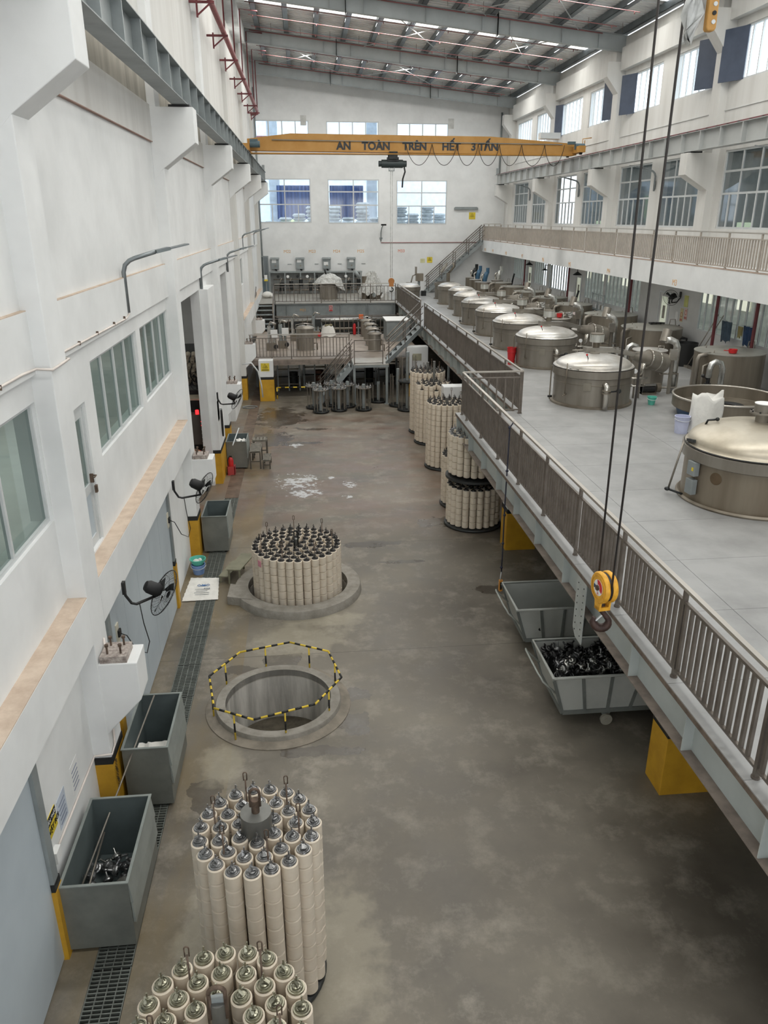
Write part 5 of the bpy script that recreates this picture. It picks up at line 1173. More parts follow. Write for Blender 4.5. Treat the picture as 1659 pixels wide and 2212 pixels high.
sgn = thing('valve_sign', 'white notice board on pipes between the two nearest kettles', 'sign', (8.3, 22.6, DZ))
MB().tube([(8.1, 22.7, DZ), (8.1, 22.7, DZ+.85)], .03, 8).tube([(8.5, 22.7, DZ), (8.5, 22.7, DZ+.85)], .03, 8).tube([(7.95, 22.7, DZ+.85), (8.75, 22.7, DZ+.85)], .03, 8).build('pipe_frame', STAIN, sgn)
b_ = MB().box(8.12, 8.46, 22.6, 22.61, DZ+.52, DZ+.82).build('board', PAPER, sgn)
for zz in (.74, .67, .6): MB().box(8.17, 8.41, 22.597, 22.6, DZ+zz, DZ+zz+.025).build('printed_line', LETT, b_)
MB().tube([(8.6, 22.7, DZ+.85), (8.6, 22.7, DZ+1.1)], .05, 10).sphere((8.6, 22.7, DZ+1.12), .06).build('valve_head', STAINL, sgn); MB().cyl((8.3, 22.75, DZ+.3), .07, 0, .2, 12).build('teal_cap', TEAL, sgn)
# flat-topped storage tanks by the partition
ft = [(11.75, 20.6, .93, 'flat-topped storage tank nearest the front, red dipper on its lid'), (11.72, 25.7, 1.0, 'flat-topped storage tank by the frosted door, dark objects on its lid'), (11.75, 29.5, 1.0, 'flat-topped storage tank, third from the front'),
      (11.5, 32.6+.6, .8, 'flat-topped storage tank with white label, fourth from the front'), (11.4, 36.3, .8, 'flat-topped storage tank, fifth from the front'), (11.3, 39.4, .78, 'flat-topped storage tank, sixth from the front'), (11.25, 42.4, .7, 'flat-topped storage tank, seventh from the front'), (11.2, 45.0, .6, 'small flat-topped storage tank near the far balcony stairs')]
for i, (x, y, r, lab) in enumerate(ft):
    t = thing('storage_tank', lab, 'tank', (x, y, DZ), 'flat-topped storage tanks along the partition'); H_ = 1.1
    MB().lathe([(r, 0), (r, H_)], (x, y, DZ), 48).build('body', STAIND, t); MB().lathe([(r+.012, H_), (r+.012, H_+.02), (0, H_+.035)], (x, y, DZ), 48).build('lid', mat('dull_flat_lid', (160, 158, 150), .5, .5, var=.1, scale=2), t)
    xl = x-r
    MB().tube([(xl-.16, y-.35, DZ), (xl-.16, y-.35, DZ+H_-.16), (xl-.12, y-.35, DZ+H_-.05), (xl+.02, y-.35, DZ+H_-.02), (xl+.2, y-.3, DZ+H_-.02)], .06, 12).tube([(xl-.05, y-.5, DZ), (xl-.05, y-.5, DZ+H_-.3), (xl+.12, y-.45, DZ+H_-.25)], .03, 8).build('side_pipe', STAIN, t)
    for a in (.6, 2.2, 3.6): MB().tube([(x+r*.75*cos(a), y+r*.75*sin(a), DZ+H_), (x+r*.75*cos(a), y+r*.75*sin(a), DZ+H_+.09)], .015, 6).build('lid_pin', STAIN, t)
    MB().tube([(x+r*.8, y+.4, DZ+H_), (x+r*.82, y+.4, DZ+H_+.2), (x+r*1.0, y+.4, DZ+H_+.2), (x+r*1.08, y+.4, DZ+H_-.3)], .016, 8).build('vent_hose', STAIN, t)
    if i in (3, 4, 5):
        a = math.atan2(-y, -x)+.15; MB().obox((x+(r+.008)*cos(a), y+(r+.008)*sin(a), DZ+.75), .01, .38, .22, Matrix.Rotation(a, 3, 'Z')).build('white_label', mat('pinkish_white_label', (222, 206, 204), .7), t)
q = MB().lathe([(0, 0), (.1, 0), (.12, .1), (.11, .1), (.095, .01), (0, .01)], (11.55, 20.1, DZ+1.14), 20).bar((11.45, 20.1, DZ+1.2), (11.28, 20.08, DZ+1.22), .03, .02)
o = q.build('red_dipper', RED); base_origin(o); tag(o, 'red plastic dipper on the lid of the nearest flat storage tank', 'dipper')
q = MB(); [q.obox((11.9+.13*k, 26.2, DZ+1.17), .09, .2, .05, Matrix.Rotation(.3*k, 3, 'Z')) for k in range(4)]
o = q.build('dark_sandals', BLK); base_origin(o); tag(o, 'dark sandals lying on the lid of the second flat storage tank', 'sandals')
q = MB().lathe([(0, 0), (.09, 0), (.11, .14), (.1, .14), (.085, .01), (0, .01)], (9.6, 29.2, DZ+1.05), 16)
o = q.build('red_bucket', RED); base_origin(o); tag(o, 'small red bucket standing on the flat kettle lid in the middle of the machines', 'bucket')
# foil ducts in front of the two nearest storage tanks
for (x, y, lab) in ((10.6, 19.4, 'silver foil duct bend in front of the nearest flat storage tank'), (9.55, 22.4, 'silver foil duct bend in front of the second flat storage tank'), (9.55, 26.4, 'silver foil duct bend in front of the third flat storage tank'), (9.6, 30.2, 'silver foil duct bend in front of the fourth flat storage tank')):
    p = thing('insulated_pipe', lab, 'pipe', (x+.3, y, DZ)); z = DZ
    MB().tube([(x+.34, y, z), (x+.34, y, z+.85), (x+.26, y, z+1.0), (x+.12, y, z+1.04), (x+.02, y, z+.98), (x-.02, y, z+.85), (x-.02, y, z+.62)], .075, 10).build('duct_bend', INSUL, p)
    MB().cyl((x-.02, y, z), .07, 0, .42, 12).build('lower_stub', INSUL, p); MB().cyl((x-.02, y, z+.42), .085, 0, .05, 12).cyl((x-.02, y, z+.52), .05, -.05, .1, 10).build('coupling', RUBB, p)
    MB().tube([(x-.02, y, z+.55), (x-.18, y-.04, z+.66)], .012, 6).sphere((x-.2, y-.05, z+.68), .05).build('gauge', BLK, p)
# low flat kettles between the rows
for i, (x, y, lab) in enumerate(((9.95, 21.75, 'low kettle with flat bright lid behind the nearest lifting arm'), (9.6, 25.9+.3, 'low kettle with flat bright lid, second behind the arms'), (9.6, 29.4, 'low kettle with flat bright lid carrying the red bucket'), (9.6, 33.0, 'low kettle with flat bright lid and plastic wrap, fourth'), (9.6, 36.6, 'low kettle with flat bright lid and plastic wrap, fifth'))):
    t = thing('low_kettle', lab, 'kettle', (x, y, DZ), 'low flat-lidded kettles between the rows')
    MB().lathe([(.46, 0), (.46, 1.0)], (x, y, DZ), 32).build('body', STAIN, t); MB().lathe([(.5, .98), (.5, 1.0), (0, 1.05)], (x, y, DZ), 32).build('lid', LIDM, t)
    MB().tube([(x+.15, y-.2, DZ+1.03), (x+.15, y-.2, DZ+1.12), (x+.35, y-.15, DZ+1.12), (x+.35, y-.15, DZ+1.03)], .012, 6).build('handle', STAINL, t)
    if i >= 2:
        q = MB(); n = 7; q.add([(x+.1+.5*u/n, y-.1+.25*sin(u), DZ+1.06+.32*(u/n)*(1-v/n)+.05*sin(u*2.3+v*1.9)) for v in range(n+1) for u in range(n+1)], [(v*(n+1)+u, v*(n+1)+u+1, (v+1)*(n+1)+u+1, (v+1)*(n+1)+u) for v in range(n) for u in range(n)], True); q.build('plastic_wrap', PLAST, t)
# mixing tanks at the far end with motors
for i, (x, y, r, lab, mm) in enumerate(((10.6, 50.0, .45, 'mixing tank with grey motor at the foot of the far balcony stairs', DARK), (10.45, 48.2, .42, 'mixing tank with dark blue motor before the far balcony stairs', mat('blue_motor', (58, 96, 124), .5)), (10.45, 46.2, .5, 'mixing tank with small blue emblem and blue motor', mat('blue_motor', (58, 96, 124), .5)), (11.6, 47.6, .35, 'small mixing tank with bright bent motor hood', FINM))):
    t = thing('mixing_tank', lab, 'tank', (x, y, DZ))
    MB().lathe([(r, 0), (r, 1.05)], (x, y, DZ), 28).build('body', STAIND, t); MB().lathe([(r+.02, 1.05), (r+.02, 1.08), (0, 1.1)], (x, y, DZ), 28).build('lid', LIDM, t)
    MB().tube([(x+.05, y, DZ+1.08), (x+.1, y, DZ+1.35), (x+.18, y, DZ+1.6)], .13, 12).cyl((x+.22, y, DZ+1.55), .1, 0, .3, 12).build('motor', mm, t)
    MB().tube([(x-.1, y, DZ+1.1), (x-.15, y, DZ+1.4), (x, y, DZ+1.5)], .05, 8).build('gear_arm', STAINL, t)
    if i == 2: MB().lathe([(0, 0), (.07, 0)], (x-.18, y-r-.004, DZ+.85), 14, 'y').build('blue_emblem', mat('emblem_blue', (60, 120, 190), .5), t)
st = thing('sample_dyer', 'upright sample machine on a thick foot by the white far wall', 'machine', (7.1, 49.6, DZ))
MB().cyl((7.1, 49.6, DZ), .08, 0, .9, 12).build('foot_column', STEELP, st); MB().box(6.9, 7.35, 49.4, 49.8, DZ+.9, DZ+1.35).build('cabinet', STAIND, st); MB().box(6.85, 6.95, 49.45, 49.7, DZ+1.3, DZ+1.75).tube([(6.9, 49.6, DZ+1.3), (6.7, 49.6, DZ+1.2), (6.6, 49.6, DZ+.8)], .04, 8).build('arm', STAIN, st); MB().box(7.25, 7.55, 49.45, 49.8, DZ, DZ+.3).build('base_unit', DARK, st)
t = kettle('low wide kettle with domed lid beside the rail corner at the far end', 6.1, 47.2, .7, .75, detail=False, group=None)
sw = thing('tilted_lid_machine', 'kettle head tilted open above the last kettle by the far wall', 'machine', (9.0, 49.9, DZ))
MB().box(8.9, 9.1, 49.8, 50.0, DZ, DZ+1.35).build('post', STAIND, sw); placed(MB().cyl((0, 0, 0), .36, 0, .06, 24), (8.75, 49.85, DZ+1.65), Matrix.Rotation(-1.0, 3, 'Y')).build('tilted_lid', STAIN, sw); MB().tube([(9.0, 49.9, DZ+1.3), (9.35, 49.9, DZ+1.7), (9.3, 49.9, DZ+1.95)], .07, 8).build('arm', STAIND, sw)
# big front kettle cut by the right edge
BX, BY, BR = 7.64, 12.05, 1.14
bk = thing('dyeing_kettle', 'large domed kettle cut by the right edge, with two grey boxes on its side', 'kettle', (BX, BY, DZ)); z = DZ; phi = math.atan2(-BY, -BX)
MB().lathe([(BR, .03), (BR, .9)], (BX, BY, z), 72).build('body', mat('brownish_kettle_steel', (140, 130, 114), .45, .4, var=.12, scale=2.5, streak=True, col2=(118, 106, 90)), bk)
MB().lathe([(BR, 0), (BR+.07, 0), (BR+.08, .03), (BR+.05, .06), (BR, .04)], (BX, BY, z), 72).build('base_ring', STAIND, bk)
MB().lathe([(BR, .72), (BR+.07, .75)], (BX, BY, z), 72).lathe([(BR+.07, .75), (BR+.07, .93)], (BX, BY, z), 72).lathe([(BR+.07, .93), (BR-.04, .94)], (BX, BY, z), 72).build('rim_flange', STAIN, bk)
pr = [(BR+.01, .95), (BR+.03, .965), (BR+.0, .985)]+[((BR-.01)*cos(t), .985+.37*sin(t)) for t in [pi/2*i/14 for i in range(1, 15)]]; pr[-1] = (0, pr[-1][1])
lidb = MB().lathe(pr, (BX, BY, z), 72).build('lid', mat('warm_dull_lid_steel', (192, 184, 168), .4, .5, var=.14, scale=1.6, col2=(164, 154, 136)), bk)
MB().lathe([(BR+.03, .94), (BR+.045, .952), (BR+.03, .962)], (BX, BY, z), 72).build('gasket', RUBB, lidb)
P = lambda rr, a, zz: (BX+rr*cos(phi+a), BY+rr*sin(phi+a), z+zz)
for (a, z0, hh, w) in ((-.86, .62, .24, .2), (-.86, .3, .26, .19)):
    bxo = MB().obox(P(BR+.06, a, z0), .1, w, hh, Matrix.Rotation(phi+a, 3, 'Z')).build('side_box', STEELP, bk, bevel=.006)
    if z0 > .5: MB().obox(P(BR+.115, a+.04, z0), .004, .05, .06, Matrix.Rotation(phi+a, 3, 'Z')).build('yellow_sticker', SIGNY, bxo)
q = MB(); q.lathe([(0, 0), (.1, 0), (.105, -.004)], (0, 0, 0), 26); placed(q, P(BR+.004, -.48, .55), Matrix.Rotation(phi-.48, 3, 'Z')@Matrix.Rotation(pi/2, 3, 'Y')).build('round_patch', mat('brown_round_patch', (110, 92, 70), .6, .4), bk)
a = -1.18; MB().tube([P(BR+.1, a, .97), P(BR+.24, a-.03, .12)], .018, 8).build('crank_rod', STAIN, bk)
MB().sphere(P(BR+.26, a-.03, .1), .05, 10, 8, (1, 1, .7)).tube([P(BR+.26, a-.03, .1), P(BR+.04, a+.1, .06)], .02, 8).build('crank_joint', DARK, bk)
MB().bar(P(BR+.02, a-.05, 1.0), P(BR+.02, a+.2, 1.05), .05, .05).build('clamp', DARK, bk)
MB().tube([P(BR-.25, -1.55, 1.15), P(BR-.3, -1.5, 1.3), P(BR-.42, -1.5, 1.32)], .018, 8).sphere(P(BR-.45, -1.5, 1.33), .035).build('lid_handle', DARK, bk)
MB().cyl((BX, BY, z+1.33), .11, 0, .18, 20).lathe([(.11, 1.5), (.21, 1.5), (.21, 1.53), (.11, 1.53)], (BX, BY, z), 24).lathe([(.15, 1.53), (.15, 1.66), (.0, 1.67)], (BX, BY, z), 24).build('motor_neck', STAIN, bk)
MB().lathe([(0, .0), (.155, 0), (.155, .012), (0, .012)], (BX, BY, z+1.665), 24).build('white_cap', PAPER, bk)
for k in range(8): MB().cyl((BX+.19*cos(k*pi/4), BY+.19*sin(k*pi/4), z+1.53), .016, 0, .02, 6).build('bolt', DARK, bk)
MB().bar((BX+.05, BY, z+1.4), (BX+1.3, BY+.2, z+1.4), .2, .14).build('lift_arm', mat('teal_grey_arm', (86, 98, 96), .5, .3), bk)
# open vat
VX, VY, VR = 10.2, 17.75, 1.23
vt = thing('open_vat', 'wide shallow open steel vat on a dark blue base, black ring inside', 'vat', (VX, VY, DZ))
MB().lathe([(VR-.06, .2), (VR, .24), (VR, .5)], (VX, VY, z), 64).lathe([(VR-.02, .5), (VR-.02, .22), (0, .2)], (VX, VY, z), 64).build('basin', STAIND, vt)
MB().tube([(VX+VR*cos(t), VY+VR*sin(t), z+.505) for t in [2*pi*k/64 for k in range(65)]], .028, 8, cap=False).build('rolled_rim', RAILT, vt)
MB().lathe([(VR-.16, 0), (VR-.1, .2)], (VX, VY, z), 48).build('blue_base', BLUE, vt)
MB().lathe([(0, .21), (VR-.05, .21)], (VX, VY, z), 48).build('liquid', mat('dark_vat_liquid', (74, 72, 66), .12, 0, var=.3, scale=3), vt)
MB().lathe([(.2, .21), (.34, .21), (.36, .27), (.34, .33), (.2, .33), (.16, .3)], (VX+.0, VY-.2, z), 32).build('black_ring', RUBB, vt)
# small containers on the deck
def pail(name, label, x, y, z0, r0, r1, h, m, cat='bucket', handle=True):
    b = thing(name, label, cat, (x, y, z0))
    MB().lathe([(0, 0), (r0, 0), (r1, h), (r1+.012, h), (r1+.012, h+.012), (r1-.008, h+.012), (r0-.01, .012), (0, .012)], (x, y, z0), 28).build('shell', m, b)
    MB().lathe([(r1*.98, h*.75), (r1*1.03, h*.76), (r1*1.0, h*.8)], (x, y, z0), 28).build('rib', m, b)
    if handle: MB().tube([(x-r1-.01, y, z0+h*.9)]+[(x-(r1+.02)*cos(t), y-(r1+.02)*sin(t)*.9, z0+h*.9-.05*sin(t)) for t in [pi*k/10 for k in range(11)]], .006, 6).build('bail_handle', ALUF, b)
    return b
pail('green_bucket', 'teal green plastic bucket on the deck right of the nearest kettle', 8.95, 19.1, DZ, .08, .115, .2, TEAL)
pail('plastic_pail', 'lavender white plastic pail beside the large white sack', 8.42, 16.3, DZ, .14, .165, .38, LAV)
pail('red_bin', 'tall narrow red plastic bin beside the second kettle', 6.78, 25.3, DZ, .11, .15, .55, RED, 'bin', False)
# big white sack
q = MB(); n, m_ = 26, 12; bxs = []
cx, cy = 8.92, 16.32
for j in range(m_+1):
    f = j/m_; zz = .82*f
    for i in range(n):
        a = 2*pi*i/n; rx = (.40-.05*f+.03*sin(3*a+5*f)+.02*sin(7*a)); ry = (.24-.05*f+.03*sin(4*a+2))
        x = cx+rx*cos(a)+.08*f; y = cy+ry*sin(a); zt = zz+(.07*sin(2*a+.6)+.05*sin(5*a))*(f**3)
        bxs.append((x, y, DZ+.01+zt*(1 if f < 1 else 1.02)))
q.add(bxs, [(j*n+i, j*n+(i+1) % n, (j+1)*n+(i+1) % n, (j+1)*n+i) for j in range(m_) for i in range(n)], True); b = len(q.v); q.add([(cx+.08, cy, DZ+.72)], []); q.f += [(m_*n+i, m_*n+(i+1) % n, b) for i in range(n)]; q.s += [True]*n
o = q.build('white_sack', SACK); base_origin(o); tag(o, 'large white woven sack standing open before the vat', 'sack')
# ---- things along the partition and under the balcony
for i, (y, lab) in enumerate(((21.0, 'dark red standpipe, nearest of those under the balcony'), (23.2, 'dark red standpipe left of the hanging clothes'), (37.4, 'dark red standpipe by the safety shower'), (45.2, 'far dark red standpipe by the partition'), (29.9, 'dark red standpipe behind the hoist ropes'))):
    o = MB().cyl((12.6, y, DZ), .05, 0, 2.52, 10).cyl((12.6, y, DZ), .08, 0, .03, 10).build('red_standpipe', DRED); base_origin(o); tag(o, lab, 'pipe')
wr_ = thing('clothes_line', 'wire line with hangers between the two near red standpipes', 'line', (12.7, 22, 4.5)); MB().tube([(12.7, 23.15, 4.62), (12.7, 22.3, 4.5), (12.7, 21.05, 4.6)], .006, 5).build('wire', STEELP, wr_)
for (y0, y1, z0, z1, m, lab, nm) in ((22.35, 22.95, 3.95, 4.55, NAVY2, 'grey blue work shirt hanging between the red standpipes', 'hanging_shirt'), (21.15, 21.7, 4.0, 4.55, NAVY, 'dark blue work cloth hanging beside the nearest red standpipe', 'hanging_cloth'), (21.75, 22.0, 4.2, 4.5, mat('khaki_rag', (150, 140, 96), .9), 'small khaki rag hanging between the blue clothes', 'hanging_rag')):
    q = MB(); nn = 12; q.add([(12.68+.04*sin(i*1.3)+.02*j/nn, y0+(y1-y0)*i/nn*(1-.12*j/nn)+.03*j/nn, z1-(z1-z0)*j/nn+.05*sin(i*.9)*(j/nn)) for j in range(nn+1) for i in range(nn+1)], [(j*(nn+1)+i, j*(nn+1)+i+1, (j+1)*(nn+1)+i+1, (j+1)*(nn+1)+i) for j in range(nn) for i in range(nn)], True)
    o = q.build(nm, m); base_origin(o); tag(o, lab, 'cloth')
for (y, lab) in ((23.75, 'long handled brush leaning on the partition, left one'), (23.45, 'long handled brush leaning on the partition, right one')):
    o = MB().tube([(12.35, y+.35, DZ+.05), (12.9, y-.15, DZ+1.75)], .016, 6).box(12.3, 12.42, y+.22, y+.48, DZ, DZ+.07).build('long_brush', STAIN); base_origin(o); tag(o, lab, 'brush')
q = MB().lathe([(0, 0), (.3, 0), (.36, .75), (.34, .75), (.28, .03), (0, .03)], (12.45, 24.5, DZ), 20); o = q.build('black_bin', BLK); base_origin(o); tag(o, 'black round waste bin against the sooty partition corner', 'bin')
q = MB().box(12.0, 12.7, 25.0, 25.5, DZ+.78, DZ+.82); [q.box(x, x+.04, y, y+.04, DZ, DZ+.78) for x in (12.0, 12.66) for y in (25.0, 25.46)]; o = q.build('black_table', BLK); base_origin(o); tag(o, 'black metal table beside the black waste bin', 'table')
for (y, z0, z1, dy, m, lab) in ((25.90, 4.62, 5.0, .28, mat('yellow_green_notice', (206, 206, 130), .7), 'yellow green paper notice on the partition beside the frosted door'), (25.85, 4.2, 4.58, .2, mat('red_white_notice', (216, 190, 182), .7), 'red and white prohibition notice under the yellow green one'), (26.15, 4.1, 4.55, .2, mat('yellow_red_notice', (204, 194, 150), .7), 'yellow notice with red print beside the prohibition notice'), (26.50, 4.1, 4.4, .2, PAPER, 'white paper notice nearest the frosted door')):
    o = MB().box(XP-.012, XP-.002, y, y+dy, z0, z1).build('wall_notice', m); base_origin(o); tag(o, lab, 'notice')
    if 'prohib' in lab: MB().lathe([(.06, 0), (.085, 0)], (XP-.014, y+.1, z0+.24), 18, 'x').box(XP-.015, XP-.012, y+.02, y+.18, z0+.03, z0+.1).build('red_ring', mat('faded_print_red', (186, 110, 104), .7), o)
o = MB().tube([(12.93, 26.2, 4.0), (12.9, 26.2, 3.75)], .02, 6).sphere((12.9, 26.2, 3.68), .06, 8, 6, (1, .6, 1.4)).build('hanging_brush', BLK); base_origin(o); tag(o, 'small black brush hanging below the notices', 'brush')
def cage_fan(label, wall, hub, face, r=.33, name='wall_fan'):
    """wall: bracket point on the wall, hub: centre of the cage, face: direction the cage looks"""
    wall, hub, face = Vector(wall), Vector(hub), Vector(face).normalized()
    f = thing(name, label, 'fan', wall); back = hub-face*.2
    low = Vector((wall.x+.14*(1 if hub.x > wall.x else -1), wall.y+.02, wall.z-.27)); endp = Vector((hub.x-face.x*.1, hub.y-face.y*.1, low.z))
    MB().tube([wall, wall+Vector((.01, 0, -.12)), wall.lerp(low, .55)+Vector((0, 0, -.1)), low, endp], .02, 10).box(wall.x-.02, wall.x+.02, wall.y-.04, wall.y+.04, wall.z-.09, wall.z+.09).build('wall_arm', BLK, f)
    MB().tube([endp, hub-face*.14], .022, 8).build('neck', BLK, f)
    Mx = tilt((0, 0, 0), face)
    placed(MB().lathe([(0, -.3), (.07, -.29), (.095, -.24), (.1, -.1), (.07, -.05), (0, -.04)], (0, 0, 0), 22), hub, Mx).build('motor', RUBB, f)
    cg = MB()
    for s_ in (1, -1):
        for k in range(36):
            a = 2*pi*k/36; cg.tube([(.05*cos(a), .05*sin(a), s_*.075), (r*.6*cos(a), r*.6*sin(a), s_*.062), (r*.92*cos(a), r*.92*sin(a), s_*.03), (r*cos(a), r*sin(a), 0)], .0016, 3, cap=False)
        for rr, zz in ((.35, .07), (.7, .054)): cg.tube([(r*rr*cos(a), r*rr*sin(a), s_*zz) for a in [2*pi*k/28 for k in range(29)]], .0022, 4, cap=False)
    o = placed(cg, hub, Mx).build('cage_wires', BLK, f); o['kind'] = 'stuff'
    placed(MB().tube([(r*cos(a), r*sin(a), 0) for a in [2*pi*k/40 for k in range(41)]], .007, 6, cap=False).lathe([(0, .085), (.05, .08), (.05, .07)], (0, 0, 0), 14), hub, Mx).build('cage_rim', BLK, f)
    for k in range(3):
        q = MB(); n = 8; A = 2*pi*k/3; V_ = []
        for i in range(n+1):
            t = i/n; rr = .05+(r-.09)*t; w = .5*(1-.25*t)
            for sgn_ in (-1, 1): V_.append((rr*cos(A+sgn_*w*.5+t*.3), rr*sin(A+sgn_*w*.5+t*.3), sgn_*.02*(1-.4*t)))
        q.add(V_, [(2*i, 2*i+2, 2*i+3, 2*i+1) for i in range(n)], True); placed(q, hub, Mx).build('blade', DARK, f)
    return f
cage_fan('black cage wall fan over the door panels, nearest of the left wall fans', (-2.66, 9.9, 2.7), (-2.19, 10.2, 2.45), (.74, .27, -.55), .345)
cage_fan('black cage wall fan above the yellow pillar foot, second on the left wall', (-2.66, 14.3, 2.7), (-2.11, 14.5, 2.56), (.76, .25, -.5), .325)
cage_fan('black cage wall fan beside the white pillar opening, third on the left wall', (-2.66, 22.5, 2.66), (-2.11, 22.6, 2.52), (.8, .2, -.5), .32)
cage_fan('grey cage fan on the partition beside the frosted door', (12.95, 26.45, 5.0), (12.6, 26.4, 4.9), (-.7, -.6, -.2), .27)
# fan cables with plugs
for (y0, lab, ys, zs) in ((10.0, 'black fan cable with plug hanging from the nearest wall fan', 10.0, 2.42), (14.4, 'black fan cable with plug hanging from the second wall fan', 14.4, 2.42)):
    x = -2.5; cbl = thing('fan_cable', lab, 'cable', (x, y0, 1.4))
    MB().tube([(x, ys, zs), (x+.02, ys+.02, zs-.35), (x+.05, ys+.1, zs-.7), (x, ys+.08, zs-.88), (x-.12, ys+.0, zs-.78), (x-.22, ys-.05, zs-.5), (x-.33, ys-.05, zs-.45)], .008, 6).build('cord', BLK, cbl)
    MB().box(x-.38, x-.3, ys-.1, ys, zs-.5, zs-.4).build('plug', BLK, cbl); MB().box(XLr, XLr+.07, ys-.12, ys+.0, zs-.6, zs-.3).build('socket_box', mat('cream_socket', (214, 208, 190), .5), cbl)
# ================================================================== WALL LAMPS, CONDUITS, SIGNS ON THE LEFT WALL
def arm_lamp(label, x, y, z, side, zt=.62, reach=.95, name='wall_lamp'):
    l = thing(name, label, 'lamp', (x, y, z)); s_ = side
    P_ = [(x, y, z), (x, y, z+zt)]+[(x+s_*.28*(1-cos(t)), y, z+zt+.22*sin(t)) for t in (.5, .9, 1.25)]+[(x+s_*.5, y+.12, z+zt+.3)]
    MB().tube(P_, .035, 10).build('curved_arm', LAMPG, l)
    MB().bar((x-s_*.02, y, z+.05), (x-s_*.02, y, z+.35), .05, .03).build('wall_clamp', DARK, l)
    a, b = Vector(P_[-1]), Vector((x+s_*reach, y+.5, z+zt+.4))
    m_ = a.lerp(b, .42)
    MB().bar(a, m_, .1, .05).build('driver_box', mat('lamp_driver_grey', (118, 126, 128), .5), l); MB().bar(m_, b, .13, .022).build('lamp_head', LAMPG, l)
    return l
arm_lamp('grey curved lamp arm above the left wall windows, nearest', -2.84, 13.0, 6.08, 1)
arm_lamp('grey curved lamp arm above the tall left wall opening, second', -2.84, 22.4, 5.62, 1, .5)
arm_lamp('grey curved lamp arm on the left wall, third', -2.84, 30.3, 5.62, 1, .5)
arm_lamp('grey curved lamp arm on the left wall, fourth', -2.84, 38.5, 6.1, 1, .5, .85)
arm_lamp('grey curved lamp arm on the left wall, farthest', -2.84, 47.3, 6.05, 1, .5, .85)
for y, lab in ((21.2, 'nearest'), (29.7, 'second'), (38.1, 'third'), (46.5, 'farthest')): arm_lamp('dark curved lamp arm between the lower right wall windows, %s' % lab, 12.98, y, 8.4, -1, .5, .8)
cw = thing('cable_conduit', 'thin white conduit running round the near column to the nearest wall lamp', 'conduit', (-2.8, 8.6, 6.05))
MB().tube([(-2.82, 3, 6.05), (-2.82, 7.9, 6.05), (-2.82, 8.32, 6.03), (-2.655, 8.32, 6.02), (-2.655, 8.94, 6.03), (-2.82, 8.94, 6.05), (-2.82, 12.7, 6.02), (-2.82, 12.98, 6.06)], .014, 7).build('pipe', mat('conduit_white', (224, 214, 206), .5), cw)
for y in (5.6, 7.3, 9.2, 10.0, 10.9, 11.9, 12.6): MB().box(-2.835, -2.805, y-.006, y+.006, 6.02, 6.07).build('clip', RUSTM, cw)
c2w = thing('cable_conduit', 'thin white conduit down the white wall to the small switch box', 'conduit', (-2.88, 7.5, 1.1))
MB().tube([(-2.885, 6.78, 1.13), (-2.885, 8.28, 1.1), (-2.885, 8.34, 1.1), (-2.66, 8.34, 1.12), (-2.66, 8.5, 1.15), (-2.66, 8.7, 2.6)], .013, 7).build('pipe', mat('conduit_white', (224, 214, 206)), c2w)
MB().box(XLr, XLr+.06, 6.62, 6.76, 1.06, 1.2).build('switch_box', PAPER, c2w)
RL = (pi/2, 0, pi/2)                                # text on the left wall, facing +x
sg = thing('warning_plate', 'yellow and black falling object warning plate beside the near door post', 'sign', (XLr, 6.72, 1.38))
MB().box(XLr, XLr+.008, 6.56, 6.92, 1.34, 1.6).build('plate', SIGNY, sg); MB().box(XLr+.008, XLr+.01, 6.56, 6.92, 1.5, 1.6).build('black_header', BLK, sg)
text('lettering', 'VẬT RƠI', .085, (XLr+.012, 6.66, 1.4), RL, BLK, sg, ext=.001, bold=.002); text('header_lettering', 'CẨN THẬN', .06, (XLr+.014, 6.62, 1.53), RL, PAPER, sg, ext=.001)
q = MB(); [q.bar(a, b, .004, .012, up=(1, 0, 0)) for a, b in (((XLr+.012, 6.575, 1.39), (XLr+.012, 6.65, 1.39)), ((XLr+.012, 6.65, 1.39), (XLr+.012, 6.612, 1.46)), ((XLr+.012, 6.612, 1.46), (XLr+.012, 6.575, 1.39)))]; q.build('warning_triangle', BLK, sg)
for (y, z, lab, m) in ((6.98, 1.3, 'bluish printed sheet taped to the left wall, nearer one', mat('bluish_sheet', (196, 204, 216), .7)), (7.5, 1.32, 'white printed sheet taped to the left wall, farther one', PAPER)):
    o = MB().box(XLr, XLr+.004, y, y+.28, z-.12, z+.26).build('paper_sheet', m); base_origin(o); tag(o, lab, 'paper')
    for k in range(5): MB().box(XLr+.004, XLr+.006, y+.04, y+.24, z+.16-.06*k, z+.175-.06*k).build('printed_line', mat('faint_print', (120, 128, 150), .8), o)
for (y, m, lab) in ((16.92, SIGNY, 'small yellow notice on the white pillar above the empty bin'), (25.5, SIGNY, 'small yellow notice on the white pillar beyond the slatted stools')):
    o = MB().box(XL+.002, XL+.008, y+.12, y+.42, 1.5, 1.9).build('yellow_notice', m); base_origin(o); tag(o, lab, 'notice')
ck = thing('chain_coil', 'dark chain hanging at the near pillar behind the bins', 'chain', (-2.66, 8.5, .7))
q = MB()
for k in range(22): q.tube([(-2.655+.008*cos(t), 8.42+.012*sin(k*.8)+.016*cos(t)*(k % 2), .98-.02*k-.014*sin(t)) for t in [2*pi*j/6 for j in range(7)]], .003, 4)
q.build('links', DARK, ck)['kind'] = 'stuff'
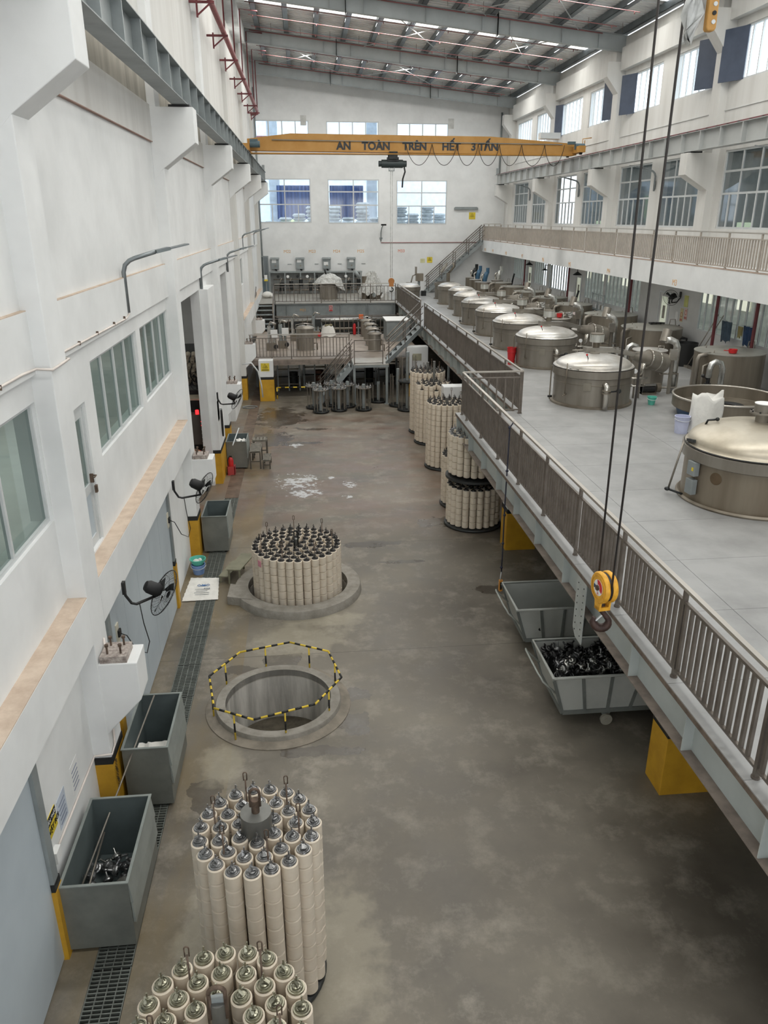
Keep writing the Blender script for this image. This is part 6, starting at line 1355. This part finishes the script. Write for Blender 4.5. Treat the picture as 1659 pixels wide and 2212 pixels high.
# hose and cables on the third pillar
hs = thing('coiled_hose', 'dark hose coil hanging on the white pillar by the third wall fan', 'hose', (-2.64, 23.2, 1.6)); q = MB()
for k in range(3): q.tube([(-2.64+.01*k, 22.9+.12*cos(t), 1.75+.42*sin(t)) for t in [2*pi*j/20 for j in range(21)]], .012, 6)
q.build('hose', BLK, hs); MB().box(-2.68, -2.62, 22.85, 22.95, 2.12, 2.2).build('hook', ALUF, hs); MB().box(-2.7, -2.68, 22.4, 22.8, 1.9, 2.5).build('small_yellow_sign', mat('pale_yellow_notice', (214, 204, 150), .7), hs)
MB().box(XLr, XL+.0, 22.35, 23.9, 0, 5.66).build('door_pier', WHITE, wall_left, bevel=.01)
MB().box(XLr, XL+.008, 22.34, 23.91, 0, .95).build('yellow_base', YEL, wall_left); MB().box(XLr, XL+.009, 22.335, 23.915, .95, 1.05).build('black_band', BLK, wall_left)
wh = thing('white_hose', 'white hose drooping from a pipe end at the last left pillar', 'hose', (-2.5, 32.5, .3)); MB().tube([(-2.68, 31.9, 1.9), (-2.3, 31.9, 1.95), (-2.05, 31.9, 1.6), (-1.95, 32.0, 1.0), (-1.92, 32.0, .5)], .03, 8).build('hose', ALUF, wh); MB().tube([(-2.5+.3*cos(t), 32.3+.2*sin(t), .03) for t in [2*pi*k/16 for k in range(15)]], .025, 6).build('floor_coil', STEELP, wh)
# red fire extinguisher by bin four
def exting(label, x, y, z, h=.5):
    e = thing('fire_extinguisher', label, 'fire extinguisher', (x, y, z))
    MB().lathe([(0, 0), (.075, 0), (.08, .02), (.08, h*.75), (.05, h*.88), (.025, h*.92), (0, h*.92)], (x, y, z+.03), 20).build('cylinder', RED, e)
    MB().tube([(x, y, z+h*.93), (x-.03, y, z+h+.03), (x-.1, y, z+h*.8), (x-.1, y, z+.15)], .012, 6).build('hose', BLK, e); MB().box(x-.02, x+.04, y-.015, y+.015, z+h*.95, z+h*1.05).build('lever', DARK, e)
    return e
e1 = exting('red fire extinguisher in a red stand before the bin with the stools', -2.5, 23.25, .02, .55)
MB().box(-2.62, -2.38, 23.13, 23.15, .02, .28).box(-2.62, -2.6, 23.13, 23.4, .02, .28).box(-2.4, -2.38, 23.13, 23.4, .02, .28).box(-2.62, -2.38, 23.13, 23.4, 0, .02).build('red_stand', mat('faded_red_stand', (182, 70, 72), .5), e1)
exting('red fire extinguisher standing on the low platform at the back', 2.5, 41.1, LZ, .62)
# slatted stools by the far bin
def stool(label, x0, x1, y0, y1, h, along='y', n=6, m=WOODG, fm=mat('stool_frame', (92, 88, 80), .6, .2)):
    s_ = thing('slatted_stool', label, 'stool', ((x0+x1)/2, (y0+y1)/2, 0))
    for k in range(n):
        if along == 'y': a, b = x0+(x1-x0)*k/n, x0+(x1-x0)*(k+.72)/n; q = MB().box(a, b, y0+.03, y1-.03, h-.02, h)
        else: a, b = y0+(y1-y0)*k/n, y0+(y1-y0)*(k+.72)/n; q = MB().box(x0+.03, x1-.03, a, b, h-.02, h)
        q.build('slat', m, s_)
    fr = MB(); fr.box(x0, x1, y0, y0+.03, h-.05, h+.005).box(x0, x1, y1-.03, y1, h-.05, h+.005).box(x0, x0+.025, y0+.03, y1-.03, h-.06, h-.02).box(x1-.025, x1, y0+.03, y1-.03, h-.06, h-.02); fr.build('seat_frame', m, s_)
    for x in (x0+.02, x1-.02):
        for y in (y0+.02, y1-.02): MB().box(x-.02, x+.02, y-.02, y+.02, 0, h-.05).build('leg', fm, s_)
    MB().box(x0+.02, x1-.02, y0+.01, y0+.03, h*.4, h*.4+.03).build('stretcher', fm, s_)
    return s_
stool('taller slatted step stool in front of the far grey bin', -1.95, -1.6, 23.7, 24.7, .58, 'x', 10)
stool('slatted stool with wide plank top behind the taller step stool', -1.92, -1.45, 24.9, 25.3, .62, 'y', 4)
stool('low slatted step beside the taller step stool', -1.55, -1.3, 23.65, 24.4, .3, 'x', 8)
# two-step stool at pit two
sp2 = thing('step_stool', 'greenish two-step plate stool beside the curbed pit', 'stool', (-1.75, 15.8, 0)); GS = mat('greenish_step_plate', (128, 126, 106), .6, .1, var=.1, scale=4)
MB().prism([(-1.92, 15.4, .34), (-1.62, 15.35, .34), (-1.36, 16.2, .34), (-1.66, 16.25, .34)], (0, 0, .025)).build('top_step', GS, sp2); MB().prism([(-2.12, 15.5, .15), (-1.92, 15.45, .15), (-1.68, 16.25, .15), (-1.88, 16.3, .15)], (0, 0, .02)).build('lower_step', GS, sp2)
for x, y, h in ((-1.88, 15.43, .34), (-1.65, 15.39, .34), (-1.4, 16.15, .34), (-1.63, 16.2, .34), (-2.08, 15.53, .15), (-1.86, 16.24, .15)): MB().box(x-.02, x+.02, y-.02, y+.02, 0, h).build('leg', GS, sp2)
# sack laid as a mat, with faint print
q = MB(); n = 16; co = [(-2.80, 14.66), (-2.06, 14.68), (-2.14, 15.72), (-2.76, 15.78)]
V_ = []
for j in range(n+1):
    for i in range(n+1):
        u, v = i/n, j/n; x = (co[0][0]*(1-u)+co[1][0]*u)*(1-v)+(co[3][0]*(1-u)+co[2][0]*u)*v; y = (co[0][1]*(1-u)+co[1][1]*u)*(1-v)+(co[3][1]*(1-u)+co[2][1]*u)*v
        e = 1 if 0 < i < n and 0 < j < n else 0; V_.append((x+.012*sin(j*2.3)*(1-e), y+.012*sin(i*1.9)*(1-e), .022+.008*e*(1+sin(i*1.1)*cos(j*.8))))
q.add(V_, [(j*(n+1)+i, j*(n+1)+i+1, (j+1)*(n+1)+i+1, (j+1)*(n+1)+i) for j in range(n) for i in range(n)], True)
q.prism([(c[0], c[1], .016) for c in co], (0, 0, .004))
mt_ = q.build('sack_mat', SACK); base_origin(mt_); tag(mt_, 'flattened white woven sack lying over the drain, blue bird-like print', 'sack')
BLP = mat('blue_sack_print', (70, 120, 176), .8); GYP = mat('grey_sack_print', (140, 146, 150), .8)
q = MB(); cxm, cym = -2.43, 15.34
q.tube([(cxm-.02, cym-.05, .045), (cxm-.1, cym+.04, .045), (cxm-.13, cym+.0, .045), (cxm-.1, cym-.05, .045), (cxm-.02, cym-.03, .045)], .006, 4).tube([(cxm+.02, cym-.05, .045), (cxm+.1, cym+.04, .045), (cxm+.13, cym+.0, .045), (cxm+.1, cym-.05, .045), (cxm+.02, cym-.03, .045)], .006, 4).prism([(cxm-.05, cym+.05, .043), (cxm, cym-.06, .043), (cxm+.05, cym+.05, .043), (cxm, cym+.01, .043)], (0, 0, .003))
q.build('blue_emblem', BLP, mt_)
q = MB(); [q.box(cxm-.16+.03*(k % 2), cxm+.16-.05*(k == 1), cym-.2-.085*k, cym-.185-.085*k, .043, .045) for k in range(4)]; q.build('printed_lines', GYP, mt_)
q = MB(); [q.box(cxm+.03+.045*k, cxm+.06+.045*k, cym-.19, cym-.14, .043, .046) for k in range(3)]; q.build('printed_marks', GYP, mt_)
pail('nested_buckets', 'blue bucket with a teal basin and white rag in it by the yellow pillar foot', -2.62, 16.05, 0, .115, .15, .22, BLUEP)
pl_ = pail('teal_basin', 'teal plastic basin sitting in the blue bucket by the pillar', -2.62, 16.05, .235, .12, .17, .12, TEAL, 'basin', False)
q = MB().sphere((-2.65, 16.0, .31), .08, 10, 7, (1, .8, .8)).sphere((-2.57, 16.03, .33), .05, 8, 6); o = q.build('white_rag', SACK); base_origin(o); tag(o, 'white rag lying in the teal basin', 'cloth')
# inside the tall left opening
cr8 = thing('cone_rack', 'rack of cream yarn cones seen through the tall left opening', 'rack', (-3.75, 24.0, 0)); q = MB()
MB().box(-4.4, -3.2, 24.25, 24.32, 0, 3.9).box(-4.4, -3.2, 23.6, 24.3, 2.6, 2.65).build('rack_frame', mat('rack_grey', (110, 112, 112), .6), cr8)
ycone = MB().lathe([(0, 0), (.075, 0), (.055, .15), (.02, .15), (.015, .13)], (0, 0, 0), 14).mesh('yarn_cone', YARN)
for r_ in range(6):
    for c_ in range(7): link('yarn_cone', ycone, (-4.2+.17*c_+.06*(r_ % 2), 24.22-.02*r_, 2.78+.17*r_), cr8, (pi/2+.5, 0, random.uniform(-.2, .2)))
cage_fan('black floor fan seen through the tall left opening before the cone rack', (-3.55, 23.7, 3.1), (-3.28, 23.5, 2.9), (.3, -.9, .1), .3)
tb = thing('work_table', 'cream table top seen through the tall left opening', 'table', (-3.5, 23.3, 0)); MB().box(-4.2, -3.18, 23.0, 23.6, 2.42, 2.47).build('table_top', mat('cream_table', (216, 202, 178), .5), tb); q = MB(); [q.box(x, x+.05, y, y+.05, 0, 2.42) for x in (-4.15, -3.3) for y in (23.05, 23.5)]; q.build('table_frame', DARK, tb)
mc = thing('dark_machine', 'dark grey machine with red signal light inside the tall left opening', 'machine', (-3.5, 22.8, 0)); MB().box(-4.3, -3.17, 22.5, 22.9, 1.2, 2.1).build('cabinet', mat('brownish_machine', (86, 80, 74), .5), mc); MB().box(-4.2, -3.25, 22.55, 22.85, 0, 1.2).build('machine_base', DARK, mc); MB().cyl((-3.3, 22.6, 2.1), .05, 0, .12, 12).build('signal_lamp', REDLAMP, mc)
for k in range(6): MB().cyl((-3.19, 22.495, 1.3+.12*k), .012, -.01, .0, 8, 'y').build('indicator', REDLAMP if k > 3 else PAPER, mc)
dm = thing('red_drum', 'red drum with brown lid inside the tall left opening', 'drum', (-3.3, 21.9, 0)); MB().lathe([(0, 0), (.28, 0), (.28, .9), (0, .9)], (-3.42, 21.7, .3), 24).build('shell', RED, dm); MB().lathe([(0, .9), (.24, .9), (.24, .93), (0, .93)], (-3.42, 21.7, .3), 24).build('brown_lid', mat('brown_lid', (150, 104, 74), .6), dm); MB().box(-3.7, -3.17, 21.45, 21.95, 0, .3).build('pallet', WOODG, dm)
# ================================================================== FAR WALL AND FAR PLATFORMS
for i, (x0, x1, dx) in enumerate(((-2.14, -1.63, 0), (-.52, -.01, 0), (1.19, 1.7, 1), (2.79, 3.3, 0))):
    c = thing('control_cabinet', 'grey hooded control cabinet on the far wall, %s of four' % ('leftmost', 'second from left', 'third from left', 'rightmost')[i], 'cabinet', ((x0+x1)/2, YW-.1, 4.4))
    MB().box(x0, x1, YW-.2, YW, 4.4, 5.0).build('box', STEELP, c); MB().prism([(x0-.03, YW-.26, 4.98), (x0-.03, YW, 5.06), (x0-.03, YW, 5.1), (x0-.03, YW-.26, 5.02)], (x1-x0+.06, 0, 0)).build('hood', STEELP, c)
    px, pz = ((.06, 4.78), (.05, 4.8), (.07, 4.62), (.12, 4.8))[i]; MB().box(x0+px, x0+px+.28, YW-.206, YW-.2, pz, pz+.2).build('white_label', PAPER, c); MB().cyl((x0+.27, YW-.21, 4.6), .05, 0, .012, 14, 'y').build('dial', STAIN, c)
    MB().tube([((x0+x1)/2, YW-.1, 4.4), ((x0+x1)/2+.1, YW-.12, 4.3)], .05, 8).build('cable_gland', DARK, c)
for lab, x in (('M22', -1.3), ('M23', .3), ('M24', 1.88), ('M25', 3.45), ('M33', 6.1)):
    o = text('wall_number', lab, .26, (x, YW-.004, 5.38), FRONT, ORANGE if x < 6 else mat('red_orange_paint', (216, 110, 70), .7), None, ext=.001); tag(o, 'faded orange number %s painted on the far wall' % lab, 'number')
for x in (-.95, .8, 2.3, 3.85): o = MB().box(x-.13, x+.13, YW-.03, YW, 4.68, 4.71).build('wall_bar', STEELP); base_origin(o); tag(o, 'short grey bar on the far wall right of the %s cabinet' % {-.95: 'leftmost', .8: 'second', 2.3: 'third', 3.85: 'rightmost'}[x], 'bar')
pb = thing('pipe_rack', 'long grey pipe rack with gauges along the foot of the far wall', 'pipe rack', (.7, 52, DZ))
MB().box(-2.25, 3.7, 51.7, 52.3, 4.2, 4.27).build('shelf_beam', STEELP, pb); q = MB(); [q.box(x, x+.07, 51.7, 51.78, DZ, 4.2) for x in (-2.25, -1.3, -.3, .6, 1.6, 2.6, 3.1, 3.6)]; q.build('posts', STEELP, pb)
for z, r in ((3.15, .05), (3.5, .07), (3.8, .035)): MB().tube([(-2.0, 51.75, z), (3.5, 51.75, z)], r, 10).build('header_pipe', STAIN if r < .06 else STAINL, pb)
MB().box(-2.2, 3.6, 52.2, 52.25, DZ, 4.2).build('back_sheet', mat('dim_back_sheet', (150, 152, 150), .7, var=.15, scale=3), pb)
rnd = random.Random(12)
for k in range(9):
    x = -1.7+.62*k
    MB().cyl((x, 51.66, 3.98), .09, 0, .04, 16, 'y').build('gauge', PAPER if k % 2 else DARK, pb); MB().cyl((x+.2, 51.7, 3.1+.1*(k % 3)), .13, 0, .5, 12).build('valve_body', DARK, pb)
    MB().tube([(x+.1, 51.7, 3.0), (x+.1, 51.68, 3.6), (x+.22, 51.68, 3.9)], .03, 8).build('pipe', STAIN, pb)
wt = thing('wrapped_kettle', 'kettle wrapped in torn white plastic sheet on the upper far platform', 'kettle', (1.4, 48.3, DZ))
MB().lathe([(.55, 0), (.55, .85), (0, .87)], (1.4, 48.3, DZ), 32).build('body', STAIN, wt)
q = MB(); n, m_ = 40, 9; rnd = random.Random(4)
q.add([(1.4+(.1+.78*(j/m_)**.8)*cos(2*pi*i/n)*(1+.16*sin(3*i/n*2*pi+1)+.04*rnd.random()), 48.3+(.1+.62*(j/m_)**.8)*sin(2*pi*i/n), DZ+1.45-.55*(j/m_)**1.3-(.35*max(0, cos(2*pi*i/n-.4)) if j > 6 else 0)*(j-6)/2+.05*rnd.random()) for j in range(m_+1) for i in range(n)], [(j*n+i, j*n+(i+1) % n, (j+1)*n+(i+1) % n, (j+1)*n+i) for j in range(m_) for i in range(n)], False); q.build('plastic_sheet', PLAST, wt)
MB().tube([(1.3, 48.2, DZ+1.3), (1.2, 48.1, DZ+1.7)], .05, 8).build('lid_arm', DARK, wt)
w2 = thing('wrapped_machine', 'machine under thin plastic film at the right of the upper far platform', 'machine', (4.1, 48.3, DZ)); MB().lathe([(.45, 0), (.45, .8), (.2, 1.0), (0, 1.02)], (4.2, 48.4, DZ), 28).cyl((3.6, 48.2, DZ), .18, 0, 1.3, 16).build('body', STAIND, w2)
q = MB(); n, m_ = 26, 8; q.add([(4.0+(.15+.65*j/m_)*cos(2*pi*i/n), 48.3+(.15+.5*j/m_)*sin(2*pi*i/n), DZ+1.5-1.2*(j/m_)**1.5+.12*sin(i*1.9+j)) for j in range(m_+1) for i in range(n)], [(j*n+i, j*n+(i+1) % n, (j+1)*n+(i+1) % n, (j+1)*n+i) for j in range(m_) for i in range(n)], False); q.build('plastic_sheet', PLAST, w2)
MB().tube([(3.3, 48, DZ+1.2), (3.0, 48, DZ+1.6)], .1, 10).cyl((4.1, 47.5, DZ+.25), .12, 0, .3, 14, 'y').build('motor', STEELP, w2); MB().bar((4.5, 47.5, DZ+.1), (4.85, 47.5, DZ+.55), .1, .1).build('white_strut', PAPER, w2)
gd = thing('glazed_door_leaf', 'open grey glazed door leaf standing by the far left corner', 'door', (-2.6, 51.6, DZ)); MB().box(-2.85, -2.8, 51.6, 51.65, DZ, 5.25).box(-2.3, -2.25, 51.6, 51.65, DZ, 5.25).box(-2.8, -2.3, 51.6, 51.65, 5.18, 5.25).box(-2.6, -2.56, 51.6, 51.65, 4.0, 5.18).build('frame', STEELP, gd); MB().box(-2.8, -2.3, 51.61, 51.63, DZ, 3.9).build('lower_panel', mat('blue_grey_door', (104, 120, 128), .5), gd); MB().box(-2.8, -2.3, 51.62, 51.625, 3.9, 5.18).build('pane', GLD, gd)
pe = thing('fire_box', 'white and yellow box on a post by the open far door leaf', 'box', (-2.45, 51.2, DZ)); MB().cyl((-2.45, 51.2, DZ), .04, 0, .9, 8).build('post', STEELP, pe); MB().box(-2.56, -2.34, 51.1, 51.3, 3.75, 3.85).build('yellow_tray', SIGNY, pe); MB().box(-2.54, -2.36, 51.12, 51.2, 3.85, 4.12).build('white_card', PAPER, pe)
for (x, y, lab) in ((-2.35, 49.9, 'crumpled white sack on the far platform by the left wall'), (-2.35, 49.2, 'second crumpled white sack before the other on the far platform')):
    q = MB(); q.sphere((x, y, DZ+.17), .26, 12, 8, (1.1, .9, .62)).sphere((x+.2, y+.1, DZ+.12), .18, 10, 6, (1, 1, .6)); o = q.build('white_sack', SACK); base_origin(o); tag(o, lab, 'sack')
wl_ = thing('wall_floodlight', 'black floodlight on a bent arm on the far wall', 'lamp', (5.0, YW-.2, 6.4)); MB().tube([(5.0, YW-.03, 6.05), (5.0, YW-.05, 6.6), (5.05, YW-.15, 6.9), (5.12, YW-.35, 7.05)], .03, 8).box(4.9, 5.1, YW-.05, YW, 6.2, 6.3).build('arm', STEELP, wl_); MB().box(4.98, 5.3, YW-.55, YW-.3, 7.02, 7.12).build('head', DARK, wl_)
pw = MB().tube([(5.0, YW-.03, 5.98), (12, YW-.03, 5.98)], .022, 8).build('wall_pipe', PRED); base_origin(pw); tag(pw, 'thin red pipe running level along the far wall to the stairs', 'pipe')
cp = MB().tube([(-2.68, YW-.05, DZ), (-2.68, YW-.05, 14.8)], .05, 10).build('corner_pipe', STEELP); base_origin(cp); tag(cp, 'tall grey pipe in the far left corner', 'pipe')
cp = MB().tube([(12.6, YW-.05, 9.9), (12.6, YW-.05, 13.6)], .06, 10).build('corner_pipe', STEELP); base_origin(cp); tag(cp, 'grey pipe in the far right corner above the crane rail', 'pipe')
for (x, z, lab) in ((.25, 13.05, 'left pale square vent plate high on the far wall'), (9.4, 12.95, 'right pale square vent plate high on the far wall')):
    o = MB().box(x-.18, x+.18, YW-.02, YW, z-.28, z+.28).build('vent_plate', mat('pale_vent', (202, 202, 198), .8)); base_origin(o); tag(o, lab, 'vent')
o = MB().box(9.75, 11.3, YW-.14, YW, 7.98, 8.1).box(9.8, 11.25, YW-.1, YW, 8.1, 8.14).build('tube_light', STEELP); base_origin(o); tag(o, 'long unlit tube light on the far wall right of the windows', 'lamp')
for (x, z, w, h, lab, m) in ((7.75, 4.85, .3, .26, 'small pale notice with pictures on the far wall', mat('pale_notice', (206, 204, 160), .7)), (8.22, 4.9, .36, .36, 'yellow warning sign on the far wall beside the stairs', SIGNY), (10.95, 7.6, .42, .42, 'yellow warning sign on the far wall above the stairs', SIGNY)):
    o = MB().box(x-w/2, x+w/2, YW-.012, YW, z-h/2, z+h/2).build('wall_sign', m); base_origin(o); tag(o, lab, 'sign')
    if m is SIGNY: warn(x, YW-.016, z+.02, h*.75, o)
# low platform machines
def sk(label, x, y, r, h, z=LZ):
    k = thing('sample_kettle', label, 'kettle', (x, y, z)); MB().lathe([(r+.05, 0), (r+.05, .03), (r, .04), (r, h), (r+.04, h), (r+.04, h+.05), (r, h+.06)]+[(r*cos(t), h+.06+.3*r*sin(t)) for t in (.4, .8, 1.2)]+[(0, h+.06+.3*r)], (x, y, z), 28).build('body', STAIN, k)
    MB().tube([(x-r, y, z+h+.05), (x-r-.02, y-.05, z+h+.2), (x, y-.1, z+h+.26), (x+r, y-.05, z+h+.2)], .02, 6).build('lid_bow', STAINL, k); MB().sphere((x+.05, y-.05, z+h+.2), .05).build('lid_knob', DARK, k)
    MB().tube([(x+r, y-.1, z+.3), (x+r+.15, y-.1, z+.3), (x+r+.15, y-.1, z)], .03, 8).build('drain_pipe', STAIND, k)
    return k
sk('small bright kettle with clamp ring in the middle of the low platform', -.08, 36.6, .4, .95)
for x, y, n in ((3.1, 35.9, 'nearest'), (3.12, 37.6, 'second'), (3.14, 39.2, 'third'), (3.1, 40.7, 'farthest')): sk('small kettle in the right row on the low platform, %s' % n, x, y, .3, .75)
for i, (x, y, lab) in enumerate(((-1.65, 36.6, 'white capped upright pump set at the left of the low platform'), (-1.15, 37.2, 'second upright pump set with white control box on the low platform'), (-.6, 39.5, 'dark instrument cluster behind the small bright kettle'), (.45, 40.3, 'grey bench machine with red top at the back of the low platform'))):
    t = thing('pump_set', lab, 'machine', (x, y, LZ))
    MB().box(x-.22, x+.22, y-.2, y+.2, LZ, LZ+.35).build('base', STAIND, t); MB().cyl((x-.08, y, LZ+.35), .09, 0, .75, 14).cyl((x+.12, y, LZ+.35), .06, 0, .55, 12).build('columns', STEELP if i % 2 else INSUL, t)
    MB().box(x-.02, x+.3, y-.22, y-.16, LZ+.6, LZ+.95).build('control_box', PAPER if i < 2 else DARK, t); MB().tube([(x-.1, y, LZ+1.1), (x, y-.1, LZ+1.3), (x+.25, y-.1, LZ+1.2)], .04, 8).build('pipe', STAINL, t)
    MB().cyl((x+.2, y-.25, LZ+.18), .1, 0, .2, 14, 'y').build('motor', BLK if i != 3 else RED, t)
q = MB(); n = 14; q.add([(1.1+.42*cos(2*pi*i/n)*(1-.35*j/4), 40.9+.3*sin(2*pi*i/n)*(1-.35*j/4), LZ+.01+.13*j+.04*sin(i*2.1+j)) for j in range(5) for i in range(n)], [(j*n+i, j*n+(i+1) % n, (j+1)*n+(i+1) % n, (j+1)*n+i) for j in range(4) for i in range(n)], True); o = q.build('open_sack', SACK); base_origin(o); tag(o, 'open pale sack of scraps at the back of the low platform', 'sack')
q = MB(); [q.sphere((1.1+.2*cos(k*2.4)*(k/9), 40.9+.15*sin(k*2.4)*(k/9), LZ+.5+.02*(k % 3)), .08, 8, 6) for k in range(9)]; o = q.build('scraps', mat('scraps', (120, 112, 86), .8, var=.4, scale=12)); base_origin(o); tag(o, 'dull scraps filling the open sack on the low platform', 'scraps', kind='stuff')
bxp = thing('steel_cabinet', 'low white-topped grey cabinet behind the stairs on the low platform', 'cabinet', (4.6, 39.3, LZ)); MB().box(3.95, 5.1, 38.6, 40.2, LZ, LZ+1.0).build('body', STEELP, bxp); MB().box(3.9, 5.12, 38.55, 40.25, LZ+1.0, LZ+1.04).build('top', PAPER, bxp)
o = MB().box(2.75, 2.98, 41.18, 41.32, LZ+.82, LZ+1.04).build('orange_box', mat('orange_box', (206, 104, 56), .6)); base_origin(o); tag(o, 'small orange box hooked on the back railing of the low platform', 'box')
ps = thing('pipe_run', 'long silver insulated pipe in the dark behind the low platform', 'pipe', (1.2, 42.6, 0))
MB().tube([(-1.5, 42.6, LZ+.62), (4.6, 42.6, LZ+.62)], .11, 12).build('insulated_pipe', INSUL, ps); MB().tube([(-1.4, 42.9, LZ+.1), (4.6, 42.9, LZ+.1)], .07, 10).build('lower_pipe', STAIND, ps); q = MB(); [q.box(x-.04, x+.04, 42.55, 42.65, 0, LZ+.5) for x in (-1.2, .8, 2.8, 4.4)]; q.build('supports', STEELP, ps)
# dark clutter under the low platform
for i, (x, y, lab) in enumerate(((-.9, 35.6, 'dark pipework stand left under the low platform'), (.3, 36.0, 'dark pump frame in the middle under the low platform'), (1.4, 35.4, 'dark pipe stand right under the low platform behind the stairs'), (2.7, 36.5, 'dark steel frame under the platform behind the landing'), (3.9, 37.0, 'dark pipe frame with yellow box under the platform'))):
    t = thing('pipework_stand', lab, 'pipework', (x, y, 0))
    for z_ in (.3, .65, 1.0, 1.3): MB().tube([(x-.55, y, z_), (x+.55, y, z_)], .03, 8).build('pipe', STAIND if z_ != .65 else DARK, t)
    for xx in (-.5, 0, .5): MB().box(x+xx-.03, x+xx+.03, y-.03, y+.03, 0, 1.35).build('upright', STEELP, t)
    MB().cyl((x+.2, y+.3, .1), .22, 0, .7, 16).build('vessel', DARK if i != 1 else mat('rusty_vessel', (96, 60, 44), .6), t)
    if i == 4: MB().box(x-.5, x-.15, y-.1, y+.1, 1.0, 1.3).build('yellow_box', YEL, t)
wpn = MB().box(1.0, 1.5, 35.0, 35.03, .9, 1.55).build('white_board', PAPER); base_origin(wpn); 
wpn.location.z = 0; wpn.data.transform(Matrix.Translation((0, 0, .85))); tag(wpn, 'white board hanging behind the lower stair flight', 'board')
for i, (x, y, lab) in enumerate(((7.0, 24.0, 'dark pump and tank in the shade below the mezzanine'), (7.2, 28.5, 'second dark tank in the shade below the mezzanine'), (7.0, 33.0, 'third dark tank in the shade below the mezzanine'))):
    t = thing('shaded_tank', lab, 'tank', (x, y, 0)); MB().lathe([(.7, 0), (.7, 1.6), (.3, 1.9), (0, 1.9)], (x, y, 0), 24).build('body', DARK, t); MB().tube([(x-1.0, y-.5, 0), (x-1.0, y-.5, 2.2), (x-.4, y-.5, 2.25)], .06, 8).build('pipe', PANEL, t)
# partition furniture
for (y, lab) in ((46.0, 'dark bench by the far partition door'), (34.6, 'black bench with trays against the partition')):
    t = thing('work_bench', lab, 'table', (12.5, y, DZ)); MB().box(12.15, 12.9, y-.6, y+.6, DZ+.78, DZ+.82).build('top', DARK, t); q = MB(); [q.box(x, x+.04, yy_, yy_+.04, DZ, DZ+.78) for x in (12.17, 12.84) for yy_ in (y-.58, y, y+.54)]; q.build('legs', DARK, t); MB().box(12.3, 12.7, y-.3, y+.2, DZ+.82, DZ+.9).build('tray', STAIN, t)
    MB().tube([(12.2, y+.5, DZ+.8), (12.3, y+.5, DZ+1.3), (12.35, y+.5, DZ+1.5)], .05, 8).build('stand', DARK, t)
rk = thing('pipe_shelf', 'grey pipe shelf with small bottles against the partition', 'rack', (12.6, 33.0, DZ)); q = MB()
for z_ in (.9, 1.2, 1.5): q.tube([(12.5, 32.3, DZ+z_), (12.5, 33.7, DZ+z_)], .02, 6)
for yy_ in (32.3, 33.0, 33.7): q.tube([(12.5, yy_, DZ), (12.5, yy_, DZ+1.55)], .02, 6)
q.build('frame', STEELP, rk); MB().box(12.35, 12.9, 32.3, 33.7, DZ+.88, DZ+.9).build('shelf', STEELP, rk)
for k in range(6): MB().cyl((12.6, 32.45+.2*k, DZ+.9), .05, 0, .18, 10).build('bottle', PAPER if k % 2 else STAIN, rk)
sh = thing('safety_shower', 'dark pull-chain safety shower on a pipe by the partition', 'shower', (12.5, 40.5, DZ)); MB().tube([(12.7, 40.5, DZ), (12.7, 40.5, 5.2), (12.35, 40.5, 5.2), (12.35, 40.5, 5.05)], .025, 8).build('pipe', STAIN, sh); MB().lathe([(0, .1), (.05, .08), (.16, 0), (0, .01)], (12.35, 40.5, 4.95), 18).build('shower_head', DARK, sh); MB().lathe([(0, 0), (.03, 0), (.16, .06), (.15, .07), (0, .03)], (12.45, 40.5, DZ+.95), 18).tube([(12.45, 40.5, DZ+.97), (12.7, 40.5, DZ+.9)], .02, 6).build('eyewash_bowl', DARK, sh)
for y, lab in ((44.0, 'far'), (35.9, 'near')):
    o = MB().lathe([(0, .16), (.04, .14), (.2, .02), (.21, 0), (0, .03)], (12.5, y, 5.02), 18).tube([(12.5, y, 5.15), (12.5, y, 5.42)], .015, 6).build('dome_lamp', DARK); base_origin(o); tag(o, 'dark dome lamp hanging under the balcony, %s one' % lab, 'lamp')
wb = thing('leaning_board', 'tall white board leaning between the tank rows and the partition', 'panel', (12.4, 36.1, DZ)); MB().box(12.38, 12.42, 35.9, 36.6, DZ, DZ+1.35).build('panel', PAPER, wb); MB().box(12.3, 12.5, 35.9, 36.6, DZ, DZ+.04).build('foot', STEELP, wb)
